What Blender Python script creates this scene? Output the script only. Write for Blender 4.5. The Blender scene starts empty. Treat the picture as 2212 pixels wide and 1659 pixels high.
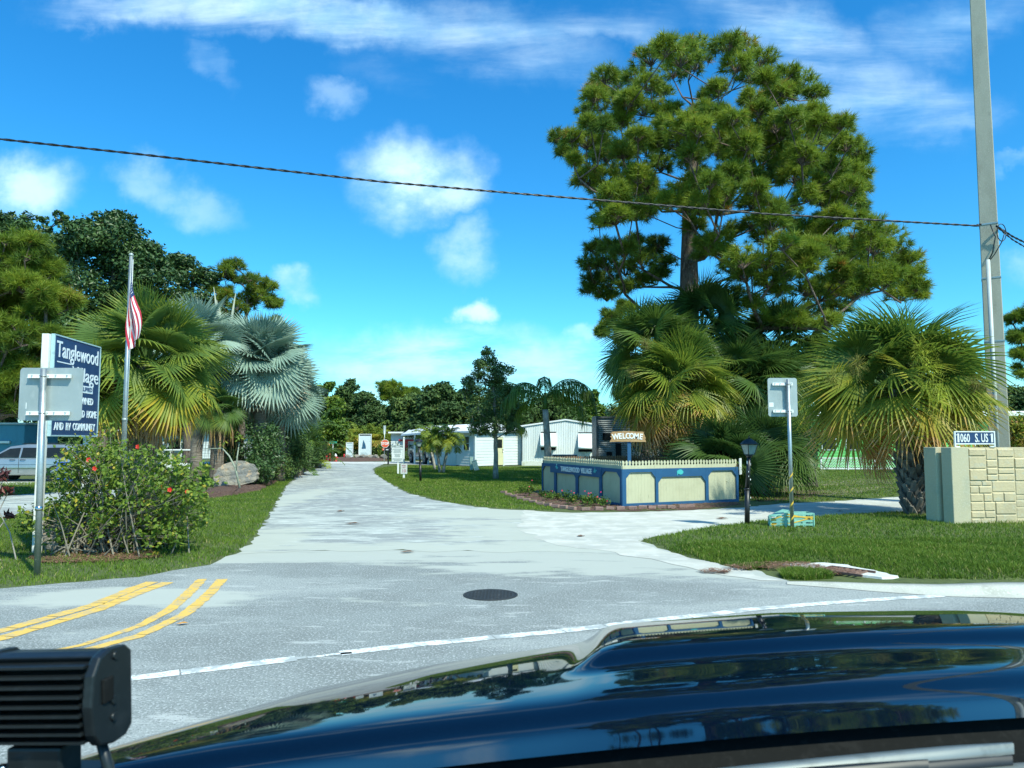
import bpy, math, random
import numpy as np
from mathutils import Vector, Matrix, Euler
from mathutils.geometry import tessellate_polygon
R_ = math.radians
rng = np.random.default_rng(7)
random.seed(7)
S = bpy.context.scene
COL = S.collection

# ---------------------------------------------------------------- camera
CAM_H = 1.9; FPX = 1597.6; CX = 1106.0; CY = 829.5
PITCH = math.atan((950 - CY) / FPX)
cam_d = bpy.data.cameras.new('camera'); cam = bpy.data.objects.new('camera', cam_d); COL.objects.link(cam)
cam.location = (0, 0, CAM_H); cam.rotation_euler = (math.pi/2 + PITCH, 0, 0)
cam_d.lens = 26; cam_d.sensor_width = 36; cam_d.clip_end = 3000; cam_d.clip_start = 0.05
cam_d.dof.use_dof = True; cam_d.dof.focus_distance = 20; cam_d.dof.aperture_fstop = 9
S.camera = cam
S.view_settings.view_transform = 'Standard'; S.view_settings.look = 'None'
S.view_settings.exposure = EXPOSURE = 0.80; S.view_settings.gamma = 1

def ray(px, py):
    x = (px-CX)/FPX; y = (CY-py)/FPX
    c, s = math.cos(PITCH), math.sin(PITCH)
    return np.array([x, c - y*s, s + y*c])
def at(px, py, Y):
    r = ray(px, py); t = Y / r[1]
    return np.array([r[0]*t, Y, CAM_H + r[2]*t])
def gp(px, py, z=0.0):
    r = ray(px, py); t = (z-CAM_H) / r[2]
    return np.array([r[0]*t, r[1]*t, z])

# ---------------------------------------------------------------- world and sun
SUN_EL, SUN_AZ = R_(50), R_(142)        # azimuth from +Y clockwise: behind the camera, to the right
W = bpy.data.worlds.new("World"); S.world = W; W.use_nodes = True
nt = W.node_tree; N = nt.nodes; L = nt.links; N.clear()
def nd(t, **kw):
    n = N.new(t)
    for k, v in kw.items(): setattr(n, k, v)
    return n
def mth(op, a, b=None, c=None, clamp=False):
    n = nd('ShaderNodeMath', operation=op, use_clamp=clamp)
    for i, v in enumerate((a, b, c)):
        if v is None: continue
        if isinstance(v, (int, float)): n.inputs[i].default_value = v
        else: L.new(v, n.inputs[i])
    return n.outputs[0]
sky = nd('ShaderNodeTexSky', sky_type='NISHITA', sun_disc=False)
sky.sun_elevation = SUN_EL; sky.sun_rotation = SUN_AZ; sky.air_density = 1.0; sky.dust_density = 0.6; sky.ozone_density = 2.5
hsv = nd('ShaderNodeHueSaturation'); hsv.inputs['Saturation'].default_value = 1.36; hsv.inputs['Value'].default_value = 1.0
L.new(sky.outputs[0], hsv.inputs['Color'])
tint = nd('ShaderNodeMix', data_type='RGBA', blend_type='MULTIPLY'); tint.inputs['Factor'].default_value = 1
L.new(hsv.outputs[0], tint.inputs['A']); tint.inputs['B'].default_value = (0.50, 1.14, 1.22, 1)
tc = nd('ShaderNodeTexCoord'); sep = nd('ShaderNodeSeparateXYZ'); L.new(tc.outputs['Generated'], sep.inputs[0])
yy = mth('MAXIMUM', sep.outputs[1], 0.02)
u = mth('DIVIDE', sep.outputs[0], yy); v = mth('DIVIDE', sep.outputs[2], yy)
uv = nd('ShaderNodeCombineXYZ'); L.new(u, uv.inputs[0]); L.new(v, uv.inputs[1])
def wnoise(scale, detail, rough, vec, sx=1, sy=1, rot=0, off=0):
    m = nd('ShaderNodeMapping'); m.inputs['Scale'].default_value = (sx, sy, 1); m.inputs['Rotation'].default_value = (0, 0, rot)
    m.inputs['Location'].default_value = (off, off, 0)
    L.new(vec, m.inputs[0]); n = nd('ShaderNodeTexNoise'); n.inputs['Scale'].default_value = scale
    n.inputs['Detail'].default_value = detail; n.inputs['Roughness'].default_value = rough; L.new(m.outputs[0], n.inputs['Vector'])
    return n
nw = wnoise(7, 5, 0.55, uv.outputs[0])
warp = nd('ShaderNodeVectorMath', operation='MULTIPLY_ADD'); L.new(nw.outputs['Color'], warp.inputs[0])
warp.inputs[1].default_value = (0.11, 0.10, 0); warp.inputs[2].default_value = (-0.08, -0.072, 0)
nw2 = wnoise(26, 6, 0.6, uv.outputs[0], off=4); warp2 = nd('ShaderNodeVectorMath', operation='MULTIPLY_ADD'); L.new(nw2.outputs['Color'], warp2.inputs[0]); warp2.inputs[1].default_value = (0.05, 0.045, 0); L.new(warp.outputs[0], warp2.inputs[2])
wv = nd('ShaderNodeVectorMath', operation='ADD'); L.new(uv.outputs[0], wv.inputs[0]); L.new(warp2.outputs[0], wv.inputs[1])
def blob(px, py, rx, ry, ang, k, soft=1.0):
    p = at(px, py, 1.0)
    m = nd('ShaderNodeMapping', vector_type='TEXTURE'); m.inputs['Location'].default_value = (p[0], p[2]-CAM_H, 0)
    m.inputs['Rotation'].default_value = (0, 0, R_(ang)); m.inputs['Scale'].default_value = (rx/FPX, ry/FPX, 1)
    L.new(wv.outputs[0], m.inputs[0]); ln = nd('ShaderNodeVectorMath', operation='LENGTH'); L.new(m.outputs[0], ln.inputs[0])
    mr = nd('ShaderNodeMapRange', interpolation_type='SMOOTHSTEP'); L.new(ln.outputs['Value'], mr.inputs[0])
    mr.inputs[1].default_value = 1.15; mr.inputs[2].default_value = 1.15-soft; mr.inputs[3].default_value = 0; mr.inputs[4].default_value = k
    return mr.outputs[0]
def summed(lst, noise_out, lo, hi):
    s = lst[0]
    for b in lst[1:]: s = mth('MAXIMUM', s, b)
    mr = nd('ShaderNodeMapRange', interpolation_type='SMOOTHSTEP'); L.new(noise_out, mr.inputs[0])
    mr.inputs[1].default_value = lo; mr.inputs[2].default_value = hi
    return mth('MULTIPLY', s, mr.outputs[0])
cum = [blob(900, 378, 165, 120, 0, .92, 1.05), blob(960, 420, 110, 70, 0, .8, 1.0), blob(1000, 545, 85, 70, 0, .5), blob(50, 395, 150, 90, 0, .8, 1.0),
       blob(300, 385, 80, 60, -15, .34), blob(400, 425, 160, 60, -18, .34), blob(650, 632, 55, 46, -20, .6), blob(1025, 688, 52, 42, 0, .85, .9),
       blob(735, 190, 75, 45, -15, .28), blob(1265, 733, 50, 26, 0, .4), blob(2215, 560, 90, 60, 0, .3), blob(2150, 1150, 200, 60, 0, .3)]
cum_n = wnoise(9, 6, .6, uv.outputs[0], 1, 1.4, 0, 3)
cumv = summed(cum, cum_n.outputs[0], .12, .55)
cir = [blob(620, 20, 560, 75, -6, .95), blob(300, 10, 260, 55, 0, .8), blob(1050, 90, 330, 95, -14, .62), blob(1250, 60, 300, 60, 8, .45),
       blob(1750, 90, 380, 110, -30, .75), blob(1900, 220, 300, 95, -8, .65), blob(2050, 60, 240, 90, 20, .5), blob(2020, 275, 190, 38, 6, .55),
       blob(2200, 360, 60, 20, 8, .5), blob(450, 130, 90, 40, -50, .35), blob(840, 150, 110, 50, -20, .22)]
cir_n = wnoise(2.4, 8, .62, uv.outputs[0], 1, 5.5, R_(22), 1); cir_n.inputs['Distortion'].default_value = .35
cirv = summed(cir, cir_n.outputs[0], .26, .76)
bank = [blob(980, 800, 520, 95, 0, .62, .9), blob(800, 775, 260, 50, 0, .35), blob(100, 900, 900, 60, 0, .5), blob(1900, 880, 900, 80, 0, .5)]
bank_n = wnoise(6, 6, .6, uv.outputs[0], 1, 4.0, 0, 5)
bankv = summed(bank, bank_n.outputs[0], .30, .62)
front = mth('GREATER_THAN', sep.outputs[1], 0.03)
allc = mth('MULTIPLY', mth('MAXIMUM', mth('MAXIMUM', cumv, cirv), bankv), front)
gn = wnoise(2.2, 6, .6, tc.outputs['Generated'], 1, 1)
gm = nd('ShaderNodeMapRange', interpolation_type='SMOOTHSTEP'); L.new(gn.outputs[0], gm.inputs[0])
gm.inputs[1].default_value = .52; gm.inputs[2].default_value = .75; gm.inputs[4].default_value = .7
back = mth('MULTIPLY', gm.outputs[0], mth('LESS_THAN', sep.outputs[1], 0.03))
cm = nd('ShaderNodeMix', data_type='RGBA'); L.new(mth('MAXIMUM', allc, back), cm.inputs['Factor']); L.new(tint.outputs['Result'], cm.inputs['A'])
sh = nd('ShaderNodeMix', data_type='RGBA'); shr = nd('ShaderNodeMapRange', interpolation_type='SMOOTHSTEP'); L.new(cum_n.outputs[0], shr.inputs[0]); shr.inputs[1].default_value = .36; shr.inputs[2].default_value = .62; L.new(shr.outputs[0], sh.inputs['Factor'])
sh.inputs['A'].default_value = (3.0, 5.2, 7.0, 1); sh.inputs['B'].default_value = (4.9, 6.7, 7.7, 1)
L.new(sh.outputs['Result'], cm.inputs['B'])
bg = nd('ShaderNodeBackground'); bg.inputs['Strength'].default_value = 0.112; L.new(cm.outputs['Result'], bg.inputs[0])
wo = nd('ShaderNodeOutputWorld'); L.new(bg.outputs[0], wo.inputs[0])
sun_d = bpy.data.lights.new('sun', 'SUN'); sun = bpy.data.objects.new('sun', sun_d); COL.objects.link(sun)
sun_d.energy = 3.4; sun_d.angle = R_(1.2); sun_d.color = (0.98, 1.0, 0.83)
sd = Vector((math.sin(SUN_AZ)*math.cos(SUN_EL), math.cos(SUN_AZ)*math.cos(SUN_EL), math.sin(SUN_EL)))
sun.rotation_euler = sd.to_track_quat('Z', 'Y').to_euler()

# ---------------------------------------------------------------- materials
MATS = {}
def mat(name, base, rough=.6, metal=0., layers=(), bump=None, zones=None, coat=0., spec=.5, space='Object', trans=0., emit=None, bump2=None):
    """layers: (scale, colour, lo, hi[, stretch xyz]) noise patches mixed over the base."""
    if name in MATS: return MATS[name]
    m = bpy.data.materials.new(name); m.use_nodes = True; t = m.node_tree; n = t.nodes; l = t.links
    b = n['Principled BSDF']; b.inputs['Roughness'].default_value = rough; b.inputs['Metallic'].default_value = metal
    b.inputs['Coat Weight'].default_value = coat; b.inputs['Coat Roughness'].default_value = .02; b.inputs['Specular IOR Level'].default_value = spec
    b.inputs['Transmission Weight'].default_value = trans
    if emit: b.inputs['Emission Color'].default_value = (*emit[0], 1); b.inputs['Emission Strength'].default_value = emit[1]
    tcn = n.new('ShaderNodeTexCoord')
    col = None
    def noise(sc, stretch=(1, 1, 1), detail=6, off=0):
        mp = n.new('ShaderNodeMapping'); mp.inputs['Scale'].default_value = stretch; mp.inputs['Location'].default_value = (off, off*.7, off*.3)
        l.new(tcn.outputs[space], mp.inputs[0])
        tx = n.new('ShaderNodeTexNoise'); tx.inputs['Scale'].default_value = sc; tx.inputs['Detail'].default_value = detail; tx.inputs['Roughness'].default_value = .62
        l.new(mp.outputs[0], tx.inputs['Vector']); return tx.outputs[0]
    for i, ly in enumerate(layers):
        sc, c2, lo, hi = ly[:4]; st = ly[4] if len(ly) > 4 else (1, 1, 1)
        mr = n.new('ShaderNodeMapRange'); mr.interpolation_type = 'SMOOTHSTEP'; l.new(noise(sc, st, off=i*3.7), mr.inputs[0])
        mr.inputs[1].default_value = lo; mr.inputs[2].default_value = hi
        mx = n.new('ShaderNodeMix'); mx.data_type = 'RGBA'; l.new(mr.outputs[0], mx.inputs['Factor'])
        if col is None: mx.inputs['A'].default_value = (*base, 1)
        else: l.new(col, mx.inputs['A'])
        mx.inputs['B'].default_value = (*c2, 1); col = mx.outputs['Result']
    if zones:                                       # loose sand gathered round given places on the ground
        zc, zl = zones; acc = None
        for (cx, cy, rx, ry) in zl:
            mp = n.new('ShaderNodeMapping'); mp.vector_type = 'TEXTURE'; mp.inputs['Location'].default_value = (cx, cy, 0); mp.inputs['Scale'].default_value = (rx, ry, 1000)
            l.new(tcn.outputs[space], mp.inputs[0]); ln = n.new('ShaderNodeVectorMath'); ln.operation = 'LENGTH'; l.new(mp.outputs[0], ln.inputs[0])
            mr = n.new('ShaderNodeMapRange'); mr.interpolation_type = 'SMOOTHSTEP'; l.new(ln.outputs['Value'], mr.inputs[0]); mr.inputs[1].default_value = 1.5; mr.inputs[2].default_value = .3; mr.inputs[3].default_value = 0; mr.inputs[4].default_value = 1
            if acc is None: acc = mr.outputs[0]
            else: m2 = n.new('ShaderNodeMath'); m2.operation = 'MAXIMUM'; l.new(acc, m2.inputs[0]); l.new(mr.outputs[0], m2.inputs[1]); acc = m2.outputs[0]
        a1 = n.new('ShaderNodeMath'); a1.operation = 'MULTIPLY_ADD'; l.new(acc, a1.inputs[0]); a1.inputs[1].default_value = .34; l.new(noise(1.7, (.45, 1.5, 1), 9, off=11), a1.inputs[2])
        mr = n.new('ShaderNodeMapRange'); mr.interpolation_type = 'SMOOTHSTEP'; l.new(a1.outputs[0], mr.inputs[0]); mr.inputs[1].default_value = .60; mr.inputs[2].default_value = .76; mr.inputs[4].default_value = .92
        mx = n.new('ShaderNodeMix'); mx.data_type = 'RGBA'; l.new(mr.outputs[0], mx.inputs['Factor']); l.new(col, mx.inputs['A']); mx.inputs['B'].default_value = (*zc, 1); col = mx.outputs['Result']
    if col is None: b.inputs['Base Color'].default_value = (*base, 1)
    else: l.new(col, b.inputs['Base Color'])
    if bump:
        bp = n.new('ShaderNodeBump'); bp.inputs['Strength'].default_value = bump[1]; bp.inputs['Distance'].default_value = bump[2] if len(bump) > 2 else .02
        l.new(noise(bump[0], bump[3] if len(bump) > 3 else (1, 1, 1), 5), bp.inputs['Height']); l.new(bp.outputs[0], b.inputs['Normal'])
    MATS[name] = m; return m
def leafmat(name, stops, rough=.5, transl=.3, spec=.4):
    """colour ramp over the per-face 'tint' attribute; a little light passes through the blade."""
    m = bpy.data.materials.new(name); m.use_nodes = True; t = m.node_tree; n = t.nodes; l = t.links
    b = n['Principled BSDF']; b.inputs['Roughness'].default_value = rough; b.inputs['Specular IOR Level'].default_value = spec
    a = n.new('ShaderNodeAttribute'); a.attribute_name = 'tint'
    r = n.new('ShaderNodeValToRGB'); e = r.color_ramp.elements
    while len(e) < len(stops): e.new(.5)
    for el, (p, c) in zip(e, stops): el.position = p; el.color = (*c, 1)
    l.new(a.outputs['Fac'], r.inputs[0]); l.new(r.outputs[0], b.inputs['Base Color'])
    tr = n.new('ShaderNodeBsdfTranslucent'); l.new(r.outputs[0], tr.inputs[0])
    mx = n.new('ShaderNodeMixShader'); mx.inputs[0].default_value = transl; l.new(b.outputs[0], mx.inputs[1]); l.new(tr.outputs[0], mx.inputs[2])
    l.new(mx.outputs[0], n['Material Output'].inputs[0]); MATS[name] = m; return m

# ---------------------------------------------------------------- mesh builder
def rotz(a):
    c, s = math.cos(a), math.sin(a); return np.array([[c, -s, 0], [s, c, 0], [0, 0, 1.]])
def rotx(a):
    c, s = math.cos(a), math.sin(a); return np.array([[1., 0, 0], [0, c, -s], [0, s, c]])
def roty(a):
    c, s = math.cos(a), math.sin(a); return np.array([[c, 0, s], [0, 1., 0], [-s, 0, c]])
def unit(v):
    v = np.asarray(v, float); return v / (np.linalg.norm(v) + 1e-12)
class MB:
    def __init__(s): s.V = []; s.n = 0; s.F = []; s.xf = None
    def add(s, V, F, tint=.5, smooth=False):
        V = np.asarray(V, float).reshape(-1, 3)
        if s.xf is not None: V = V @ s.xf[0].T + s.xf[1]
        s.V.append(V)
        if isinstance(F, np.ndarray):
            F = F + s.n; tt = np.broadcast_to(np.asarray(tint, float), (len(F),)); s.F.append((F, tt, smooth))
        else:
            by = {}
            for f in F: by.setdefault(len(f), []).append(f)
            for k, fs in by.items():
                fa = np.array(fs) + s.n; s.F.append((fa, np.full(len(fa), float(tint)), smooth))
        s.n += len(V); return s
    def box(s, c, d, R=None, tint=.5, taper=1.):
        x, y, z = np.asarray(d, float)/2
        V = np.array([[-x,-y,-z],[x,-y,-z],[x,y,-z],[-x,y,-z],[-x*taper,-y*taper,z],[x*taper,-y*taper,z],[x*taper,y*taper,z],[-x*taper,y*taper,z]])
        if R is not None: V = V @ np.asarray(R).T
        return s.add(V + np.asarray(c, float), np.array([[0,3,2,1],[4,5,6,7],[0,1,5,4],[1,2,6,5],[2,3,7,6],[3,0,4,7]]), tint)
    def bar(s, a, b, w, h, tint=.5, up=(0, 0, 1)):
        a = np.asarray(a, float); b = np.asarray(b, float); d = b-a; Ln = np.linalg.norm(d); x = d/Ln
        y = np.cross(up, x); y = unit(y) if np.linalg.norm(y) > 1e-6 else np.array([0, 1., 0]); z = np.cross(x, y)
        return s.box((a+b)/2, (Ln, w, h), np.stack([x, y, z], 1), tint)
    def tube(s, P, r, n=8, tint=.5, cap=True, smooth=True):
        P = np.asarray(P, float); r = np.broadcast_to(np.asarray(r, float), (len(P),))
        T = np.gradient(P, axis=0); T /= (np.linalg.norm(T, axis=1, keepdims=True)+1e-12)
        ref = np.array([0, 0, 1.]) if abs(T[0][2]) < .9 else np.array([1., 0, 0])
        a = np.linspace(0, 2*math.pi, n, endpoint=False); V = []
        X = unit(np.cross(ref, T[0]))
        for i in range(len(P)):
            X = unit(X - T[i]*np.dot(X, T[i])); Y = np.cross(T[i], X)
            V.append(P[i] + r[i]*(np.cos(a)[:, None]*X + np.sin(a)[:, None]*Y))
        V = np.concatenate(V); k = np.arange(n); F = []
        for i in range(len(P)-1):
            F.append(np.stack([i*n+k, i*n+(k+1) % n, (i+1)*n+(k+1) % n, (i+1)*n+k], 1))
        s.add(V, np.concatenate(F), tint, smooth)
        if cap:
            o = s.n - len(V)
            s.F.append((np.array([list(range(n))[::-1]])+o, np.array([tint]), False)); s.F.append((np.array([list(range(n))])+o+(len(P)-1)*n, np.array([tint]), False))
        return s
    def lathe(s, prof, c=(0, 0, 0), n=24, R=None, tint=.5, smooth=True):
        a = np.linspace(0, 2*math.pi, n, endpoint=False); V = []
        for (r, z) in prof: V.append(np.stack([r*np.cos(a), r*np.sin(a), np.full(n, z)], 1))
        V = np.concatenate(V)
        if R is not None: V = V @ np.asarray(R).T
        k = np.arange(n); m = len(prof)
        F = np.concatenate([np.stack([i*n+k, i*n+(k+1) % n, (i+1)*n+(k+1) % n, (i+1)*n+k], 1) for i in range(m-1)])
        s.add(V + np.asarray(c, float), F, tint, smooth); o = s.n - len(V)
        s.F.append((np.array([list(range(n))[::-1]])+o, np.array([tint]), False)); s.F.append((np.array([list(range(n))])+o+(m-1)*n, np.array([tint]), False))
        return s
    def prism(s, poly, h0, h1, R=None, t=(0, 0, 0), tint=.5):
        """poly in local xy, extruded along z, then R, t"""
        poly = [tuple(p) for p in poly]; n = len(poly)
        tri = tessellate_polygon([[Vector((p[0], p[1], 0)) for p in poly]])
        ar = sum(poly[i][0]*poly[(i+1) % n][1]-poly[(i+1) % n][0]*poly[i][1] for i in range(n))
        V = np.array([[p[0], p[1], h0] for p in poly]+[[p[0], p[1], h1] for p in poly])
        F = []
        for a, b, c in tri:
            A = (poly[b][0]-poly[a][0])*(poly[c][1]-poly[a][1])-(poly[c][0]-poly[a][0])*(poly[b][1]-poly[a][1])
            if A < 0: b, c = c, b
            F.append([a+n, b+n, c+n]); F.append([a, c, b])
        for i in range(n):
            j = (i+1) % n
            F.append([i, j, j+n, i+n] if ar > 0 else [j, i, i+n, j+n])
        if R is not None: V = V @ np.asarray(R).T
        return s.add(V+np.asarray(t, float), F, tint)
    def build(s, name, m, parent=None, world=False, bevel=0, shade=False):
        me = bpy.data.meshes.new(name); V = np.concatenate(s.V)
        if parent is not None and world: V = V - np.array(parent.location)
        me.vertices.add(len(V)); me.vertices.foreach_set('co', V.ravel())
        lt = []; ls = []; li = []; tt = []; sm = []; o = 0
        for F, t, smt in s.F:
            k = F.shape[1]; li.append(F.ravel()); ls.append(o+np.arange(len(F))*k); lt.append(np.full(len(F), k)); o += F.size; tt.append(t); sm.append(np.full(len(F), smt or shade))
        li = np.concatenate(li); me.loops.add(len(li)); me.loops.foreach_set('vertex_index', li.astype(np.int32))
        ls = np.concatenate(ls); me.polygons.add(len(ls)); me.polygons.foreach_set('loop_start', ls.astype(np.int32))
        me.polygons.foreach_set('loop_total', np.concatenate(lt).astype(np.int32)); me.polygons.foreach_set('use_smooth', np.concatenate(sm))
        at_ = me.attributes.new('tint', 'FLOAT', 'FACE'); at_.data.foreach_set('value', np.concatenate(tt).astype(np.float32))
        me.update(calc_edges=True); me.materials.append(m)
        ob = bpy.data.objects.new(name, me); COL.objects.link(ob)
        if parent is not None: ob.parent = parent
        if bevel:
            bm_ = ob.modifiers.new('bevel', 'BEVEL'); bm_.width = bevel; bm_.segments = 2; bm_.limit_method = 'ANGLE'; bm_.angle_limit = R_(40)
        return ob
def tag(o, label=None, cat=None, group=None, kind=None):
    if label: o['label'] = label
    if cat: o['category'] = cat
    if group: o['group'] = group
    if kind: o['kind'] = kind
    return o
def thing(name, label, cat, loc=(0, 0, 0), rz=0., group=None):
    o = bpy.data.objects.new(name, None); COL.objects.link(o); o.location = tuple(float(a) for a in loc); o.rotation_euler = (0, 0, rz); o.empty_display_size = .2
    return tag(o, label, cat, group)
def copy_tree(o, parent=None):
    c = o.copy(); COL.objects.link(c); c.parent = parent
    for ch in list(o.children): copy_tree(ch, c)
    return c
def text(mb, s, size, R, t, ext=.004, xs=1., align='CENTER', bold=0., tint=.5, fit=None):
    """R columns: text right, text up, text normal"""
    cu = bpy.data.curves.new('t', 'FONT'); cu.body = s; cu.size = 1; cu.extrude = ext/size; cu.align_x = align; cu.align_y = 'CENTER'; cu.offset = bold; cu.resolution_u = 3
    ob = bpy.data.objects.new('t', cu); COL.objects.link(ob); dg = bpy.context.evaluated_depsgraph_get()
    me = bpy.data.meshes.new_from_object(ob.evaluated_get(dg))
    V = np.array([v.co[:] for v in me.vertices])*size; V[:, 0] *= xs
    if fit: lo, hi = V[:, :2].min(0), V[:, :2].max(0); V[:, :2] = (V[:, :2]-(lo+hi)/2)*np.array(fit)/(hi-lo)
    F = [list(p.vertices) for p in me.polygons]
    bpy.data.objects.remove(ob); bpy.data.curves.remove(cu); bpy.data.meshes.remove(me)
    if len(V): mb.add(V @ np.asarray(R, float).T + np.asarray(t, float), F, tint)
    return mb
def face_R(n, up=(0, 0, 1)):
    """orthonormal frame of a vertical face with normal n: columns right, up, normal"""
    n = unit(n); r = unit(np.cross(up, n)); return np.stack([r, np.cross(n, r), n], 1)
def rag(pts, amp=.06, step=.35, seed=1, closed=True):
    """densify a ground outline and make it ragged"""
    g = np.random.default_rng(seed); out = []; P = [np.asarray(p, float)[:2] for p in pts]; n = len(P)
    for i in range(n if closed else n-1):
        a, b = P[i], P[(i+1) % n]; Ln = np.linalg.norm(b-a); k = max(1, int(Ln/step)) if Ln < 80 else 1
        nn = np.array([-(b-a)[1], (b-a)[0]])/(Ln+1e-9)
        for j in range(k):
            out.append(a+(b-a)*j/k + (nn*g.normal(0, amp) if (j or 1) and Ln < 80 else 0))
    return np.array(out)
def sheet(mb, pts, z, tint=.5):
    tri = tessellate_polygon([[Vector((p[0], p[1], 0)) for p in pts]])
    V = np.array([[p[0], p[1], z] for p in pts]); F = []
    for a, b, c in tri:
        A = (V[b][0]-V[a][0])*(V[c][1]-V[a][1])-(V[c][0]-V[a][0])*(V[b][1]-V[a][1])
        F.append([a, b, c] if A > 0 else [a, c, b])
    return mb.add(V, F, tint)
def inside(P, poly):
    x, y = P[:, 0], P[:, 1]; r = np.zeros(len(P), bool); n = len(poly)
    for i in range(n):
        x1, y1 = poly[i][:2]; x2, y2 = poly[(i+1) % n][:2]
        c = ((y1 > y) != (y2 > y)) & (x < (x2-x1)*(y-y1)/(y2-y1+1e-12)+x1); r ^= c
    return r
# ================================================================ SETTING
def gz(px, py, rx, ry): p = gp(px, py); return (p[0], p[1], rx, ry)
m_lawn = mat('lawn_soil', (.085, .115, .03), .95, layers=[(1.3, (.11, .14, .04), .4, .7), (9, (.05, .075, .02), .45, .7), (.5, (.12, .12, .05), .6, .8), (40, (.09, .10, .04), .55, .75)], bump=(60, .6, .03))
m_asph = mat('asphalt', (.23, .255, .245), .9, layers=[(.9, (.195, .215, .205), .42, .6), (.4, (.30, .325, .31), .50, .60, (.5, 1.1, 1)), (3.5, (.42, .44, .42), .58, .68, (.4, 1.5, 1)), (45, (.46, .48, .47), .53, .61), (75, (.10, .11, .11), .56, .64)], bump=(90, .5, .008), zones=((.43, .45, .40), [gz(1000, 1190, 5, 1.6), gz(1500, 1215, 2.6, 1.0), gz(1640, 1240, 2.0, .6), gz(560, 1200, 1.6, .9), gz(1250, 1225, 2.5, .9), gz(300, 1290, 1.6, .6)]))
m_road = mat('weathered_road', (.27, .295, .285), .92, layers=[(1.3, (.42, .45, .42), .46, .56, (.4, 1.3, 1)), (.4, (.27, .29, .285), .47, .57), (5, (.54, .57, .53), .53, .63, (.4, 1.4, 1)), (70, (.18, .19, .19), .60, .72), (60, (.62, .64, .62), .60, .70)], bump=(70, .5, .01), zones=((.44, .46, .40), [gz(1250, 1150, 3.2, 3.2), gz(1050, 1110, 2.6, 1.6), gz(620, 1080, .8, 6), gz(560, 1170, 1.0, 2.2), gz(900, 1190, 4, 1.2)]))
m_sand = mat('white_sand', (.50, .50, .44), .95, layers=[(.8, (.42, .43, .39), .45, .6, (.4, 1.2, 1)), (2.5, (.58, .58, .53), .42, .68), (26, (.38, .36, .30), .60, .74, (.6, 1.2, 1)), (2.2, (.30, .27, .22), .62, .74, (.35, 1.6, 1))], bump=(14, .25, .02))
m_mulch = mat('mulch', (.10, .055, .04), .95, layers=[(18, (.17, .10, .075), .45, .6), (50, (.04, .025, .02), .5, .7)], bump=(45, 1, .04))
m_conc = mat('concrete', (.46, .46, .40), .9, layers=[(3, (.36, .36, .31), .45, .7), (40, (.56, .56, .50), .5, .7), (8, (.28, .27, .22), .62, .8)], bump=(60, .4, .01))
m_white_line = mat('road_paint_white', (.74, .77, .76), .8, layers=[(4, (.40, .43, .42), .47, .58), (30, (.36, .39, .38), .54, .62)], bump=(80, .4, .006))
m_yellow_line = mat('road_paint_yellow', (.72, .46, .10), .8, layers=[(5, (.56, .40, .17), .48, .60), (30, (.36, .34, .26), .57, .65)], bump=(80, .4, .006))

g = MB(); g.add([[-1500, -800, 0], [1500, -800, 0], [1500, 2200, 0], [-1500, 2200, 0]], np.array([[0, 1, 2, 3]]))
tag(g.build('ground', m_lawn), kind='structure')

# highway: the asphalt the vehicle stands on, from the lawn edges towards and behind the camera
left_edge = [gp(-900, 1330), gp(-300, 1290), gp(0, 1271), gp(130, 1261), gp(300, 1247), gp(450, 1221), gp(522, 1192)]
hwy = [(-160, -16)] + [tuple(p[:2]) for p in left_edge] + [tuple(gp(900, 1188)[:2]), tuple(gp(1450, 1196)[:2])] + \
      [tuple(gp(x, y)[:2]) for x, y in [(1530, 1206), (1620, 1228), (1690, 1250), (1730, 1263), (1790, 1266), (2000, 1273), (2400, 1278), (3400, 1286)]] + [(160, 12), (160, -16)]
# the long edges are left straight, the edge against lawn and sand is ragged
hp = rag(hwy, .035, .25, 3)
tag(sheet(MB(), hp, .004).build('highway', m_asph), kind='structure')

# entrance road, running away from the highway
ent_L = [gp(522, 1192), gp(560, 1150), gp(590, 1100), gp(620, 1050), gp(652, 1022), gp(700, 1006.5)]
ent_R = [gp(806, 1012), gp(808, 1022), gp(832, 1040), gp(880, 1066), gp(960, 1086), gp(1060, 1099), gp(1200, 1107)]
ent = [tuple(gp(505, 1198)[:2])] + [tuple(p[:2]) for p in ent_L] + [tuple(gp(690, 1003)[:2]), tuple(gp(830, 1002)[:2])] + [tuple(p[:2]) for p in ent_R] + \
      [tuple(gp(x, y)[:2]) for x, y in [(1340, 1111), (1390, 1168), (1452, 1197), (1300, 1196), (1180, 1191), (1090, 1195), (1010, 1189), (940, 1193), (870, 1187), (780, 1192), (700, 1188), (610, 1194)]]
tag(sheet(MB(), rag(ent, .05, .3, 4), .0065).build('entrance_road', m_road), kind='structure')
# cross road behind
cr = [(-60, 58.6), (-20, 58.6), (30, 58.6), (30, 62.2), (-8, 64.2), (-22, 63.8), (-60, 63.8)]
tag(sheet(MB(), rag(cr, .08, .8, 5), .012).build('cross_road', mat('shell_road', (.55, .56, .53), .95, layers=[(1, (.42, .44, .42), .4, .7), (12, (.66, .66, .63), .5, .7)], bump=(30, .5, .02))), kind='structure')
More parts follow.
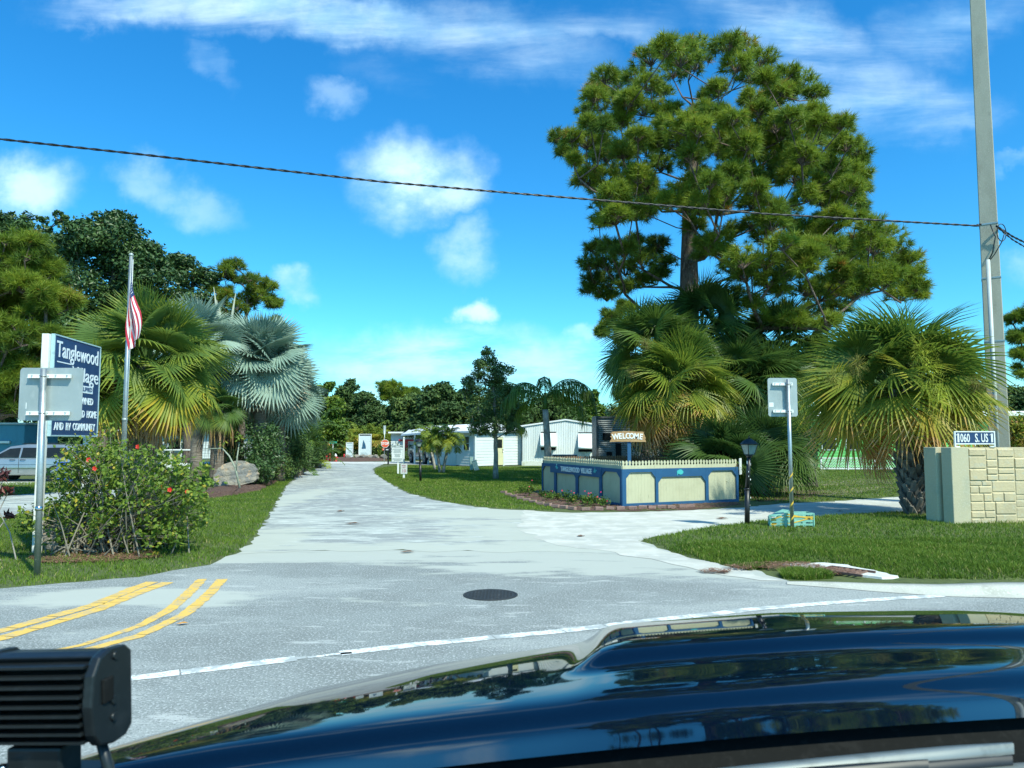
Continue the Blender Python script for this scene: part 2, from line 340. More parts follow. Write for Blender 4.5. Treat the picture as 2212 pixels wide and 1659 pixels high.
# sandy drive to the right
sand = [tuple(gp(x, y)[:2]) for x, y in [(1130, 1103), (1230, 1109), (1345, 1107), (1480, 1104), (1610, 1096), (1700, 1088), (1800, 1084), (1940, 1074), (2090, 1062), (2400, 1048), (2700, 1040), (2700, 1066), (2300, 1092), (2000, 1109), (1800, 1118), (1650, 1129), (1520, 1146), (1430, 1160), (1378, 1172), (1420, 1188), (1520, 1213), (1610, 1237), (1690, 1258), (1560, 1246), (1430, 1214), (1330, 1194), (1180, 1176), (1120, 1140)]]
tag(sheet(MB(), rag(sand, .06, .25, 6), .009).build('sandy_drive', m_sand), kind='structure')
# small side drive on the left and the drive the van stands on
sd_ = [tuple(gp(x, y)[:2]) for x, y in [(-260, 1150), (-60, 1126), (30, 1114), (120, 1098), (200, 1082), (330, 1063), (330, 1056), (180, 1060), (60, 1068), (-60, 1078), (-260, 1098)]]
tag(sheet(MB(), rag(sd_, .04, .4, 8), .006).build('side_drive', m_road), kind='structure')
vd = [tuple(gp(x, y)[:2]) for x, y in [(-300, 1050), (0, 1047), (150, 1046), (330, 1042), (330, 1036), (-300, 1036)]]
tag(sheet(MB(), rag(vd, .05, .5, 9), .005).build('driveway', m_conc), kind='structure')
# pale worn strips in the far right lawn
for k, q in enumerate([[(1660, 1073), (1760, 1060), (1900, 1050), (1935, 1052), (1860, 1064), (1760, 1075)], [(1700, 1045), (1850, 1034), (1935, 1036), (1935, 1044), (1800, 1050)]]):
    tag(sheet(MB(), rag([tuple(gp(x, y)[:2]) for x, y in q], .15, .4, 20+k), .004).build('bare_earth', mat('bare_earth', (.20, .17, .11), .95, layers=[(3, (.08, .10, .035), .45, .6), (14, (.30, .27, .2), .5, .7)], bump=(30, .6, .03))), kind='structure')
# far pad behind the lattice
tag(sheet(MB(), rag([tuple(gp(x, y)[:2]) for x, y in [(1680, 1008), (1935, 1014), (2260, 1014), (2260, 1006), (1680, 1003)]], .1, .6, 31), .006).build('pavement', m_conc), kind='structure')
# carport slab
tag(sheet(MB(), [tuple(gp(x, y)[:2]) for x, y in [(868, 1003.5), (985, 1006), (985, 998), (868, 997)]], .02).build('carport_slab', m_conc), kind='structure')
# mulch beds
def bed(pts, z=.006, seed=1, name='mulch_bed', h=.0):
    pts = rag(pts, .05, .2, seed); c = pts.mean(0)
    rings = [1, .93, .75, .45, .0]; hs = [0, .35, .75, .95, 1.0]; V = []; F = []; n = len(pts); g_ = np.random.default_rng(seed)
    for q, hh in zip(rings, hs):
        for p in pts: V.append([*(c+(p-c)*q), z+h*hh+(g_.normal(0, .012) if hh else 0)])
    for i in range(4):
        for j in range(n): F.append([i*n+j, i*n+(j+1) % n, (i+1)*n+(j+1) % n, (i+1)*n+j])
    mb = MB(); mb.add(np.array(V), F, .5, True)
    return tag(mb.build(name, m_mulch), kind='structure')
bed([tuple(gp(x, y)[:2]) for x, y in [(400, 1074), (430, 1062), (500, 1056), (560, 1050), (600, 1040), (560, 1060), (510, 1070), (450, 1078)]], seed=2, h=.16)
bed([tuple(gp(x, y)[:2]) for x, y in [(1105, 1063), (1165, 1058), (1180, 1070), (1345, 1098), (1590, 1084), (1600, 1090), (1480, 1103), (1345, 1105), (1240, 1102), (1170, 1086), (1110, 1072)]], seed=3)
bed([tuple(gp(x, y)[:2]) for x, y in [(1600, 1060), (1700, 1050), (1790, 1066), (1740, 1078), (1640, 1084)]], seed=4)
bed([tuple(gp(x, y)[:2]) for x, y in [(680, 993.5), (760, 990), (838, 992), (838, 996), (760, 997.5), (690, 996.5)]], seed=5, h=.25)

# painted lines
def stripe(P, w, z, breaks=0, seed=1, name='edge_line', m=None):
    """a road line along points P; ragged edges and hairline cracks across it"""
    g_ = np.random.default_rng(seed); P = np.array([p[:2] for p in P], float); seg = []; mb = MB()
    d = np.concatenate([[0], np.cumsum(np.linalg.norm(np.diff(P, axis=0), axis=1))]); T = d[-1]; n = int(T/.06)
    s_ = np.linspace(0, T, n); X = np.interp(s_, d, P[:, 0]); Y = np.interp(s_, d, P[:, 1]); Q = np.stack([X, Y], 1)
    t = np.gradient(Q, axis=0); t /= np.linalg.norm(t, axis=1, keepdims=True); nn = np.stack([-t[:, 1], t[:, 0]], 1)
    if breaks and np.ndim(w) == 0: pass
    e1 = g_.normal(0, .006, n); e2 = g_.normal(0, .006, n)
    A = Q+nn*(np.interp(s_, d, np.broadcast_to(w, (len(P),)))/2+e1)[:, None]; B = Q-nn*(np.interp(s_, d, np.broadcast_to(w, (len(P),)))/2+e2)[:, None]
    cut = set(); i = 0
    while breaks and i < n:
        i += int(g_.uniform(.4, 1.6)*breaks/.06); cut.add(i)
    shift = 0
    for i in range(n-1):
        a0, b0, a1, b1 = A[i], B[i], A[i+1], B[i+1]
        if i in cut: sk = g_.uniform(.05, .28); a0 = a0+(a1-a0)*sk; b0 = b0+(b1-b0)*g_.uniform(.05, .3)
        mb.add([[*b0, z], [*b1, z], [*a1, z], [*a0, z]], np.array([[0, 1, 2, 3]]))
    return tag(mb.build(name, m), kind='structure')
wl = [gp(-500, 1558), gp(270, 1469), gp(640, 1424)]
stripe(wl, .155, .0085, 1.1, 5, 'edge_line', m_white_line)
stripe([gp(640, 1424), gp(760, 1412)], [.06, .05], .0085, .25, 6, 'edge_line', m_white_line)
stripe([gp(735, 1413), gp(900, 1394), gp(1200, 1366), gp(1400, 1343), gp(1640, 1316), gp(1850, 1299), gp(2035, 1288)], .15, .0085, .9, 7, 'edge_line', m_white_line)
stripe([gp(-400, 1436), gp(0, 1365), gp(200, 1309), gp(290, 1272), gp(330, 1258)], .17, .0085, .4, 8, 'centre_line', m_yellow_line)
stripe([gp(-400, 1462), gp(0, 1381), gp(210, 1318), gp(310, 1277), gp(362, 1259)], .17, .0085, .4, 9, 'centre_line', m_yellow_line)
stripe([gp(0, 1433), gp(180, 1394), gp(300, 1354), gp(370, 1316), gp(405, 1284), gp(437, 1252)], [.07, .09, .11, .13, .14, .14], .0085, .5, 10, 'centre_line', m_yellow_line)
stripe([gp(0, 1450), gp(160, 1413), gp(300, 1375), gp(400, 1328), gp(452, 1284), gp(480, 1252)], [.12, .12, .13, .14, .14, .14], .0085, .5, 11, 'centre_line', m_yellow_line)

# kerb and gutter at the right
kp = [gp(1700, 1262), gp(1730, 1264), gp(1790, 1268), gp(1900, 1277), gp(2050, 1286), gp(2400, 1291), gp(3400, 1295)]
kp = np.array([p[:2] for p in kp]+[[160, 12.6]]); kb = MB(); d = np.concatenate([[0], np.cumsum(np.linalg.norm(np.diff(kp, axis=0), axis=1))])
s_ = np.concatenate([np.linspace(0, 12, 60), np.linspace(12.5, d[-1], 20)]); Q = np.stack([np.interp(s_, d, kp[:, 0]), np.interp(s_, d, kp[:, 1])], 1)
t_ = np.gradient(Q, axis=0); t_ /= np.linalg.norm(t_, axis=1, keepdims=True); nn = np.stack([-t_[:, 1], t_[:, 0]], 1)
rise = np.clip(s_/2.6, 0.0, 1)**.8
prof = [(-.16, .009), (0, .022), (.05, .06), (.09, .09), (.14, .105), (.34, .108), (.36, .0)]
V = []
wsc = np.clip(.3+.7*s_/3., .3, 1)[:, None]
for o_, zz in prof: V.append(np.concatenate([Q+nn*o_*wsc, (zz*np.where(zz > .03, .2+.8*rise, 1))[:, None]], 1))
V = np.concatenate(V); n = len(Q); F = [[i*n+j, i*n+j+1, (i+1)*n+j+1, (i+1)*n+j] for i in range(len(prof)-1) for j in range(n-1)]
kb.add(V, F, .5, True); kb.add([V[i*n] for i in range(len(prof))], [list(range(len(prof)))]); tag(kb.build('kerb', m_conc), kind='structure')
# ================================================================ VEGETATION
m_bark = mat('bark', (.16, .12, .095), .95, layers=[(6, (.09, .07, .055), .4, .65, (1, 1, .25)), (22, (.26, .21, .17), .5, .7, (1, 1, .3))], bump=(12, 1, .06, (1, 1, .3)))
m_bark_pine = mat('pine_bark', (.17, .12, .095), .95, layers=[(5, (.08, .055, .045), .42, .6, (1, 1, .3)), (16, (.27, .21, .175), .5, .7, (1, 1, .35))], bump=(9, 1, .09, (1, 1, .3)))
m_bark_pale = mat('pale_bark', (.36, .33, .28), .95, layers=[(8, (.24, .21, .18), .45, .65, (1, 1, .5)), (3, (.46, .45, .40), .55, .7)], bump=(25, .7, .02, (1, 1, 2)))
m_palm_trunk = mat('palm_trunk', (.22, .18, .14), .95, layers=[(2, (.13, .10, .08), .4, .6, (1, 1, 3)), (14, (.30, .26, .21), .5, .7, (.5, .5, 4))], bump=(7, 1, .05, (.4, .4, 4)))
m_boot = mat('palm_boot', (.15, .145, .13), .9, layers=[(4, (.24, .235, .21), .45, .65), (18, (.08, .07, .06), .55, .7, (1, 1, .3))], bump=(40, .6, .01, (2, 2, .3)))
G1, G2 = (.018, .045, .010), (.045, .095, .018)
m_pine = leafmat('pine_needles', [(0, (.045, .105, .022)), (.45, (.17, .25, .030)), (.8, (.30, .37, .036)), (.95, (.28, .27, .05)), (1, (.50, .24, .06))], .5, .42, .3)
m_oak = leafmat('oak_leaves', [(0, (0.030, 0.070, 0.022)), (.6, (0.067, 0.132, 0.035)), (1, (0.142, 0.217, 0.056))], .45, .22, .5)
m_ygreen = leafmat('yellow_green_leaves', [(0, (0.045, 0.106, 0.015)), (.5, (0.120, 0.206, 0.020)), (1, (0.285, 0.312, 0.030))], .5, .32)  # yellow-green foliage, paler than the oak and woodland leaves
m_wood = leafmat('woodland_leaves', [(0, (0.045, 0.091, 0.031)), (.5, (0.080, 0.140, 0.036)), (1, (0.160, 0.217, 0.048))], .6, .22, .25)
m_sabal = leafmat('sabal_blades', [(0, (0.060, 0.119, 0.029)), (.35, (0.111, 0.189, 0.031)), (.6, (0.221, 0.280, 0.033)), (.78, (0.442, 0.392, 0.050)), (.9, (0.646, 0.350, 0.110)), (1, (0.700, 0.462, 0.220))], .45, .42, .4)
m_wash = leafmat('fan_palm_blades', [(0, (0.068, 0.150, 0.044)), (.4, (0.135, 0.221, 0.050)), (.65, (0.315, 0.364, 0.044)), (.82, (0.690, 0.468, 0.055)), (.92, (0.510, 0.299, 0.143)), (1, (0.405, 0.273, 0.165))], .5, .45, .35)
m_bism = leafmat('silver_blades', [(0, (0.149, 0.242, 0.190)), (.6, (0.287, 0.396, 0.320)), (.85, (0.414, 0.495, 0.400)), (1, (0.483, 0.407, 0.290))], .55, .2, .3)
m_feather = leafmat('feather_fronds', [(0, (0.048, 0.101, 0.020)), (.4, (0.112, 0.189, 0.025)), (.7, (0.304, 0.338, 0.030)), (.88, (0.480, 0.270, 0.060)), (1, (0.528, 0.351, 0.160))], .5, .3)
m_hib = leafmat('hibiscus_leaves', [(0, (.045, .095, .014)), (.5, (.12, .20, .024)), (.85, (.25, .33, .04)), (1, (.50, .38, .05))], .5, .35, .35)
m_croton = leafmat('croton_leaves', [(0, (.05, .02, .025)), (.6, (.10, .03, .03)), (1, (.28, .07, .04))], .4, .2)
m_grass = leafmat('grass_blades', [(0, (.050, .125, .016)), (.5, (.13, .215, .026)), (.85, (.22, .31, .04)), (1, (.46, .40, .16))], .6, .35, .2)
m_petal = mat('red_petal', (.75, .03, .02), .6, layers=[(20, (.85, .10, .06), .5, .7)])
m_petal2 = mat('pink_petal', (.75, .04, .10), .6, layers=[(20, (.80, .15, .12), .5, .7)])
m_seed = leafmat('flower_sprays', [(0, (.20, .17, .07)), (.5, (.30, .30, .07)), (1, (.46, .52, .06))], .8, .3, .2)

def rand_dirs(g, n):
    v = g.normal(size=(n, 3)); return v/np.linalg.norm(v, axis=1, keepdims=True)
def frames(g, n, Z, spread=.8):
    """random leaf frames whose normal leans to Z (n,3)"""
    nz = Z + rand_dirs(g, n)*spread; nz /= np.linalg.norm(nz, axis=1, keepdims=True)
    r = rand_dirs(g, n); x = np.cross(r, nz); x /= np.linalg.norm(x, axis=1, keepdims=True)+1e-9
    return x, np.cross(nz, x), nz
def leaves(mb, g, C, size, tint, Z=None, aspect=.5, spread=.9, fold=.12):
    """diamond leaves with a slight keel at centres C"""
    n = len(C); Z = np.broadcast_to(np.array([0, 0, 1.]) if Z is None else Z, (n, 3))
    x, y, z = frames(g, n, Z, spread); s = (size*g.uniform(.7, 1.3, n))[:, None]
    V = np.stack([C-x*s*.5, C+y*s*aspect*.5-z*s*fold, C+x*s*.55, C-y*s*aspect*.5-z*s*fold], 1).reshape(-1, 3)
    return mb.add(V, np.arange(4*n).reshape(n, 4), tint)
def cloud(mb, g, clumps, dens, size, t0=.35, tvar=.3, aspect=.55, flat=.75):
    """leaf clumps: each clump is a small uneven cloud of leaves denser towards its outside"""
    for c, r, tb in clumps:
        n = max(8, int(dens*r*r*12)); d = rand_dirs(g, n); rr = r*np.clip(g.beta(3.2, 1.3, n)*1.12, 0, 1.15)
        lump = 1+.28*np.sin(d[:, 0]*5+c[0]*3)*np.sin(d[:, 2]*6+c[1])
        P = c + d*(rr*lump)[:, None]*np.array([1, 1, flat])
        leaves(mb, g, P, size, np.clip(t0+tb+g.normal(0, tvar*.5, n), 0, 1), Z=d*.5+np.array([0, 0, .7]), aspect=aspect)
def skeleton(mb, base, top, nodes, r0, g, rmin=.012, n=7, bend=.12, trunk_bend=.0, sides=6):
    """trunk from base to top and limbs that join every node to the nearest thicker neighbour nearer the trunk (pipe model)"""
    base = np.asarray(base, float); top = np.asarray(top, float); K = 14
    P = [base+(top-base)*i/K+np.array([g.normal(0, trunk_bend), g.normal(0, trunk_bend), 0])*min(1, i/4) for i in range(K+1)]
    par = [-1]+list(range(K)); isT = [1]*(K+1)
    ax = lambda p: np.linalg.norm(p[:2]-(base+(top-base)*np.clip((p[2]-base[2])/(top[2]-base[2]+1e-9), 0, 1))[:2])
    for q in sorted(nodes, key=ax):
        A = np.array(P); d = A-q; dist = np.linalg.norm(d, axis=1); cost = dist + 1.4*np.clip(A[:, 2]-(q[2]-.15*ax(q)), 0, None)
        k = int(np.argmin(cost[2:])+2); a = A[k]; m = max(1, int(dist[k]/.9)); side = rand_dirs(g, 1)[0]
        prev = k
        for j in range(1, m+1):
            f = j/m; p = a+(q-a)*f + side*bend*dist[k]*math.sin(math.pi*f) + np.array([0, 0, -.10*dist[k]*math.sin(math.pi*f)])
            P.append(p); par.append(prev); isT.append(0); prev = len(P)-1
    N_ = len(P); load = np.zeros(N_); kids = [[] for _ in range(N_)]
    for i, p in enumerate(par):
        if p >= 0: kids[p].append(i)
    for i in range(N_-1, -1, -1):
        load[i] = load[i] if kids[i] and load[i] > 0 else (load[i] or rmin**2.2)
        if par[i] >= 0: load[par[i]] += load[i]
    rad = load**(1/2.2); rad = rad*min(1.0, r0/rad[0]) if rad[0] > r0 else rad
    rad = np.maximum(rad, rmin)
    tp = np.array(P[:K+1]); tr = np.maximum(rad[:K+1], 0)
    tr = np.array([r0*(1.25-.25*min(1, i/2))*(1-.78*(i/K)**1.3) for i in range(K+1)])
    mb.tube(tp, tr, 12)
    for i in range(K+1, N_):
        p = par[i]; ra = min(rad[p], tr[p]*.6) if p <= K else rad[p]
        ra = min(ra, rad[i]*1.5)
        mb.tube([P[p], (np.array(P[p])+P[i])/2, P[i]], [ra, (ra+rad[i])/2, rad[i]], sides, cap=False)
def sub_clumps(g, blobs, Y, depth, kr=.33, k=9, tv=.25):
    """blobs given as outline discs (px, py, radius px, optional depth shift) at distance Y: clumps fill them in three dimensions"""
    out = []
    for b in blobs:
        c = at(b[0], b[1], Y+(b[3] if len(b) > 3 else 0)); R = b[2]*Y/FPX; nn = max(1, int(k*g.uniform(.85, 1.15)))
        d = rand_dirs(g, nn); rr = R*(1-kr)*g.uniform(.35, 1, nn)**.5
        for i in range(nn):
            p = c + d[i]*rr[i]*np.array([1, min(1.6, depth/max(R, .1)), 1]); out.append((p, R*kr*g.uniform(.75, 1.3), g.normal(0, tv*.5)))
    return out
def broadleaf(name, label, cat, base, top, blobs, Y, depth, m, size, dens, r0=.25, kr=.33, k=9, t0=.4, tv=.25, group=None, seed=1, mbark=None, limbs=True, crown='crown', ground=True, rmin=.012):
    g = np.random.default_rng(seed); base = np.asarray(base, float)
    root = thing(name, label, cat, base, group=group)
    cl = sub_clumps(g, blobs, Y, depth, kr, k, tv); mb = MB(); cloud(mb, g, cl, dens, size, t0, tv)
    mb.build(crown, m, root, world=True)
    tb = MB(); top = np.asarray(top, float)
    nodes = [c[0] for c in cl if c[0][2] > base[2]+.4] if limbs else []
    skeleton(tb, base, top, nodes, r0, g, trunk_bend=r0*.25, rmin=rmin); tb.build('trunk', mbark or m_bark, root, world=True)
    return root

# ---------------------------------------------------------------- pines
def tufts(mb, g, C, D, L_, nn=34, w=.016, tint=None):
    """needle tufts: C centres, D shoot directions; each a bottle brush of nn needles"""
    m = len(C); C = np.repeat(C, nn, 0); D = np.repeat(D, nn, 0); tt = np.repeat(tint, nn)
    d = rand_dirs(g, m*nn) + D*g.uniform(.25, 1.3, (m*nn, 1)); d /= np.linalg.norm(d, axis=1, keepdims=True)
    L2 = L_*g.uniform(.65, 1.1, (m*nn, 1)); s = np.cross(d, rand_dirs(g, m*nn)); s /= np.linalg.norm(s, axis=1, keepdims=True)+1e-9
    o = C + D*g.uniform(-.10, .06, (m*nn, 1))
    tip = o+d*L2+np.array([0, 0, -1])*L2*.10
    V = np.stack([o-s*w*.5, o+s*w*.5, tip], 1).reshape(-1, 3)
    mb.add(V, np.arange(3*m*nn).reshape(-1, 3), np.clip(tt+g.normal(0, .06, m*nn), 0, 1))
def pine(name, label, base, top, clumps, r0, seed, L_=.34, per=15, nn=30, w=.022, group=None, trunk_bend=.05, tb_=0.):
    g = np.random.default_rng(seed); root = thing(name, label, 'tree', base, group=group); mb = MB(); Cs = []; Ds = []; Ts = []; tw = MB()
    for c, r, tv in clumps:
        n = max(4, int(per*g.uniform(.8, 1.2))); d = rand_dirs(g, n); d[:, 2] = np.where(d[:, 2] < -.25, -d[:, 2]*.8, d[:, 2])
        d /= np.linalg.norm(d, axis=1, keepdims=True); P = c+d*r*np.array([1, 1, .85])*g.uniform(.45, 1.05, (n, 1))
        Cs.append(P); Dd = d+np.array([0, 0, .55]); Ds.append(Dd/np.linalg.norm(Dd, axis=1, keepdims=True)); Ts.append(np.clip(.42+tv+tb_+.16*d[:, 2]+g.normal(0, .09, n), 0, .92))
        for p in P[::2]: tw.tube([c+np.array([0, 0, -r*.35]), (c+p)/2+np.array([0, 0, -r*.12]), p], [.022, .014, .008], 4, cap=False)
    C = np.concatenate(Cs); T = np.concatenate(Ts); dead = g.random(len(T)) < .008; T = np.where(dead, 1.0, T)
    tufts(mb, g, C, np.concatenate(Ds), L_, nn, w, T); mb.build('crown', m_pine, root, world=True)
    skeleton(tw, base, top, [c[0]+np.array([0, 0, -c[1]*.35]) for c in clumps], r0, g, rmin=.022, trunk_bend=trunk_bend, bend=.16)
    tw.build('trunk', m_bark_pine, root, world=True); return root
BIG = '''640,190,80;720,140,70;800,190,90;880,130,75;880,220,70;760,260,70;1060,120,70;1140,150,80;1230,200,75;1100,230,70;1180,290,70;1270,300,50;1370,290,65;1460,330,75;1530,380,55;1400,380,50;1310,350,45;390,290,65;340,370,60;460,330,80;560,290,75;620,330,60;440,430,70;300,470,50;330,400,50;520,420,60;600,470,55;700,470,50;310,540,40;380,560,50;960,390,50;1010,350,45;930,460,35;720,560,70;830,560,80;900,580,75;780,650,80;900,680,75;700,640,60;850,720,60;140,620,45;210,620,45;180,700,45;290,640,75;360,660,70;220,740,35;560,660,65;620,690,65;480,690,55;320,770,75;400,720,65;290,850,60;380,850,70;480,800,70;560,830,75;500,900,65;620,870,60;440,920,60;340,890,50;600,930,50;380,1010,70;450,1060,70;360,1080,50;540,1020,60;620,1010,50;340,1230,60;420,1220,60;310,1310,55;400,1310,65;500,1240,55;560,1190,50;330,1390,55;420,1400,65;500,1340,60;590,1300,60;650,1250,50;680,1190,40;400,1480,50;500,1440,55;600,1400,55;680,1370,55;720,1300,45;300,1440,30;780,930,65;870,890,65;960,870,60;1040,930,75;940,960,60;840,1000,55;740,970,50;1000,1010,50;1080,860,50;1230,500,80;1150,560,80;1080,520,60;1180,620,70;1040,590,50;1320,560,70;1420,540,75;1500,530,60;1530,480,50;1560,530,40;1380,640,75;1480,630,75;1580,620,70;1660,600,60;1700,660,65;1760,690,60;1640,680,60;1780,740,45;1010,690,60;1090,720,60;1170,690,55;1140,800,65;1060,820,60;1240,760,60;1370,750,75;1460,730,75;1540,780,75;1620,790,75;1700,810,70;1780,820,50;1420,830,70;1520,870,70;1620,880,75;1720,900,70;1790,900,45;1340,830,60;1260,850,55;1480,940,60;1600,970,65;1700,980,65;1780,990,45;1650,1040,50;1760,1050,40;1580,1070,50;1190,980,55;1290,1000,65;1370,1010,65;1200,1080,60;1300,1090,75;1400,1100,65;1250,1160,60;1360,1200,65;1430,1180,50;950,1200,60;930,1250,45;1020,1240,50;1140,1290,80;1160,1370,70;1260,1300,70;1280,1400,65;1380,1280,60;1500,1120,60;1560,1160,70;1620,1210,65;1500,1230,60;1400,1370,50;1330,1450,50;1480,1330,60;880,1100,50;1840,1120,70;1920,1150,70;1780,1190,65;1850,1220,80;1960,1230,70;1760,1270,65;1870,1320,85;1980,1310,75;2050,1280,55;1780,1370,70;1900,1410,75;2000,1400,70;2070,1360,50;2080,1430,50;1680,1290,60;1700,1380,50;1600,1400,55;1650,1450,60;1560,1480,60;1480,1450,60;1740,1470,50;2100,1470,30;1990,1480,50;950,1470,50;1100,1480,60;1200,1530,50;1350,1560,60;1500,1560,60;1650,1550,60;1420,1620,60;1250,1620,60;1600,1630,60'''
PY = 32.0; tx0 = at(1477, 620, PY); g0 = np.random.default_rng(11); cl = []
FRONT = {(780, 930), (870, 890), (960, 870), (1040, 930), (940, 960), (1140, 1290), (1160, 1370), (1260, 1300), (950, 1200), (1190, 980), (1290, 1000), (720, 560), (830, 560), (900, 580), (780, 650), (900, 680), (700, 640)}
for _k in range(110):
    xx, yy_ = g0.uniform(330, 2000), g0.uniform(330, 1480)
    if (((xx-1020)/760)**2+((yy_-800)/520)**2 < 1 or ((xx-1480)/560)**2+((yy_-1280)/210)**2 < 1) and not (700 < xx < 930 and yy_ > 1020) and not (yy_ > 1040 and xx < 760): BIG += ';%d,%d,%d' % (xx, yy_, g0.uniform(50, 70))
for q in BIG.split(';'):
    x, y, r = map(float, q.split(',')); px, py = 1152+x*.3968, 54.9+y*.3968
    p = at(px, py, PY); half = 7.2*math.sqrt(max(.05, 1-((p[0]-tx0[0]-1.5)/9.5)**2))*(1 if py < 600 else .8)
    dy = -half*g0.uniform(.45, .9) if (int(x), int(y)) in FRONT else (g0.uniform(-.85, .75)*half)
    if 560 < py and px < 1450: dy = abs(dy)*.7
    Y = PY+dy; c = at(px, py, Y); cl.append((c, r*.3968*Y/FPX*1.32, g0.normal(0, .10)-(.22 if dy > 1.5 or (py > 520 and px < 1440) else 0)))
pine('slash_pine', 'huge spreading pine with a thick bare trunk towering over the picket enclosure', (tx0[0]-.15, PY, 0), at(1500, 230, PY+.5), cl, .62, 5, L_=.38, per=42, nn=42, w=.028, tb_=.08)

def pine_blobs(g, blobs, Y, depth, k=9, kr=.3):
    return [(c, r, t) for c, r, t in sub_clumps(g, blobs, Y, depth, kr, k, .3)]
gL = np.random.default_rng(21)
pl = pine_blobs(gL, [(60, 560, 70), (10, 600, 90), (95, 620, 70), (20, 690, 90), (110, 655, 55), (60, 760, 90), (-60, 650, 120), (120, 745, 45), (-60, 800, 120), (20, 850, 80), (100, 830, 50)], 24, 2.2, k=18, kr=.34)
pine('slash_pine', 'bright green pine filling the left edge behind the blue sign', (at(-60, 900, 24)[0], 24, 0), at(-40, 560, 24.5), pl, .35, 22, per=22, nn=36, w=.024)
pl = pine_blobs(gL, [(505, 590, 36), (540, 615, 36), (575, 625, 30), (480, 640, 30), (530, 660, 40), (590, 650, 24), (600, 700, 20), (500, 690, 30)], 42, 2.0, k=11, kr=.36)
pine('slash_pine', 'thin open pine with gaps behind the silver palm', (at(520, 900, 42)[0], 42, 0), at(535, 600, 42), pl, .22, 23, per=13, nn=26, w=.03, L_=.4)
pl = pine_blobs(gL, [(1320, 690, 34), (1345, 740, 26), (1330, 800, 22), (1360, 700, 30), (1300, 720, 16), (1350, 670, 26), (1420, 700, 50), (1340, 850, 22)], 44, 1.8, k=12, kr=.38)
pine('slash_pine', 'smaller pine peeping out left of the sabal palms', (at(1390, 900, 44)[0], 44, 0), at(1400, 680, 44), pl, .25, 24, per=16, nn=26, w=.032, L_=.42)
pl = pine_blobs(gL, [(2205, 690, 30), (2230, 720, 40), (2200, 770, 26), (2250, 660, 30), (2215, 800, 26), (2280, 750, 60), (2190, 730, 18)], 38, 2.0, k=9, kr=.34)
pine('slash_pine', 'dark pine at the right edge beyond the concrete pole', (at(2290, 900, 38)[0], 38, 0), at(2270, 660, 38), pl, .25, 25, per=18, nn=28, w=.03)

# ---------------------------------------------------------------- broadleaf trees at the left
broadleaf('live_oak', 'tall dark broad oak behind the flagpole', 'tree', (at(210, 900, 38)[0], 38, 0), at(250, 560, 38),
          [(250, 530, 75), (190, 520, 60), (300, 570, 70), (140, 540, 50), (230, 620, 95), (330, 640, 80), (150, 640, 90), (260, 480, 38), (210, 475, 26), (330, 720, 90), (200, 740, 110), (100, 760, 90), (330, 545, 30)], 38, 3.5, m_oak, .22, 42, .45, .31, 26, .45, seed=31)
broadleaf('live_oak', 'dark leafy oak behind the top of the fan palm', 'tree', (at(410, 900, 42)[0], 42, 0), at(410, 620, 42),
          [(400, 590, 55), (445, 600, 40), (370, 580, 35), (430, 660, 60), (380, 560, 22), (410, 740, 70), (470, 690, 40), (455, 760, 50)], 42, 2.5, m_oak, .22, 42, .3, .32, 24, .45, seed=32)
broadleaf('live_oak', 'sparse topped oak at the far left skyline', 'tree', (at(30, 900, 46)[0], 46, 0), at(40, 520, 46),
          [(30, 510, 60), (80, 500, 45), (0, 480, 40), (110, 520, 35), (60, 580, 80), (-60, 540, 90), (20, 680, 120), (130, 470, 20)], 46, 3, m_oak, .25, 32, .35, .29, 19, .55, seed=33)
broadleaf('shade_tree', 'deep shade tree over the parked minivan', 'tree', (at(-110, 1012, 44)[0], 44, 0), at(-110, 800, 44),
          [(20, 850, 80), (120, 860, 70), (-80, 850, 90), (210, 870, 60), (60, 780, 80), (170, 790, 80)], 44, 3, m_oak, .22, 34, .3, .34, 24, .1, seed=34)
# small oak in the lawn, queen palm etc. follow further down
gm_ = np.random.default_rng(5)
SMALL = [(1055, 775, 26), (1045, 800, 34), (1085, 805, 34), (1030, 835, 36), (1070, 845, 42), (1105, 845, 30), (1010, 825, 20), (1040, 880, 38), (1090, 885, 38), (1020, 865, 24), (1120, 880, 22), (1060, 915, 34), (1020, 920, 24), (1100, 925, 26), (1125, 930, 14), (1052, 757, 14), (1000, 845, 10), (1040, 932, 16)]
broadleaf('young_oak', 'slender young oak on the lawn in front of the white siding building', 'tree', gp(1071, 1035), at(1066, 790, 35.7), SMALL, 35.7, 1.4, m_oak, .11, 115, .12, .35, 13, .9, .35, seed=41, mbark=m_bark_pale, rmin=.008)

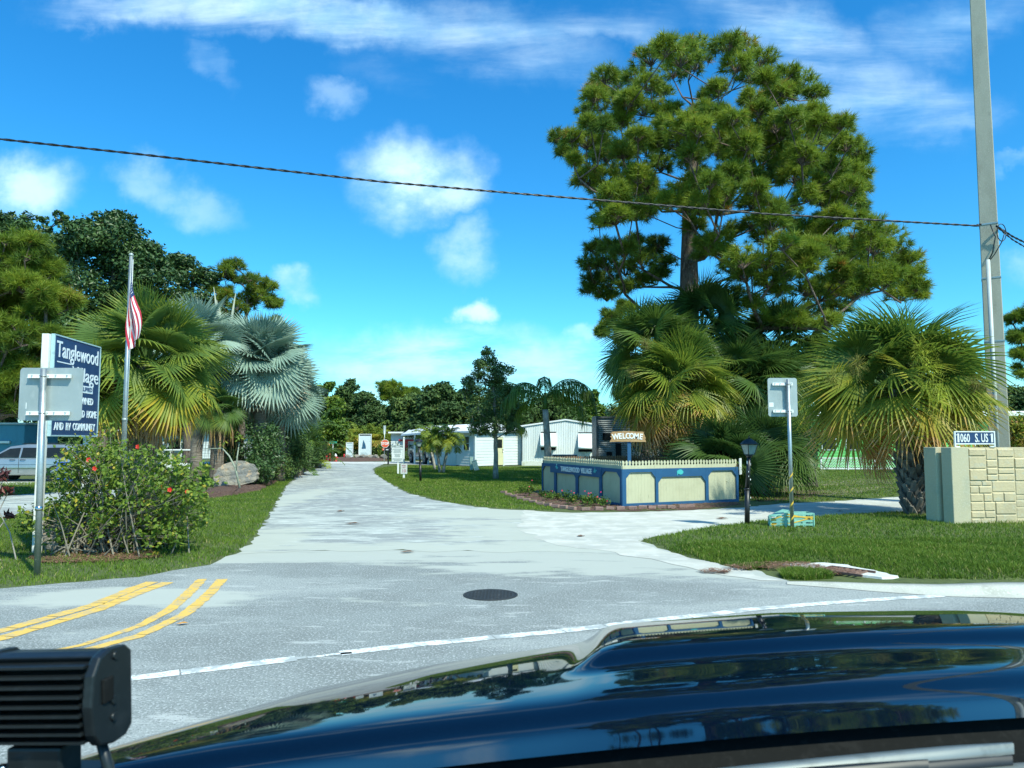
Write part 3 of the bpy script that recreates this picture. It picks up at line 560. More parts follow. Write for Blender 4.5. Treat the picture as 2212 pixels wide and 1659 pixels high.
# ---------------------------------------------------------------- far wood
FARG = 'trees closing the view beyond the entrance'
far = [
 ('yellow green tree just right of the silver palm', 'yellow_green_leaves', 74, [(690, 850, 30), (715, 880, 32), (700, 920, 40), (730, 930, 34), (680, 890, 30), (712, 832, 14)], m_ygreen, .45),
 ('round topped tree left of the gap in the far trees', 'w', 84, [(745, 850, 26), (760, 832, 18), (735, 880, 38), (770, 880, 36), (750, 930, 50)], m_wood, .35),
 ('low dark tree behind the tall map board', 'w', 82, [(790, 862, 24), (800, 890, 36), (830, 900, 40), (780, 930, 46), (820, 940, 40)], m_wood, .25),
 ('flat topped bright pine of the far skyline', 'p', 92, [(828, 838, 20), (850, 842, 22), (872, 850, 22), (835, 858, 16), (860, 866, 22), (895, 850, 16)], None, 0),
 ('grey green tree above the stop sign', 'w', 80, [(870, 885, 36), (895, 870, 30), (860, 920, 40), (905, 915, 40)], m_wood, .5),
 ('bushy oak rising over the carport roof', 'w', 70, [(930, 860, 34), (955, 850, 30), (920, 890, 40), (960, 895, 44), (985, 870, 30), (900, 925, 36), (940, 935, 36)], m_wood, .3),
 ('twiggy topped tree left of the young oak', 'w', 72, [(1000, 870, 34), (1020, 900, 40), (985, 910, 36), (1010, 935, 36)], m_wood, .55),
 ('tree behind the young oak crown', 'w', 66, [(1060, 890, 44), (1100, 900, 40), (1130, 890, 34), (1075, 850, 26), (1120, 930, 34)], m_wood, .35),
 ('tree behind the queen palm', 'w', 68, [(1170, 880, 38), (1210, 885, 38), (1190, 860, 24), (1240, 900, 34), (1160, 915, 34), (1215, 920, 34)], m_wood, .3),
 ('bright tree between queen palm and sabal palms', 's', 72, [(1275, 865, 24), (1290, 890, 30), (1262, 890, 24), (1310, 910, 36), (1270, 920, 30), (1285, 850, 12)], m_ygreen, .3),
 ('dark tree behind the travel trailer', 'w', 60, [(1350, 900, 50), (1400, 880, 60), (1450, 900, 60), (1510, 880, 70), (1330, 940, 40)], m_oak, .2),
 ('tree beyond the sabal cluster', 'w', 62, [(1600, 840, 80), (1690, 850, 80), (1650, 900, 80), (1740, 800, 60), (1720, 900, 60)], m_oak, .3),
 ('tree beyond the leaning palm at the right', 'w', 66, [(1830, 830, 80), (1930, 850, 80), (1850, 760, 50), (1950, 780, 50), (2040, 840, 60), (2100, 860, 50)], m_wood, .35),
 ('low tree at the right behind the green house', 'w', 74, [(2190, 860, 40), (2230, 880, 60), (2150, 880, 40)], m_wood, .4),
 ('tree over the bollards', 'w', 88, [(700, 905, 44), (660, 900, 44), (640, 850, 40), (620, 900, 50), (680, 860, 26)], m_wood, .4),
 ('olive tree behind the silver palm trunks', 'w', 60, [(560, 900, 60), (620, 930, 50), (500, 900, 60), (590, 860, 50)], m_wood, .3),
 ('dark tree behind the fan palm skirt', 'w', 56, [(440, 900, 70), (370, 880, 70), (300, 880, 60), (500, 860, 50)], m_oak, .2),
]
for i, (lab, kd, Y, bl, m, t0) in enumerate(far):
    bx = np.mean([b[0] for b in bl]); base = (at(bx, 950, Y)[0], Y, 0)
    if kd == 'p':
        pine('slash_pine', lab, base, at(bx, 850, Y), pine_blobs(gL, bl, Y, 2, k=12, kr=.45), .2, 60+i, per=14, nn=22, w=.07, L_=.6, group=FARG, tb_=-.02)
    else:
        broadleaf('woodland_tree', lab, 'tree', base, at(bx, min(b[1] for b in bl)+10, Y), bl, Y, 3.5, m, .36, 26, .25, .38, 20, t0, .3, group=FARG, seed=60+i, rmin=.03)
# a dense hedge-like wood closing the gaps at the horizon
gw = np.random.default_rng(9); wl_ = MB()
for x in np.arange(-95, 85, 2.6):
    Yw = 100+gw.uniform(-4, 6); h = gw.uniform(4.4, 6.2); c = np.array([x, Yw, h*.5]); n = 420
    d = rand_dirs(gw, n); P = c+d*np.array([2.6, 2.5, h*.52])*gw.uniform(.6, 1.05, (n, 1)); leaves(wl_, gw, P, .75, np.clip(gw.normal(.35, .2, n), 0, 1), Z=d*.4+np.array([0, 0, .7]))
tag(wl_.build('woodland', m_wood), kind='stuff')
for x0, y0, x1, y1, lab in [(-75, 64, -34, 72, 0), (24, 70, 70, 66, 0)]:
    mbw = MB()
    for t in np.linspace(0, 1, 18):
        c = np.array([x0+(x1-x0)*t, y0+(y1-y0)*t+gw.uniform(-2, 2), 2.6]); n = 420; d = rand_dirs(gw, n)
        P = c+d*np.array([2.6, 2.2, 2.9])*gw.uniform(.6, 1.05, (n, 1)); leaves(mbw, gw, P, .6, np.clip(gw.normal(.2, .2, n), 0, 1), Z=d*.4+np.array([0, 0, .7]))
    tag(mbw.build('woodland', m_wood), kind='stuff')
# ---------------------------------------------------------------- palms
def fan_variant(g, nseg=36, span=250, split=.5, droop=.35, width=.050, tipdroop=.5, fold=.25, cost=.25):
    """one fan blade of radius 1: hastula at the origin, pointing along +x, upper face +z"""
    V = []; F = []; ang = np.radians(np.linspace(-span/2, span/2, nseg))
    for a in ang:
        ca = math.cos(a/2); Ls = (.78+.26*ca)*g.uniform(.93, 1.05); st = [(0.02, .25), (split*.55, .9), (split, 1.0), (.74, .62), (1.0, .04)]
        a2 = a + g.normal(0, .012); hang = tipdroop*g.uniform(.4, 1.5); tw = g.normal(0, .03)
        dr = np.array([math.cos(a2), math.sin(a2), 0]); sd = np.array([-math.sin(a2), math.cos(a2), 0]); o = len(V)
        for (q, w) in st:
            r = q*Ls; wv_ = width*w*min(1, .35+q/split*.65)
            z = -droop*r*r - cost*max(0, r*math.cos(a2))*r*.6 + .10*math.sin(math.pi*min(1, r/split/1.2))*(1-abs(a)/3)
            if q > split: z -= hang*(q-split)**2*1.6
            p = dr*r*(1-.06*hang*max(0, q-split)) + np.array([0, 0, z]) + sd*tw*max(0, q-split)
            V += [p-sd*wv_, p+np.array([0, 0, -fold*wv_*2]), p+sd*wv_]
        for i in range(len(st)-1):
            b = o+3*i; F += [[b, b+1, b+4, b+3], [b+1, b+2, b+5, b+4]]
    return np.array(V), np.array(F)
def fan_palm(root, g, centre, mleaf, R, n, pet, el0=85, el1=-50, variants=None, tint=lambda f: .3, az=None, hang=35, name='crown', pw=.03, petmat=None, rmul=None, dead=0):
    mb = MB(); pm_ = MB(); centre = np.asarray(centre, float)
    for i in range(n+dead):
        f = i/max(1, n-1); isdead = i >= n; f = min(f, 1.)
        el = R_(el0+(el1-el0)*f**.95 + g.normal(0, 5)); a = (i*2.39996+g.normal(0, .15)) if az is None else az(i)
        if isdead: el = R_(g.uniform(-75, -50)); a = g.uniform(0, 6.28)
        dr = np.array([math.cos(a)*math.cos(el), math.sin(a)*math.cos(el), math.sin(el)]); pl_ = pet*g.uniform(.85, 1.15)
        p0 = centre+np.array([dr[0], dr[1], 0])*.12; sag = (.05+.10*max(0, math.cos(el)))*pl_
        P = np.array([p0+dr*pl_*t+np.array([0, 0, -1])*sag*t*t for t in (0, .35, .7, 1)]); tip = unit(P[-1]-P[-2])
        pm_.tube(P, [pw*1.5, pw, pw*.7, pw*.55], 5, tint=tint(f)*.7 if not isdead else .95, cap=False)
        pit = R_(hang*g.uniform(.4, 1.3))*max(0, math.cos(math.asin(np.clip(tip[2], -1, 1))))
        h = unit([dr[0], dr[1], 0]); e2 = math.asin(np.clip(tip[2], -1, 1))-pit
        e2 = max(e2, R_(-88)); X = h*math.cos(e2)+np.array([0, 0, 1])*math.sin(e2); Zp = -h*math.sin(e2)+np.array([0, 0, 1])*math.cos(e2); Yp = np.cross(Zp, X)
        ro = g.normal(0, .55); Yq = Yp*math.cos(ro)+Zp*math.sin(ro); Zq = -Yp*math.sin(ro)+Zp*math.cos(ro)
        V, F = variants[g.integers(len(variants))]; Rl = R*g.uniform(.85, 1.1)*(rmul(f) if rmul else 1)
        cl_ = np.array([1, .45 if isdead else (1 if f > .05 else .6), 1]); V2 = (V*cl_) @ np.stack([X, Yq, Zq], 0)*Rl + P[-1]
        nF = len(F); seg = nF//8 if nF >= 8 else 1
        base = tint(f) if not isdead else .97; tt = np.full(nF, base)+g.normal(0, .025)
        sg = np.repeat(g.normal(0, .04, nF//8+1), 8)[:nF]; row = np.tile(np.repeat(np.arange(4), 2), nF//8+1)[:nF]
        tt = tt+sg+np.where(row == 3, .10*(base > .4)+.03, 0)
        mb.add(V2, F, np.clip(tt, 0, 1))
    mb.build(name, mleaf, root, world=True); pm_.build('leaf_stalks', petmat or mleaf, root, world=True)
gp_ = np.random.default_rng(77)
VS = [fan_variant(gp_, 40, 240, .38, .07, .025, .36, .3, .18) for _ in range(6)]
VW = [fan_variant(gp_, 42, 250, .52, .10, .034, .40, .3, .1) for _ in range(5)]
VB = [fan_variant(gp_, 38, 285, .58, .08, .040, .10, .35, .1) for _ in range(5)]
def boots(mb, c, r, z0, z1, g, lean=(0, 0), rows=9, per=7, out=.08, w=.10, ln=.34):
    for k in range(rows):
        z = z0+(z1-z0)*k/rows
        for j in range(per):
            a = 2*math.pi*(j+.5*(k % 2))/per+g.normal(0, .08)
            h = np.array([math.cos(a), math.sin(a), 0]); s = np.array([-h[1], h[0], 0]); l2 = ln*g.uniform(.8, 1.2)
            for sgn in (-1, 1):
                p0 = np.array([c[0]+lean[0]*z, c[1]+lean[1]*z, z])+h*(r*1.0)+s*w*.9*sgn; p1 = p0+h*(out*g.uniform(.7, 1.8))+np.array([0, 0, l2])-s*w*1.05*sgn
                mb.bar(p0, p1, w*g.uniform(.8, 1.1), .035, g.uniform(.3, .7), up=h)
def sabal(label, base, cz, lean, R, n, pet, seed, tr=.17, boots_z=None, t0=.25, t1=.6, el1=-50, dead=4, group=None, seeds=(), name='sabal_palm', V=None, hang=14):
    g = np.random.default_rng(seed); base = np.asarray(base, float); root = thing(name, label, 'palm tree', base, group=group)
    c = np.array([base[0]+lean[0], base[1]+lean[1], cz]); tb = MB()
    P = [base+(c-base)*t+np.array([lean[0], lean[1], 0])*.0 for t in np.linspace(0, 1, 10)]; tb.tube(P, [tr*(1.15-.15*t) for t in np.linspace(0, 1, 10)], 14)
    tb.build('trunk', m_palm_trunk, root, world=True)
    if boots_z:
        bb = MB(); boots(bb, base, tr, boots_z[0], boots_z[1], g, lean=(lean[0]/cz, lean[1]/cz), rows=int((boots_z[1]-boots_z[0])/.15), per=8, w=.10, ln=.34, out=.10); bb.build('leaf_bases', m_boot, root, world=True)
    fan_palm(root, g, c, m_sabal, R, n, pet, 85, el1, V or VS, lambda f: t0+(t1-t0)*f**1.6, hang=hang, dead=dead, pw=.026)
    for (px, py, Y, rr, tt, ln) in seeds:
        mb = MB(); cc = at(px, py, Y); k = 150
        for _ in range(k):
            d = rand_dirs(g, 1)[0]; a = cc+d*rr*.5*np.array([.5, .5, ln])*g.random(); b = a+unit(d+np.array([0, 0, -.5]))*g.uniform(.10, .28)
            q = np.cross(unit(b-a), [0, 0, 1.])*.006; m_ = (a+b)/2+g.normal(0, .02, 3)
            mb.add([a-q, a+q, m_+q, m_-q, b+q*.5, b-q*.5], np.array([[0, 1, 2, 3], [3, 2, 4, 5]]), float(np.clip(tt+g.normal(0, .15), 0, 1)))
            for __ in range(5):
                d2 = unit(g.normal(size=3))*g.uniform(.03, .09); s0 = a+(b-a)*g.random(); q2 = np.cross(unit(d2), [0, 0, 1.])*.005
                mb.add([s0-q2, s0+q2, s0+d2], np.array([[0, 1, 2]]), float(np.clip(tt+g.normal(0, .15), 0, 1)))
        mb.build('flower_spray', m_seed, root, world=True)
    return root
bR = gp(1984, 1119)
sabal('sabal palm with a fat criss-crossed boot trunk left of the stone wall', (bR[0], bR[1], 0), 3.15, (-.02, .7), 1.3, 56, 1.3, 101, hang=4, tr=.24, boots_z=(.02, 1.35), t0=.32, t1=.85, el1=-30, dead=5,
      seeds=[(2005, 800, 16.6, .85, .9, 2.0), (2030, 850, 16.4, .7, .95, 1.6), (1985, 760, 16.8, .6, .85, 1.3), (1850, 790, 17, .75, .3, .7), (1800, 815, 17, .6, .5, .6), (2110, 830, 17, .6, .2, .7), (2060, 745, 17.5, .6, .6, .8)])
SG = 'sabal palms under the big pine'
def G(px, Y): return (at(px, 950, Y)[0], Y, 0.)
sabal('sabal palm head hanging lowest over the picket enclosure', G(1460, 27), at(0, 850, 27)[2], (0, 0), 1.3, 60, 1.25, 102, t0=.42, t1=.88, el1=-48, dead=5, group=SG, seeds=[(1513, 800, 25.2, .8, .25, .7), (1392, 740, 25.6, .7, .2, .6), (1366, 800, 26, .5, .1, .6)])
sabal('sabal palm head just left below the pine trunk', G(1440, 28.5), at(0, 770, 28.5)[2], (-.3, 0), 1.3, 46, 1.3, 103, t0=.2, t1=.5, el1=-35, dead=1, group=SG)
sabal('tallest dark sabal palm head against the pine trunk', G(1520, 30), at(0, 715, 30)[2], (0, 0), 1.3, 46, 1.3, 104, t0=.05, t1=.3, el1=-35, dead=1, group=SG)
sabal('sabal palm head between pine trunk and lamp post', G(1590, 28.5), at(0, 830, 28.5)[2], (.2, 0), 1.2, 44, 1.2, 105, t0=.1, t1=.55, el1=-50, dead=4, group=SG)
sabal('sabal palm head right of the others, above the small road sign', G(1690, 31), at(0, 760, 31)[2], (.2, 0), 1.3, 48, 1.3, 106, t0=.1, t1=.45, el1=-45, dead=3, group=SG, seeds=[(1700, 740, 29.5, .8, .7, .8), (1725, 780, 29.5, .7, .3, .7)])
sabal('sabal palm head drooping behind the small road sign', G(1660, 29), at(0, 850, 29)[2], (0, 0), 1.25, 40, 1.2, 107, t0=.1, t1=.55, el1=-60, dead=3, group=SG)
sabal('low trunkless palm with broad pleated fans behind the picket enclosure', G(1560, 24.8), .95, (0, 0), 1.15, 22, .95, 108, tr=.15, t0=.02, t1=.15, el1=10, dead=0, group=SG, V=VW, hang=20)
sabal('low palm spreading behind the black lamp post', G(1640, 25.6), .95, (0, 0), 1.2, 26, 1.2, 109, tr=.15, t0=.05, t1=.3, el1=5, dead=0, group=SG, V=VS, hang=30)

# washingtonia-like fan palm with skirt
def skirted(label, base, cz, R, n, pet, seed, tr, mleaf, V, t0, t1, el1, skirt, name='fan_palm', hang=12, rmul=None, spears=0, ts=.95, tintf=None):
    g = np.random.default_rng(seed); root = thing(name, label, 'palm tree', base); base = np.asarray(base, float); c = np.array([base[0], base[1], cz]); tb = MB()
    tb.tube([base+(c-base)*t for t in np.linspace(0, 1, 8)], [tr*(1.2-.2*t) for t in np.linspace(0, 1, 8)], 14); tb.build('trunk', m_palm_trunk, root, world=True)
    fan_palm(root, g, c, mleaf, R, n, pet, 86, el1, V, tintf or (lambda f: t0+(t1-t0)*f**2.0), hang=hang, rmul=rmul, pw=.032)
    if skirt:
        mb = MB()
        for i in range(skirt):
            a = g.uniform(0, 6.28); h = np.array([math.cos(a), math.sin(a), 0]); z = cz-g.uniform(.1, .9); o = c*np.array([1, 1, 0])+h*(tr+g.uniform(.05, .55)); ln = g.uniform(.5, 1.5)
            q = np.cross(h, [0, 0, 1.])*g.uniform(.01, .028); p0 = o+np.array([0, 0, z]); p1 = p0+h*g.uniform(.0, .2)+np.array([0, 0, -ln*.5]); p2 = p1+g.normal(0, .06, 3)+np.array([0, 0, -ln*.5])
            mb.add([p0-q, p0+q, p1+q, p1-q, p2+q*.3, p2-q*.3], np.array([[0, 1, 2, 3], [3, 2, 4, 5]]), float(np.clip(ts+g.normal(0, .04), 0, 1)))
        mb.build('dead_skirt', mleaf, root, world=True)
    if spears:
        mb = MB()
        for i in range(spears):
            a = g.uniform(0, 6.28); d = unit([math.cos(a)*.16, math.sin(a)*.16, 1]); Ls = R*g.uniform(1.9, 2.6); mb.tube([c, c+d*Ls*.6, c+d*Ls], [.09, .08, .012], 5, tint=.9)
        mb.build('spear_leaf', mleaf, root, world=True)
    return root
skirted('tall green fan palm with a shaggy dead skirt behind the flagpole', G(312, 17.2), at(0, 790, 17.2)[2], 1.0, 62, .95, 201, .24, m_wash, VW, .2, .2, -55, 380, rmul=lambda f: .96, tintf=lambda f: .42 if f < .58 else .42+(f-.58)*.85)
skirted('dark trunked fan palm half hidden at the right of the first fan palm', G(470, 30.5), at(0, 885, 30.5)[2], .8, 20, .6, 202, .24, m_wash, VW, .2, .45, -40, 120)
BG = 'silver palm'
skirted('big silver blue palm, the nearer and fuller of the silver palms', G(560, 32), at(0, 785, 32)[2], 1.4, 64, 1.05, 203, .24, m_bism, VB, .3, .85, -62, 60, name='silver_palm', hang=8)
skirted('silver palm with tall pale spear leaves at its top', G(480, 33), at(0, 790, 33)[2], 1.4, 48, 1.05, 204, .22, m_bism, VB, .4, .98, -62, 90, name='silver_palm', hang=10, spears=5)
skirted('small silver palm crown peeping out right of the fan palm', G(425, 30), at(0, 745, 30)[2], 1.2, 26, 1.0, 205, .2, m_bism, VB, .5, .7, -20, 0, name='silver_palm', hang=8)
skirted('lower silver palm near the road edge', G(606, 34), at(0, 840, 34)[2], 1.3, 36, .95, 206, .2, m_bism, VB, .2, .6, -65, 0, name='silver_palm', hang=10)

# feather palms
def frond(mb, g, p0, a, e0, L_, curve, nl, ll, lw, tint, hang=.5, st=None, tj=.05, taper=True):
    h = np.array([math.cos(a), math.sin(a), 0]); s = np.array([-h[1], h[0], 0]); n = 14; P = [np.array(p0, float)]; e = e0
    for i in range(n): e -= curve/n*(.4+1.2*i/n); P.append(P[-1]+(h*math.cos(e)+np.array([0, 0, 1])*math.sin(e))*L_/n)
    P = np.array(P); (st or mb).tube(P, np.linspace(.028, .006, len(P)), 4, tint=tint*.9, cap=False)
    for k in range(nl):
        f = .16+.84*k/(nl-1); i = min(n-1, int(f*n)); fr = f*n-i; b = P[i]*(1-fr)+P[min(n, i+1)]*fr; T = unit(P[min(n, i+1)]-P[i])
        l2 = ll*math.sin(math.pi*(.12+.80*f))**.7*g.uniform(.85, 1.1)
        for sg in (-1, 1):
            d = unit(s*sg*.9+T*.55+np.array([0, 0, .25])+g.normal(0, .10, 3)); up = unit(np.cross(T, s)); w = unit(np.cross(d, up+g.normal(0, .2, 3)))*lw
            q1 = b+d*l2*.5+np.array([0, 0, -1])*l2*hang*.22; q2 = b+d*l2*.92+np.array([0, 0, -1])*l2*hang*.95
            mb.add([b-w*.5, b+w*.5, q1+w, q1-w, q2+w*.15, q2-w*.15], np.array([[0, 1, 2, 3], [3, 2, 4, 5]]), float(np.clip(tint+g.normal(0, tj), 0, 1)))
def feather(name, label, bases, seed, L_, n, ll, lw, cz, e_hi, e_lo, curve, hang, tr, tint, mtr, nl=26, shaft=None, group=None, tf=None, arr=None):
    g = np.random.default_rng(seed); root = thing(name, label, 'palm tree', bases[0][:3] if len(bases[0]) > 2 else (*bases[0], 0), group=group)
    for (bx, by, lx, z) in bases:
        c = np.array([bx+lx, by, z]); tb = MB(); tb.tube([np.array([bx, by, 0])+(c-np.array([bx, by, 0]))*np.array([t**1.4, 1, t]) for t in np.linspace(0, 1, 9)], [tr*(1.25-.3*t) for t in np.linspace(0, 1, 9)], 12)
        tb.build('trunk', mtr, root, world=True)
        if shaft: sb = MB(); sb.tube([c, c+np.array([0, 0, shaft*.5]), c+np.array([0, 0, shaft])], [tr*.95, tr*.85, tr*.35], 10, tint=.25); sb.build('crownshaft', m_feather, root, world=True); c = c+np.array([0, 0, shaft*.8])
        mb = MB()
        for i in range(n):
            f = i/max(1, n-1); a = arr[i] if arr else i*2.4+g.normal(0, .2); frond(mb, g, c, a, R_(e_hi+(e_lo-e_hi)*f+g.normal(0, 5)), L_*g.uniform(.85, 1.1), R_(curve*g.uniform(.8, 1.2)), nl, ll, lw, (tf(f) if tf else tint)+g.normal(0, .04), hang)
        mb.build('crown', m_feather, root, world=True)
    return root
root = feather('queen_palm', 'leaning grey trunked palm with drooping fronds left of the picket enclosure', [(at(1183, 950, 33)[0]+.05, 33., -.15, at(0, 885, 33)[2])], 301, 2.7, 11, .62, .022, 0, 78, 15, 150, 1.5, .14, .45, m_bark_pale, nl=44, shaft=.6, tf=lambda f: .35+.55*max(0, f-.55),
               arr=[1.57, .3, 3.3, 2.6, 5.9, 3.14, 0.05, 3.35, 6.1, .3, 2.9])
# small bright palms in the lawn
bA = [gp(950, 1021.5), gp(957.5, 1021.5), gp(939, 1015)]
feather('manila_palm', 'cluster of three small bright palms beside the carport', [(bA[0][0], bA[0][1], -.28, 1.75), (bA[1][0], bA[1][1], .35, 1.75), (bA[2][0], bA[2][1], -.42, 1.8)], 302, 1.35, 18, .46, .032, 0, 80, -15, 95, .5, .075, .45, m_bark_pale, nl=20, shaft=.3, tf=lambda f: .4+.25*f)
# areca clump behind the boards
for i, (px, Y, hz) in enumerate([(758, 76, 3.0), (778, 78, 3.6), (800, 77, 3.9), (820, 79, 4.1), (842, 76, 3.4), (740, 80, 2.8)]):
    feather('areca_palm', ['golden feathery palm behind the smaller white board', 'feathery palm right over the tall map board', 'tallest feathery palm behind the map board', 'feathery palm left of the stop sign', 'orange tinged feathery palm above the stop sign', 'short feathery palm left of the white boards'][i],
            [(at(px, 950, Y)[0], Y, 0., hz*.45), (at(px, 950, Y)[0]+.5, Y+.3, .3, hz*.3)], 310+i, 2.9, 9, .8, .05, 0, 82, 25, 75, .7, .09, .5, m_palm_trunk, nl=16, tf=lambda f: .45+.4*f, group='feathery palms behind the white boards')
# cycad-like and date palms right of the silver palms
feather('date_palm', 'arching grey green feather palm right of the silver palms', [(at(665, 950, 45)[0], 45., 0., 1.7)], 330, 3.0, 13, .55, .03, 0, 75, 0, 85, .4, .2, .2, m_palm_trunk, nl=30, tf=lambda f: .12+.3*f**2)
feather('date_palm', 'small feather palm at the end of the shrub border', [(at(688, 950, 50)[0], 50., 0., .5)], 331, 2.0, 12, .45, .03, 0, 75, 5, 70, .4, .2, .3, m_palm_trunk, nl=24, tf=lambda f: .2+.5*f**2)
feather('cycad', 'low dark cycad in front of the feather palm', [(at(650, 950, 40)[0], 40., 0., .5)], 332, 1.5, 14, .35, .03, 0, 70, 0, 60, .1, .18, .2, m_palm_trunk, nl=22, tf=lambda f: .1+.15*f)

# ---------------------------------------------------------------- shrubs
def shrub(name, label, c, r, m, size, n, seed, t0=.3, tv=.3, cat='shrub', group=None, stems=14, mst=None):
    g = np.random.default_rng(seed); c = np.asarray(c, float); r = np.asarray(r, float); root = thing(name, label, cat, (c[0], c[1], 0), group=group); mb = MB()
    k = 16; cl = []
    for _ in range(k):
        d = rand_dirs(g, 1)[0]; cl.append((c+d*r*g.uniform(.3, .75), float(r.mean()*g.uniform(.32, .5)), g.normal(0, tv*.4)))
    for cc, rr, tb in cl:
        nn = n//k; d = rand_dirs(g, nn); P = cc+d*(rr*np.clip(g.beta(3, 1.4, nn)*1.15, 0, 1.2))[:, None]; P[:, 2] = np.maximum(P[:, 2], .03)
        leaves(mb, g, P, size, np.clip(t0+tb+g.normal(0, tv*.4, nn), 0, 1), Z=d*.6+np.array([0, 0, .6]))
    mb.build('foliage', m, root, world=True); sb = MB()
    for _ in range(stems):
        cc = cl[g.integers(k)][0]; b = np.array([c[0]+g.normal(0, r[0]*.15), c[1]+g.normal(0, r[1]*.15), 0]); sb.tube([b, (b+cc)/2+g.normal(0, .08, 3), cc], [.022, .014, .006], 5, cap=False)
    sb.build('stems', mst or m_bark, root, world=True); return root
SHG = 'shrubs of the left border'
for i, (px, py, Y, rx, rz, m, sz, t0, lab) in enumerate([
    (560, 1010, 30, .8, .75, m_oak, .13, .5, 'dark leafy shrub right behind the boulder'), (575, 965, 31, 1.2, 1.1, m_oak, .13, .45, 'tall dark shrub under the silver palms'),
    (600, 1000, 34, 1.0, .8, m_wood, .13, .5, 'mid green shrub in the middle of the left border'), (628, 975, 37, 1.2, 1.2, m_wood, .14, .45, 'broad shrub below the feather palm fronds'),
    (642, 1000, 41, 1.0, .6, m_oak, .14, .3, 'low dark shrub near the end of the border'), (600, 920, 35, 1.5, 1.3, m_wood, .15, .25, 'shadowy shrub behind the silver palm trunks'),
    (650, 935, 47, 1.8, 1.4, m_ygreen, .18, .3, 'yellow green shrub beside the arching feather palm'), (500, 975, 32, .9, .9, m_oak, .13, .3, 'dark shrub behind the boulder'),
    (672, 985, 49, 1.1, .8, m_wood, .16, .35, 'small rounded shrub at the bend of the road')]):
    c = at(px, py, Y); shrub('shrub', lab, c, (rx, rx, rz), m, sz, 2600, 400+i, t0, group=SHG)
for i, (px, py, Y, rx, rz, m, lab) in enumerate([(722, 975, 80, 1.8, 1.3, m_ygreen, 'bright shrub behind the red bollards'), (845, 978, 72, 2.0, 1.5, m_ygreen, 'green hedge shrub right of the map board'), (815, 975, 75, 1.6, 1.8, m_wood, 'dark shrub between map board and stop sign'), (870, 980, 70, 1.5, 1.2, m_wood, 'shrub behind the rules board'),
    (735, 985, 78, 1.2, .7, m_ygreen, 'low bright shrub left of the small white board'), (700, 978, 82, 2.5, 1.3, m_wood, 'hedge behind the street name post')]):
    shrub('shrub', lab, at(px, py, Y), (rx, rx, rz), m, .22, 1800, 430+i, .45, group='shrubs at the end of the road')
shrub('shrub', 'dark twiggy shrub behind the foot of the small road sign', at(1745, 960, 30), (1.1, 1.0, 1.0), m_oak, .10, 2600, 440, .3)
shrub('shrub', 'dense dark shrub behind the black lamp post', at(1640, 1030, 27.5), (.9, .8, .7), m_oak, .10, 3000, 441, .15)
shrub('shrub', 'dark brush between trailer and enclosure', at(1440, 960, 33), (2.2, 1, 1.3), m_oak, .12, 3600, 442, .2)
shrub('shrub', 'dark growth at the base of the sabal palms', at(1540, 985, 28.5), (1.7, 1, 1.0), m_oak, .12, 3600, 443, .15)
shrub('ornamental_grass', 'orange green spiky clump at the right edge above the wall', at(2205, 930, 24), (.7, .6, .7), m_sabal, .16, 1800, 444, .7, .3)

# hibiscus
g = np.random.default_rng(51); hb = gp(240, 1196); HY = 12.9; root = thing('hibiscus_bush', 'big loose hibiscus bush with red blooms at the foot of the blue sign', 'bush', (hb[0], HY, 0))
stm = MB(); lf = MB(); tips = []
OUT = [(250, 965), (200, 985), (160, 1000), (300, 985), (340, 990), (385, 1010), (405, 1045), (410, 1090), (395, 1130), (360, 1160), (120, 1030), (90, 1100), (130, 1110), (180, 1060), (230, 1030), (280, 1040), (330, 1050), (370, 1080), (300, 1100), (340, 1120), (240, 1090), (160, 1090), (120, 1170), (200, 1130), (390, 1030), (270, 1000), (225, 975), (145, 985), (420, 1060), (60, 1120), (310, 1150), (370, 1150)]
for (px, py) in OUT:
    for rep in range(5):
        Y = HY+g.uniform(-.9, .9); tip = at(px+g.normal(0, 12), py+g.normal(0, 12), Y); b = np.array([at(240, 950, HY)[0]+g.normal(0, .45), HY+g.normal(0, .3), 0]); mid = (b+tip)/2+np.array([g.normal(0, .1), g.normal(0, .08), .12])
        stm.tube([b, mid, tip], [.016, .010, .004], 5, cap=False)
        for q in range(2):
            t2 = tip+g.normal(0, .12, 3); stm.tube([mid*(.4)+tip*.6, t2], [.006, .003], 4, cap=False); tips.append((t2, 12))
        tips.append((tip, 17)); tips.append((mid*.35+tip*.65+g.normal(0, .06, 3), 12)); tips.append((mid+g.normal(0, .15, 3), 8))
for t, k in tips:
    d = rand_dirs(g, k); P = t+d*g.uniform(.02, .17, (k, 1)); leaves(lf, g, P, .075, np.clip(g.normal(.56, .2, k), 0, 1)*np.where(g.random(k) < .04, 2.2, 1).clip(0, 1), aspect=.7, Z=d*.4+np.array([0, -.2, .7]))
for _ in range(60):
    b = np.array([at(240, 950, HY)[0]+g.normal(0, .5), HY+g.normal(0, .4), .03]); e = b+np.array([g.normal(0, .45), g.normal(0, .3), g.uniform(.15, .9)]); stm.tube([b, (b+e)/2+g.normal(0, .06, 3), e], [.014, .009, .004], 5, cap=False)
lf.build('foliage', m_hib, root, world=True); stm.build('stems', mat('grey_twigs', (.22, .20, .155), .9, layers=[(14, (.20, .17, .13), .45, .7)]), root, world=True)
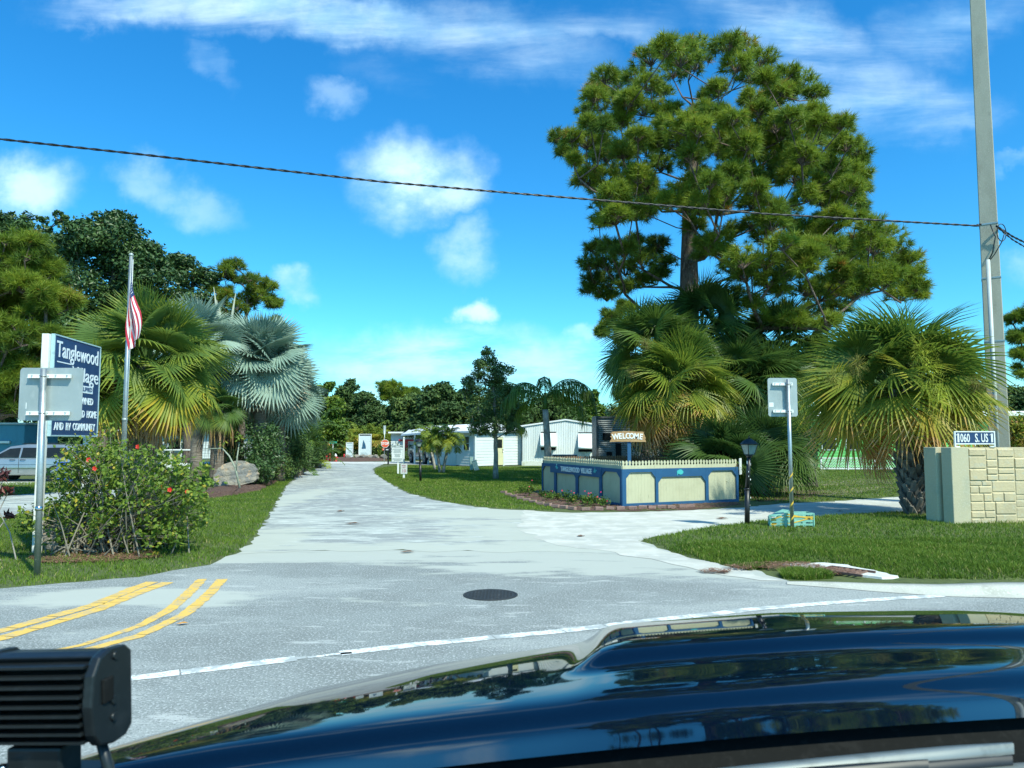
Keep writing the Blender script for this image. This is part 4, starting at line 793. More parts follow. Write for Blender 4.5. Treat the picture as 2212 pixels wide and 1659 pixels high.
for (px, py, Y) in [(298, 965, 12.2), (367, 1058, 12.0), (405, 1062, 12.1), (192, 993, 12.0), (205, 1012, 12.1), (352, 1052, 12.6)]:
    c = at(px, py, Y); fb = MB()
    for k in range(5):
        a = k*1.2566; d = np.array([math.cos(a), -.25, math.sin(a)]); s = np.array([-math.sin(a), 0, math.cos(a)]); fb.add([c, c+d*.028+s*.018, c+d*.042, c+d*.028-s*.018], np.array([[0, 1, 2, 3]]))
    fb.tube([c, c+np.array([0, -.06, .01])], [.004, .003], 5); fb.build('flower', m_petal, root, world=True)
# croton at the left edge
g = np.random.default_rng(52); cb = gp(-42, 1215); root = thing('croton_bush', 'dark red leaved croton bush at the left edge of the lawn', 'bush', cb); stm = MB(); lf = MB()
for i in range(26):
    tip = np.array([cb[0]+g.normal(-.05, .22), cb[1]+g.normal(0, .25), g.uniform(.4, 1.45)]); b = np.array([cb[0]+g.normal(-.1, .15), cb[1]+g.normal(0, .1), 0]); stm.tube([b, (b+tip)/2+g.normal(0, .05, 3), tip], [.014, .010, .007], 5, cap=False)
    k = 16; d = rand_dirs(g, k); leaves(lf, g, tip+d*g.uniform(.02, .10, (k, 1)), .14, np.clip(g.normal(.45, .25, k), 0, 1), aspect=.35, Z=d)
lf.build('foliage', m_croton, root, world=True); stm.build('stems', m_bark_pale, root, world=True)
# bare frangipani stems near the boulder
g = np.random.default_rng(53); b = gp(520, 1063); Yb = b[1]; root = thing('frangipani', 'bare pale forked stems growing from the mulch in front of the boulder', 'shrub', b); mb = MB()
mb.tube([b, at(508, 1010, Yb), at(495, 985, Yb), at(480, 968, Yb)], [.045, .035, .03, .02], 8); mb.tube([at(510, 1020, Yb), at(512, 990, Yb), at(517, 955, Yb+.1)], [.03, .025, .018], 8); mb.tube([at(480, 968, Yb), at(440, 970, Yb)], [.02, .012], 6)
mb.build('stems', mat('pale_stem', (.30, .34, .26), .8, layers=[(12, (.20, .22, .17), .45, .7)]), root, world=True)
lf = MB()
for p in [at(480, 962, Yb), at(520, 948, Yb), at(510, 944, Yb)]: leaves(lf, g, p+g.normal(0, .09, (16, 3)), .15, np.clip(g.normal(.6, .2, 16), 0, 1), aspect=.5)
lf.build('foliage', m_hib, root, world=True)
# flower bed of small red plants before the enclosure
for i, (px, py) in enumerate([(1128, 1066), (1150, 1068), (1172, 1074), (1192, 1078), (1205, 1080), (1222, 1083), (1242, 1085), (1262, 1088), (1278, 1091), (1292, 1093), (1305, 1096), (1140, 1072), (1185, 1082), (1235, 1090), (1268, 1094)]):
    g = np.random.default_rng(500+i); c = gp(px, py); root = thing('flowering_plant', 'low red flowering plant in the bed along the shaded side of the enclosure', 'plant', c, group='low flowering plants in the bed'); lf = MB(); h = g.uniform(.22, .36)
    k = 150; d = rand_dirs(g, k); P = c+np.array([0, 0, h*.55])+d*np.array([.2, .2, h*.55])*g.uniform(.2, 1, (k, 1)); leaves(lf, g, P, .07, np.clip(g.normal(.25, .2, k), 0, 1)); lf.build('foliage', m_hib, root, world=True)
    fb = MB(); k = int(g.integers(1, 4)); P = c+np.array([0, 0, h*.8])+g.normal(0, .08, (k, 3)); leaves(fb, g, P, .05, .5, Z=np.array([0, -1, .5]), aspect=.9); leaves(fb, g, P, .05, .5, Z=np.array([0, -1, .5]), aspect=.9); fb.build('flowers', m_petal2, root, world=True)
# ================================================================ MAN-MADE THINGS
m_galv = mat('galvanised_steel', (.42, .46, .46), .42, .75, layers=[(6, (.34, .38, .38), .45, .65), (40, (.50, .53, .53), .5, .7)])
m_alu = mat('sign_back_aluminium', (.38, .43, .425), .5, .35, layers=[(2, (.33, .38, .375), .4, .65), (12, (.42, .46, .45), .5, .7, (1, 1, .3))])
m_white = mat('white_paint', (.74, .77, .75), .55, layers=[(5, (.64, .67, .64), .5, .7), (18, (.50, .50, .45), .64, .78)])
m_wpost = mat('peeling_white_wood', (.72, .74, .70), .8, layers=[(9, (.55, .53, .46), .55, .68, (1, 1, .3)), (22, (.33, .25, .17), .66, .75, (1, 1, .35))], bump=(20, .5, .01, (1, 1, .3)))
m_navy = mat('navy_sign', (.012, .045, .13), .45, layers=[(4, (.02, .06, .16), .45, .7)])
m_letter = mat('white_letters', (.70, .78, .82), .6, layers=[(15, (.60, .68, .74), .5, .7)])
m_black = mat('black_paint', (.012, .013, .014), .4, layers=[(10, (.03, .03, .03), .5, .7)])
m_glassd = mat('dark_glass', (.010, .013, .015), .08, layers=[(3, (.02, .024, .024), .5, .7)], spec=.35)
m_frost = mat('lamp_glass', (.32, .40, .38), .25, layers=[(8, (.24, .32, .30), .4, .7)], trans=.25)
m_chrome = mat('chrome', (.6, .62, .63), .12, 1.0, layers=[(6, (.5, .52, .53), .4, .7)])
m_red = mat('red_paint', (.55, .03, .035), .5, layers=[(8, (.42, .03, .03), .5, .7)])
m_rub = mat('tyre_rubber', (.02, .02, .021), .85, layers=[(20, (.035, .035, .034), .5, .7)])
m_steelR = mat('blue_frame_paint', (.012, .085, .20), .6, layers=[(3, (.015, .10, .225), .45, .65), (16, (.03, .08, .14), .62, .76)], bump=(30, .3, .006))
m_board = mat('cream_green_boards', (.50, .50, .34), .8, layers=[(2, (.45, .45, .30), .4, .65), (14, (.30, .31, .21), .60, .76, (1, 1, .25))], bump=(25, .4, .008, (1, 1, .2)))
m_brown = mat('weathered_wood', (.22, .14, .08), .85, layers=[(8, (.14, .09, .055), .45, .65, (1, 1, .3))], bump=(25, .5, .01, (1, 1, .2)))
m_brick = mat('brick', (.30, .19, .16), .9, layers=[(6, (.22, .14, .12), .45, .65), (30, (.40, .30, .26), .55, .7)], bump=(40, .6, .01))
m_teal = mat('teal_enamel', (.06, .45, .45), .5, layers=[(8, (.05, .38, .40), .45, .7)])

def rrect(w, h, r, k=5):
    P = []
    for cx, cy, a0 in ((w/2-r, h/2-r, 0), (-w/2+r, h/2-r, 90), (-w/2+r, -h/2+r, 180), (w/2-r, -h/2+r, 270)):
        for i in range(k+1): a = R_(a0+90*i/k); P.append((cx+r*math.cos(a), cy+r*math.sin(a)))
    return P
def sign_back(name, label, base, px0, px1, py0, py1, postpx, r, lean=0, tape=False, sticker=None, seed=0):
    Y = base[1]; root = thing(name, label, 'road sign', base); A = at(px0, py0, Y-.06); B = at(px1, py1, Y-.06); w = B[0]-A[0]; h = A[2]-B[2]; c = (A+B)/2
    n = np.array([.02, -1, 0]); Rf = face_R(n); pY = Y-.0
    MB().prism(rrect(w, h, .05), -.002, .003, Rf, c+np.array([0, .115, 0])).build('sign_plate', m_alu, root, world=True)
    top = at(postpx, py0+4, Y)+np.array([0, .0, 0]); pb = MB(); b0 = np.array(base); b0[1] -= .0; pb.tube([b0-np.array([0, .02, .05]), np.array([top[0], Y-.02, top[2]])], r, 16); pb.build('post', m_galv, root, world=True)
    for fy in (.16, .86):
        bb = MB(); z = A[2]-h*fy; bb.box((c[0]-.01, Y+.040-.02, z), (w*.68, .03, .055)); bb.box((c[0]-.01, Y+.040-.035, z-.028), (w*.68, .05, .005))
        br = bb.build('bracket', m_white, root, world=True); sb = MB()
        for q in (-.28, -.1, .1, .28): sb.lathe([(.011, 0), (.011, .012), (.006, .016)], (c[0]+w*q, Y+.002, z+.005), 8, rotx(math.pi/2))
        o = sb.build('bolt', m_galv, root, world=True)
        cb = MB(); xx = b0[0]+(top[0]-b0[0])*(z/top[2]); cb.tube([(xx-r-.02, Y+.01, z), (xx-r*.9, Y-.02-r*.7, z), (xx, Y-.024-r, z), (xx+r*.9, Y-.02-r*.7, z), (xx+r+.02, Y+.01, z)], .007, 6); cb.build('clamp', m_galv, root, world=True)
    if sticker: x, z = sticker; MB().box((x, Y+.047, z), (.09, .004, .09)).build('sticker', m_white, root, world=True)
    return root, b0, top
b = gp(82, 1242); rr_, b0, t0_ = sign_back('road_sign', 'large blank grey back of a road sign at left, post wrapped with a metal band', b, 34, 165, 793, 908, 96.5, .042, sticker=(at(46, 876, b[1])[0], at(46, 876, b[1])[2]))
mb = MB(); q = at(86, 1098, b[1]); mb.lathe([(.046, -.03), (.050, -.028), (.050, .028), (.046, .03)], (q[0], b[1]-.02, q[2]), 16); mb.build('band', m_chrome, rr_, world=True)
b = gp(1711, 1149.6); rr_, b0, t0_ = sign_back('road_sign', 'smaller blank grey back of a road sign at right, post spiralled with yellow tape', b, 1661.7, 1728.3, 815.5, 899.4, 1701.5, .038, sticker=(at(1668, 874, b[1])[0], at(1668, 874, b[1])[2]))
m_tape = mat('yellow_tape', (.75, .47, .05), .5, layers=[(20, (.66, .38, .04), .5, .7)])
mb = MB(); P = []; T = np.linspace(0, 1, 160)
zt = at(1705, 1018, b[1])[2]
for t in T:
    z = .08+(zt-.08)*t; xx = b0[0]+(t0_[0]-b0[0])*z/t0_[2]; a = t*6.5*2*math.pi*.62; P.append(np.array([xx+.0395*math.cos(a), b[1]-.02+.0395*math.sin(a), z]))
for i in range(len(P)-1): mb.add([P[i]-np.array([0, 0, .022]), P[i+1]-np.array([0, 0, .022]), P[i+1]+np.array([0, 0, .022]), P[i]+np.array([0, 0, .022])], np.array([[0, 1, 2, 3]]))
mb.build('yellow_tape', m_tape, rr_, world=True)
# plastic crate lying taped to that post
cb = gp(1711, 1141); m_crate = mat('pale_green_plastic', (.24, .52, .42), .5, layers=[(5, (.20, .44, .36), .45, .65), (25, (.30, .48, .38), .6, .72)])
root = thing('crate', 'broken pale green plastic crate taped to the foot of the small sign post', 'crate', (cb[0], cb[1]+.0, 0))
Yc = b[1]+.10; x0, x1 = at(1680, 1120, Yc)[0], at(1757, 1120, Yc)[0]; H = .38; mb = MB(); D_ = .34
def slotted(mb, a, b_, z0, z1, rows, cols, th=.012):
    a = np.array(a); b_ = np.array(b_); Ln = np.linalg.norm(b_-a); u_ = (b_-a)/Ln
    hh = (z1-z0)/rows
    for r in range(rows+1): mb.bar(a+np.array([0, 0, z0+hh*r]), b_+np.array([0, 0, z0+hh*r]), th*1.3, hh*.58)
    for c_ in range(cols+1):
        p = a+u_*Ln*c_/cols; mb.bar(p+np.array([0, 0, z0-hh*.28]), p+np.array([0, 0, z1+hh*.28]), th, .07 if 0 < c_ < cols else .05, up=u_)
slotted(mb, (x0+.16, Yc, 0), (x1, Yc, 0), .07, H-.02, 4, 3); slotted(mb, (x0+.16, Yc+D_, 0), (x1, Yc+D_, 0), .07, H-.02, 4, 3); slotted(mb, (x1, Yc, 0), (x1, Yc+D_, 0), .07, H-.02, 4, 2)
slotted(mb, (x0-.12, Yc+.10, -.01), (x0+.17, Yc, 0), .07, H-.05, 4, 2); slotted(mb, (x0-.12, Yc+.10, -.01), (x0-.08, Yc+D_, 0), .06, H-.12, 3, 2)
mb.box(((x0+x1)/2+.08, Yc+D_/2, .03), (x1-x0-.16, D_, .012)); mb.bar((x0-.1, Yc+.1, .30), (x0+.25, Yc+.2, .43), .22, .012)
mb.build('shell', m_crate, root, world=True, bevel=.003)
mb = MB()
for (a, c_) in [((x0-.13, Yc+.09, .22), (x0+.2, Yc-.012, .36)), ((x0+.2, Yc-.012, .36), (x1+.01, Yc-.012, .25)), ((x0-.1, Yc+.08, .1), (x0+.35, Yc-.012, .19)), ((x0+.35, Yc-.012, .19), (x1+.01, Yc-.012, .30)), ((x0+.16, Yc-.014, .31), (x1, Yc-.014, .30)), ((x0-.13, Yc+.085, .14), (x0+.3, Yc-.016, .16))]:
    mb.bar(a, c_, .005, .022)
mb.build('yellow_tape', m_tape, root, world=True)

# ---------------------------------------------------------------- community sign
A = gp(107, 1190); A = np.array([at(107, 900, 12.65)[0], 12.65, 0]); B = np.array([at(208, 900, 14.5)[0], 14.5, 0]); dirn = unit(B-A); nrm = np.array([dirn[1], -dirn[0], 0]); Rf = face_R(nrm)
Wd = np.linalg.norm(B-A); zt = at(107, 722, 12.65)[2]; zb = at(107, 941, 12.65)[2]; Hh = zt-zb; cen = (A+B)/2+np.array([0, 0, (zt+zb)/2])
root = thing('community_sign', 'tall navy village sign with white lettering on two peeling white posts', 'sign', (A+B)/2)
MB().box(cen, (Wd, Hh, .05), Rf).build('sign_panel', m_navy, root, world=True)
for p, h in ((A-dirn*.02, zt+.0), (B-dirn*.13, zb+.03)):
    o = MB().box(p-nrm*.09+np.array([0, 0, h/2-.05]), (.115, .115, h+.1), rotz(math.atan2(dirn[1], dirn[0]))); o.build('post', m_wpost, root, world=True, bevel=.006)
fr = MB(); e = .02
for sx in (-1, 1): fr.box(cen+Rf@np.array([sx*(Wd/2), 0, .005]), (.022, Hh+.02, .062), Rf)
for sy in (-1, 1): fr.box(cen+Rf@np.array([0, sy*(Hh/2), .005]), (Wd+.02, .022, .062), Rf)
fr.build('frame', mat('sign_edge', (.38, .55, .58), .5, layers=[(8, (.28, .42, .45), .5, .7)]), root, world=True)
lt = MB()
def row(s, fy, h_, w_, x=0, bold=.0, mb=None): text(mb or lt, s, .3, Rf, cen+Rf@np.array([x*Wd, Hh*(.5-fy), .028]), .004, 1, 'CENTER', bold, fit=(w_*Wd, h_*Hh))
def slab_text(mb, s, size, R, c, xs, thick=.9):
    text(mb, s, size, R, c, .004, xs, 'CENTER', .012)
row('Tanglewood', .160, .215, .90, bold=.004); row('Village', .375, .20, .60, x=.17, bold=.004); row('QUALIFIED', .500, .05, .38, x=.14, bold=.01, mb=(q_ := MB()))
row('RESIDENT  OWNED', .625, .075, .80, x=-.03, bold=.02); row('MANUFACTURED  HOME', .765, .078, .93, bold=.02); row('AND  RV  COMMUNITY', .905, .078, .88, bold=.02)
# serif feet and caps of the display lettering
for fy, xs_, s_ in ((.145, (-.80, .34), .44),):
    pass
lt.build('lettering', m_letter, root, world=True)
pb = MB().box(cen+Rf@np.array([.14*Wd, Hh*(.5-.50), .0265]), (.42*Wd, .135, .006), Rf).box(cen+Rf@np.array([-.55, Hh*(.5-.262), .0265]), (.52, .02, .006), Rf); pb.build('light_strip', m_letter, root, world=True)
q_.xf = None; q_.V = [v+nrm*.004 for v in q_.V]; q_.build('strip_lettering', m_navy, root, world=True)

# ---------------------------------------------------------------- flagpole and flag
fY = 14.8; fb_ = np.array([at(276.5, 950, fY)[0], fY, 0]); ftop = at(283.5, 553, fY)
fb_[0] = ftop[0]+.0
root = thing('flagpole', 'slim metal flagpole before the fan palm', 'flagpole', fb_)
MB().tube([fb_, [ftop[0], fY, ftop[2]*.5], [ftop[0], fY, ftop[2]]], [.05, .045, .035], 14).build('pole', m_galv, root, world=True)
MB().lathe([(.04, 0), (.045, .03), (.02, .06)], (ftop[0], fY, ftop[2]), 12).lathe([(.05, -.03), (.052, 0), (.05, .03)], (ftop[0], fY, 2.3), 12).build('cap', m_alu, root, world=True)
MB().tube([[ftop[0]+.055, fY-.03, ftop[2]-.08], [ftop[0]+.07, fY-.04, 4.0], [ftop[0]+.06, fY-.04, 1.6]], .006, 5).build('halyard', m_white, root, world=True)
zf = at(283, 578, fY)[2]; L1 = (zf-at(283, 742, fY)[2])*1.12
root = thing('flag', 'American flag hanging limp on the flagpole', 'flag', (ftop[0], fY, zf-L1))
def fP(u, v):
    """u along the fly, v up the hoist; the cloth hangs down in folds"""
    s = min(1, u*1.6); x = ftop[0]+.05 + (.02+.15*v)*s*(.75+.25*u) - .06*(1-v)*u + .05*math.sin(7*u+3*v)*u
    y = fY-.05 - .07*math.sin(9*v+2.5*u)*s - .05*math.sin(5*u)
    z = zf - (1-v)*.44*(1-.35*u) - u*(L1-.34) - .05*(v-.5)*math.sin(3*u)
    return [x, y, z]
red, whi, blu = MB(), MB(), MB(); NU = 40
for k in range(13):
    for j in range(3):
        v0, v1 = (k+j/3)/13, (k+(j+1)/3)/13
        for i in range(NU):
            u0, u1 = i/NU, (i+1)/NU; m_ = blu if (u0 < .4 and k >= 6) else (red if k % 2 == 0 else whi)
            m_.add([fP(u0, v0), fP(u1, v0), fP(u1, v1), fP(u0, v1)], np.array([[0, 1, 2, 3]]))
red.build('red_stripe', mat('flag_red', (.50, .03, .06), .8, layers=[(6, (.42, .03, .05), .5, .7)]), root, world=True); whi.build('white_stripe', mat('flag_white', (.75, .76, .78), .8, layers=[(6, (.68, .69, .72), .5, .7)]), root, world=True)
blu.build('blue_canton', mat('flag_blue', (.02, .04, .14), .8, layers=[(6, (.03, .05, .17), .5, .7)]), root, world=True)
st = MB()
for i in range(9):
    for j in range(6 if i % 2 == 0 else 5):
        u = (i+.8)/25.5; v = 6/13+(j+(.5 if i % 2 == 0 else 1))/6.3*(7/13); p = np.array(fP(u, min(v, .985))); e = .004
        du = unit(np.array(fP(u+.01, v))-p); dv = unit(np.array(fP(u, min(.999, v+.01)))-p); nn_ = unit(np.cross(du, dv)); nn_ = nn_*(-1 if nn_[1] > 0 else 1)
        S_ = [p+nn_*e+(du*math.cos(a)+dv*math.sin(a))*(.017 if q % 2 == 0 else .007) for q, a in enumerate(np.linspace(0, 2*math.pi, 11)[:-1])]
        st.add([p+nn_*e]+S_, [[0, 1+q, 1+(q+1) % 10] for q in range(10)])
st.build('stars', MATS['flag_white'], root, world=True)

# ---------------------------------------------------------------- lamps
def lamp(label, base, top, chips=False, group='black lantern posts'):
    root = thing('street_lamp', label, 'lamp post', base, group=group); x, y, _ = base; H = top[2]; dx = top[0]-base[0]
    tb = MB(); tb.tube([[x, y, -.02], [x+dx*.2, y, H*.42]], [.056, .054], 14); tb.tube([[x+dx*.2, y, H*.42], [x+dx*.75, y, H-.44]], [.047, .040], 14)
    tb.lathe([(.058, -.02), (.064, 0), (.058, .02)], (x+dx*.2, y, H*.42), 14).lathe([(.045, -.03), (.075, 0), (.075, .02), (.05, .03)], (x+dx*.75, y, H-.44), 14); tb.build('post', m_black, root, world=True)
    c = np.array([x+dx*.8, y, H-.41]); a0 = R_(20); w0, w1, h = .075, .125, .22
    V = [(sx*w*1.0, sy*w*1.0, z) for w, z in ((w0, 0), (w1, h)) for sx, sy in ((-1, -1), (1, -1), (1, 1), (-1, 1))]; V = np.array(V)@rotz(a0).T+c
    MB().add(V, np.array([[0, 1, 5, 4], [1, 2, 6, 5], [2, 3, 7, 6], [3, 0, 4, 7]])).build('lantern_glass', m_frost, root, world=True)
    fr = MB()
    for i in range(4): fr.bar(V[i], V[i+4], .014, .014); fr.bar(V[4+i], V[4+(i+1) % 4], .016, .02); fr.bar(V[i], V[(i+1) % 4], .014, .014)
    fr.build('lantern_frame', m_black, root, world=True)
    rb = MB(); rb.lathe([(.20, 0), (.19, .015), (.14, .07), (.07, .11), (.05, .125)], c+np.array([0, 0, h]), 8, rotz(a0+R_(22.5))); rb.lathe([(.012, 0), (.02, .02), (.008, .05), (.012, .06), (.002, .075)], c+np.array([0, 0, h+.12]), 8)
    rb.build('lantern_roof', m_black, root, world=True)
    MB().lathe([(.02, 0), (.022, .05), (.04, .09), (.042, .11), (.025, .145), (.002, .15)], c, 12).build('bulb', mat('bulb_glass', (.8, .8, .72), .3, layers=[(5, (.74, .74, .66), .4, .7)]), root, world=True)
    if chips:
        cb_ = MB(); g = np.random.default_rng(3)
        for z, s in ((1.42, .05), (1.38, .04), (1.12, .02), (1.05, .03), (.72, .03), (1.22, .02), (.66, .025), (.5, .012), (.95, .012)):
            a = R_(g.uniform(210, 330)); p = np.array([x+dx*.55+.048*math.cos(a), y+.048*math.sin(a), z*H/2]); rr = np.array([-math.sin(a), math.cos(a), 0])
            pts = [p+rr*s*.4*math.cos(t)*g.uniform(.5, 1.2)+np.array([0, 0, 1])*s*math.sin(t)*g.uniform(.5, 1.2) for t in np.linspace(0, 6.28, 8)[:-1]]; cb_.add(pts, [list(range(7))])
        cb_.build('paint_chips', m_white, root, world=True)
    return root
b = gp(1614, 1141); lamp('black lantern post with peeling paint right of the picket enclosure', b, at(1620, 941, b[1]), True)
b = gp(908.5, 1040); lamp('black lantern post on the middle lawn beside the rules board', b, at(903.5, 945, b[1]), False)

# ---------------------------------------------------------------- picket enclosure
K = gp(1345, 1094.6); Re = gp(1595, 1083.5); Le = gp(1172, 1063.5); Bk = Re+Le-K; zP = at(1345, 995.5, K[1])[2]; zR = at(1345, 1013.5, K[1])[2]
root = thing('picket_enclosure', 'cream picket enclosure framed in blue with village lettering and fish cutouts', 'fence', K)
def frac(A, B, px, py=1040):
    r = ray(px, py); M = np.array([[(B-A)[0], -r[0]], [(B-A)[1], -r[1]]]); t = np.linalg.solve(M, -A[:2]); return t[0]
def picket_run(A, B, n, mp, off=0., z0=.05, name='pickets', col=None):
    d = B-A; Ln = np.linalg.norm(d); d = d/Ln; nr = np.array([d[1], -d[0], 0]); Rr = np.stack([d, [0, 0, 1.], nr], 1); w = Ln/n; mb = MB()
    for i in range(n):
        c = A+d*(i+.5)*w; g = random.uniform(-.008, .008); a = w*.49; h = zP+g
        poly = [(-a, z0), (a, z0), (a, h-.145), (a*.55, h-.125), (a*.45, h-.105), (a*.62, h-.085), (a*.80, h-.06), (a*.62, h-.028), (a*.25, h), (-a*.25, h), (-a*.62, h-.028), (-a*.80, h-.06), (-a*.62, h-.085), (-a*.45, h-.105), (-a*.55, h-.125), (-a, h-.145)]
        mb.prism(poly, -.009+random.uniform(-.002, .002), .009, Rr, c-nr*.03)
    mb.build(name, mp, root, world=True); return Rr, Ln
Rr1, L1_ = picket_run(K, Re, 38, m_board, name='pickets'); Rr2, L2_ = picket_run(Le, K, 46, m_board, name='pickets')
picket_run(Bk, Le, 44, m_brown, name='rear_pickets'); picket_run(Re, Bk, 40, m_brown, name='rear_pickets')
def P2(A, Rr, poly, h0, h1, mb): mb.prism(poly, h0, h1, Rr, A)
# right-hand (sunny) face
def fx(px): return frac(K, Re, px)*L1_
X = [0]+[fx(1261.8+x_*0.1984) for x_ in (452, 774, 802, 1318, 1348, 1652)]+[L1_]
fr = MB(); zt = zR; zb = .085; zh = zR-.245; zs = zR-.095; ch = .17
rect = lambda a, b, c, d: [(a, b), (c, b), (c, d), (a, d)]
for a, b_ in ((-.02, X[1]), (X[2], X[3]), (X[4], X[5]), (X[6], L1_)): P2(K, Rr1, rect(a, -.02, b_, zt), -.0, .032, fr)
for a, b_, zz in ((X[1], X[2], zs), (X[3], X[4], zh), (X[5], X[6], zs)):
    P2(K, Rr1, rect(a, zz, b_, zt), -.0, .030, fr); P2(K, Rr1, rect(a, -.02, b_, zb), 0., .030, fr)
    P2(K, Rr1, [(a, zz), (a, zz-ch), (a+ch*.9, zz)], 0, .027, fr); P2(K, Rr1, [(b_, zz), (b_-ch*.9, zz), (b_, zz-ch)], 0, .027, fr)
fr.build('blue_frame', m_steelR, root, world=True)
# left-hand (shaded) face: x measured from the far end Le
def fl(x_): return frac(Le, K, 1042.3+x_*.2728)*L2_
Xl = [0]+[fl(x_) for x_ in (480, 572, 588, 742, 760, 930, 948, 1095)]+[L2_]
fr = MB(); zhl = zR-.29; zsl = zR-.10
for a, b_ in ((0, Xl[1]), (Xl[2], Xl[3]), (Xl[4], Xl[5]), (Xl[6], Xl[7]), (Xl[8], L2_+.02)): P2(Le, Rr2, rect(a, -.02, b_, zt-.002), 0, .032, fr)
for a, b_, zz, gl, gr in ((Xl[1], Xl[2], zsl, 1, 1), (Xl[3], Xl[4], zhl, 0, 1), (Xl[5], Xl[6], zhl, 1, 0), (Xl[7], Xl[8], zsl, 1, 1)):
    P2(Le, Rr2, rect(a, zz, b_, zt), 0, .030, fr); P2(Le, Rr2, rect(a, -.02, b_, zb), 0, .030, fr); c_ = .16 if zz == zsl else .11; cw = c_*1.35
    if gl: P2(Le, Rr2, [(a, zz), (a, zz-c_), (a+cw, zz)], 0, .027, fr)
    if gr: P2(Le, Rr2, [(b_, zz), (b_-cw, zz), (b_, zz-c_)], 0, .027, fr)
P2(Le, Rr2, rect(Xl[2]-.3, zhl-.01, Xl[7], zt+.015), .034, .050, fr)
fr.build('blue_frame', m_steelR, root, world=True)
lt = MB(); c0, c1 = fl(632), fl(878); cm_ = Le+Rr2@np.array([(c0+c1)/2, zR-.14, .054]); text(lt, 'TANGLEWOOD  VILLAGE', .24, Rr2, cm_, .012, 1, 'CENTER', .03, fit=(c1-c0, .17)); lt.build('lettering', mat('painted_letters', (.80, .82, .78), .6, layers=[(9, (.72, .74, .70), .5, .7)]), root, world=True)
FISH = [(-.5, .0), (-.42, .13), (-.28, .22), (-.05, .30), (.15, .27), (.36, .12), (.42, .0), (.36, -.14), (.2, -.27), (-.02, -.30), (-.2, -.22), (-.30, -.16), (-.48, -.42), (-.44, -.1)]
DOVE = [(-.5, .02), (-.30, .04), (-.12, .16), (.0, .42), (.06, .12), (.25, .20), (.42, .06), (.22, .02), (.08, -.16), (-.18, -.16)]
def emblem(A, Rr, x, z, s, poly, flip=1, h=.054): MB().prism([(p[0]*s*flip, p[1]*s) for p in (poly if flip == 1 else poly[::-1])], h, h+.01, Rr, A+Rr@np.array([x, z, 0])).build('fish_cutout' if poly is FISH else 'bird_cutout', m_teal, root, world=True)
emblem(K, Rr1, fx(1261.8+1041*.1984), zR-.115, .26, FISH, 1, .034); emblem(Le, Rr2, fl(600), zR-.12, .30, DOVE, -1); emblem(Le, Rr2, fl(905), zR-.13, .28, DOVE, 1)
o = MB().box(Re+np.array([.12, .10, 1.08]), (.02, .26, .50), rotz(R_(-30))).build('white_board', m_white, root, world=True)
# welcome sign inside
wb = np.array([at(1359, 950, 22.6)[0], 22.6, 0]); root = thing('welcome_sign', 'rough plank sign reading WELCOME on a blue post above the pickets', 'sign', wb)
zt_ = at(1355, 931.5, 22.6)[2]; zb_ = at(1355, 954.5, 22.6)[2]
MB().box((wb[0], 22.63, zb_/2+.05), (.105, .09, zb_+.1)).build('post', m_steelR, root, world=True)
g = np.random.default_rng(8); xa, xb = at(1317, 940, 22.6)[0], at(1395, 940, 22.6)[0]; cxm = (xa+xb)/2; poly = []; hh = (zt_-zb_)
for x_ in np.linspace(xa, xb, 16): poly.append((x_-cxm+g.normal(0, .006), -hh/2+g.normal(0, .004)))
for z_ in np.linspace(-hh/2, hh/2, 9)[1:-1]: poly.append(((xb-cxm)-g.uniform(0, .09), z_))
for x_ in np.linspace(xb-.06, xa+.06, 14): poly.append((x_-cxm, hh/2-.02+.02*math.sin((x_-xa)*3)+g.normal(0, .004)))
for z_ in np.linspace(hh/2, -hh/2, 9)[1:-1]: poly.append(((xa-cxm)+g.uniform(0, .09), z_))
Rw = face_R((0, -1, 0)); MB().prism(poly, 0, .03, Rw, (cxm, 22.58, (zt_+zb_)/2)).build('plank', mat('raw_plank', (.42, .26, .12), .8, layers=[(5, (.32, .18, .08), .45, .65, (.3, 1, 3)), (18, (.52, .36, .18), .5, .7, (.3, 1, 3))], bump=(20, .6, .01, (.3, 1, 3))), root, world=True)
lt = MB(); ws = [.15, .105, .095, .11, .115, .15, .11]; tot = sum(ws)+.012*6; sc = (xb-xa-.20)/tot; x_ = -(xb-xa-.20)/2
for chh, w_ in zip('WELCOME', ws):
    w_ *= sc; xm = x_+w_/2; q = xm/((xb-xa)/2); text(lt, chh, .235, Rw@np.array([[math.cos(-q*.22), -math.sin(-q*.22), 0], [math.sin(-q*.22), math.cos(-q*.22), 0], [0, 0, 1]]), (cxm+xm, 22.575-.03, (zt_+zb_)/2+.012-.045*q*q), .006, .85*sc*.98, 'CENTER', .03); x_ += w_+.012*sc
lt.build('lettering', MATS['painted_letters'], root, world=True)
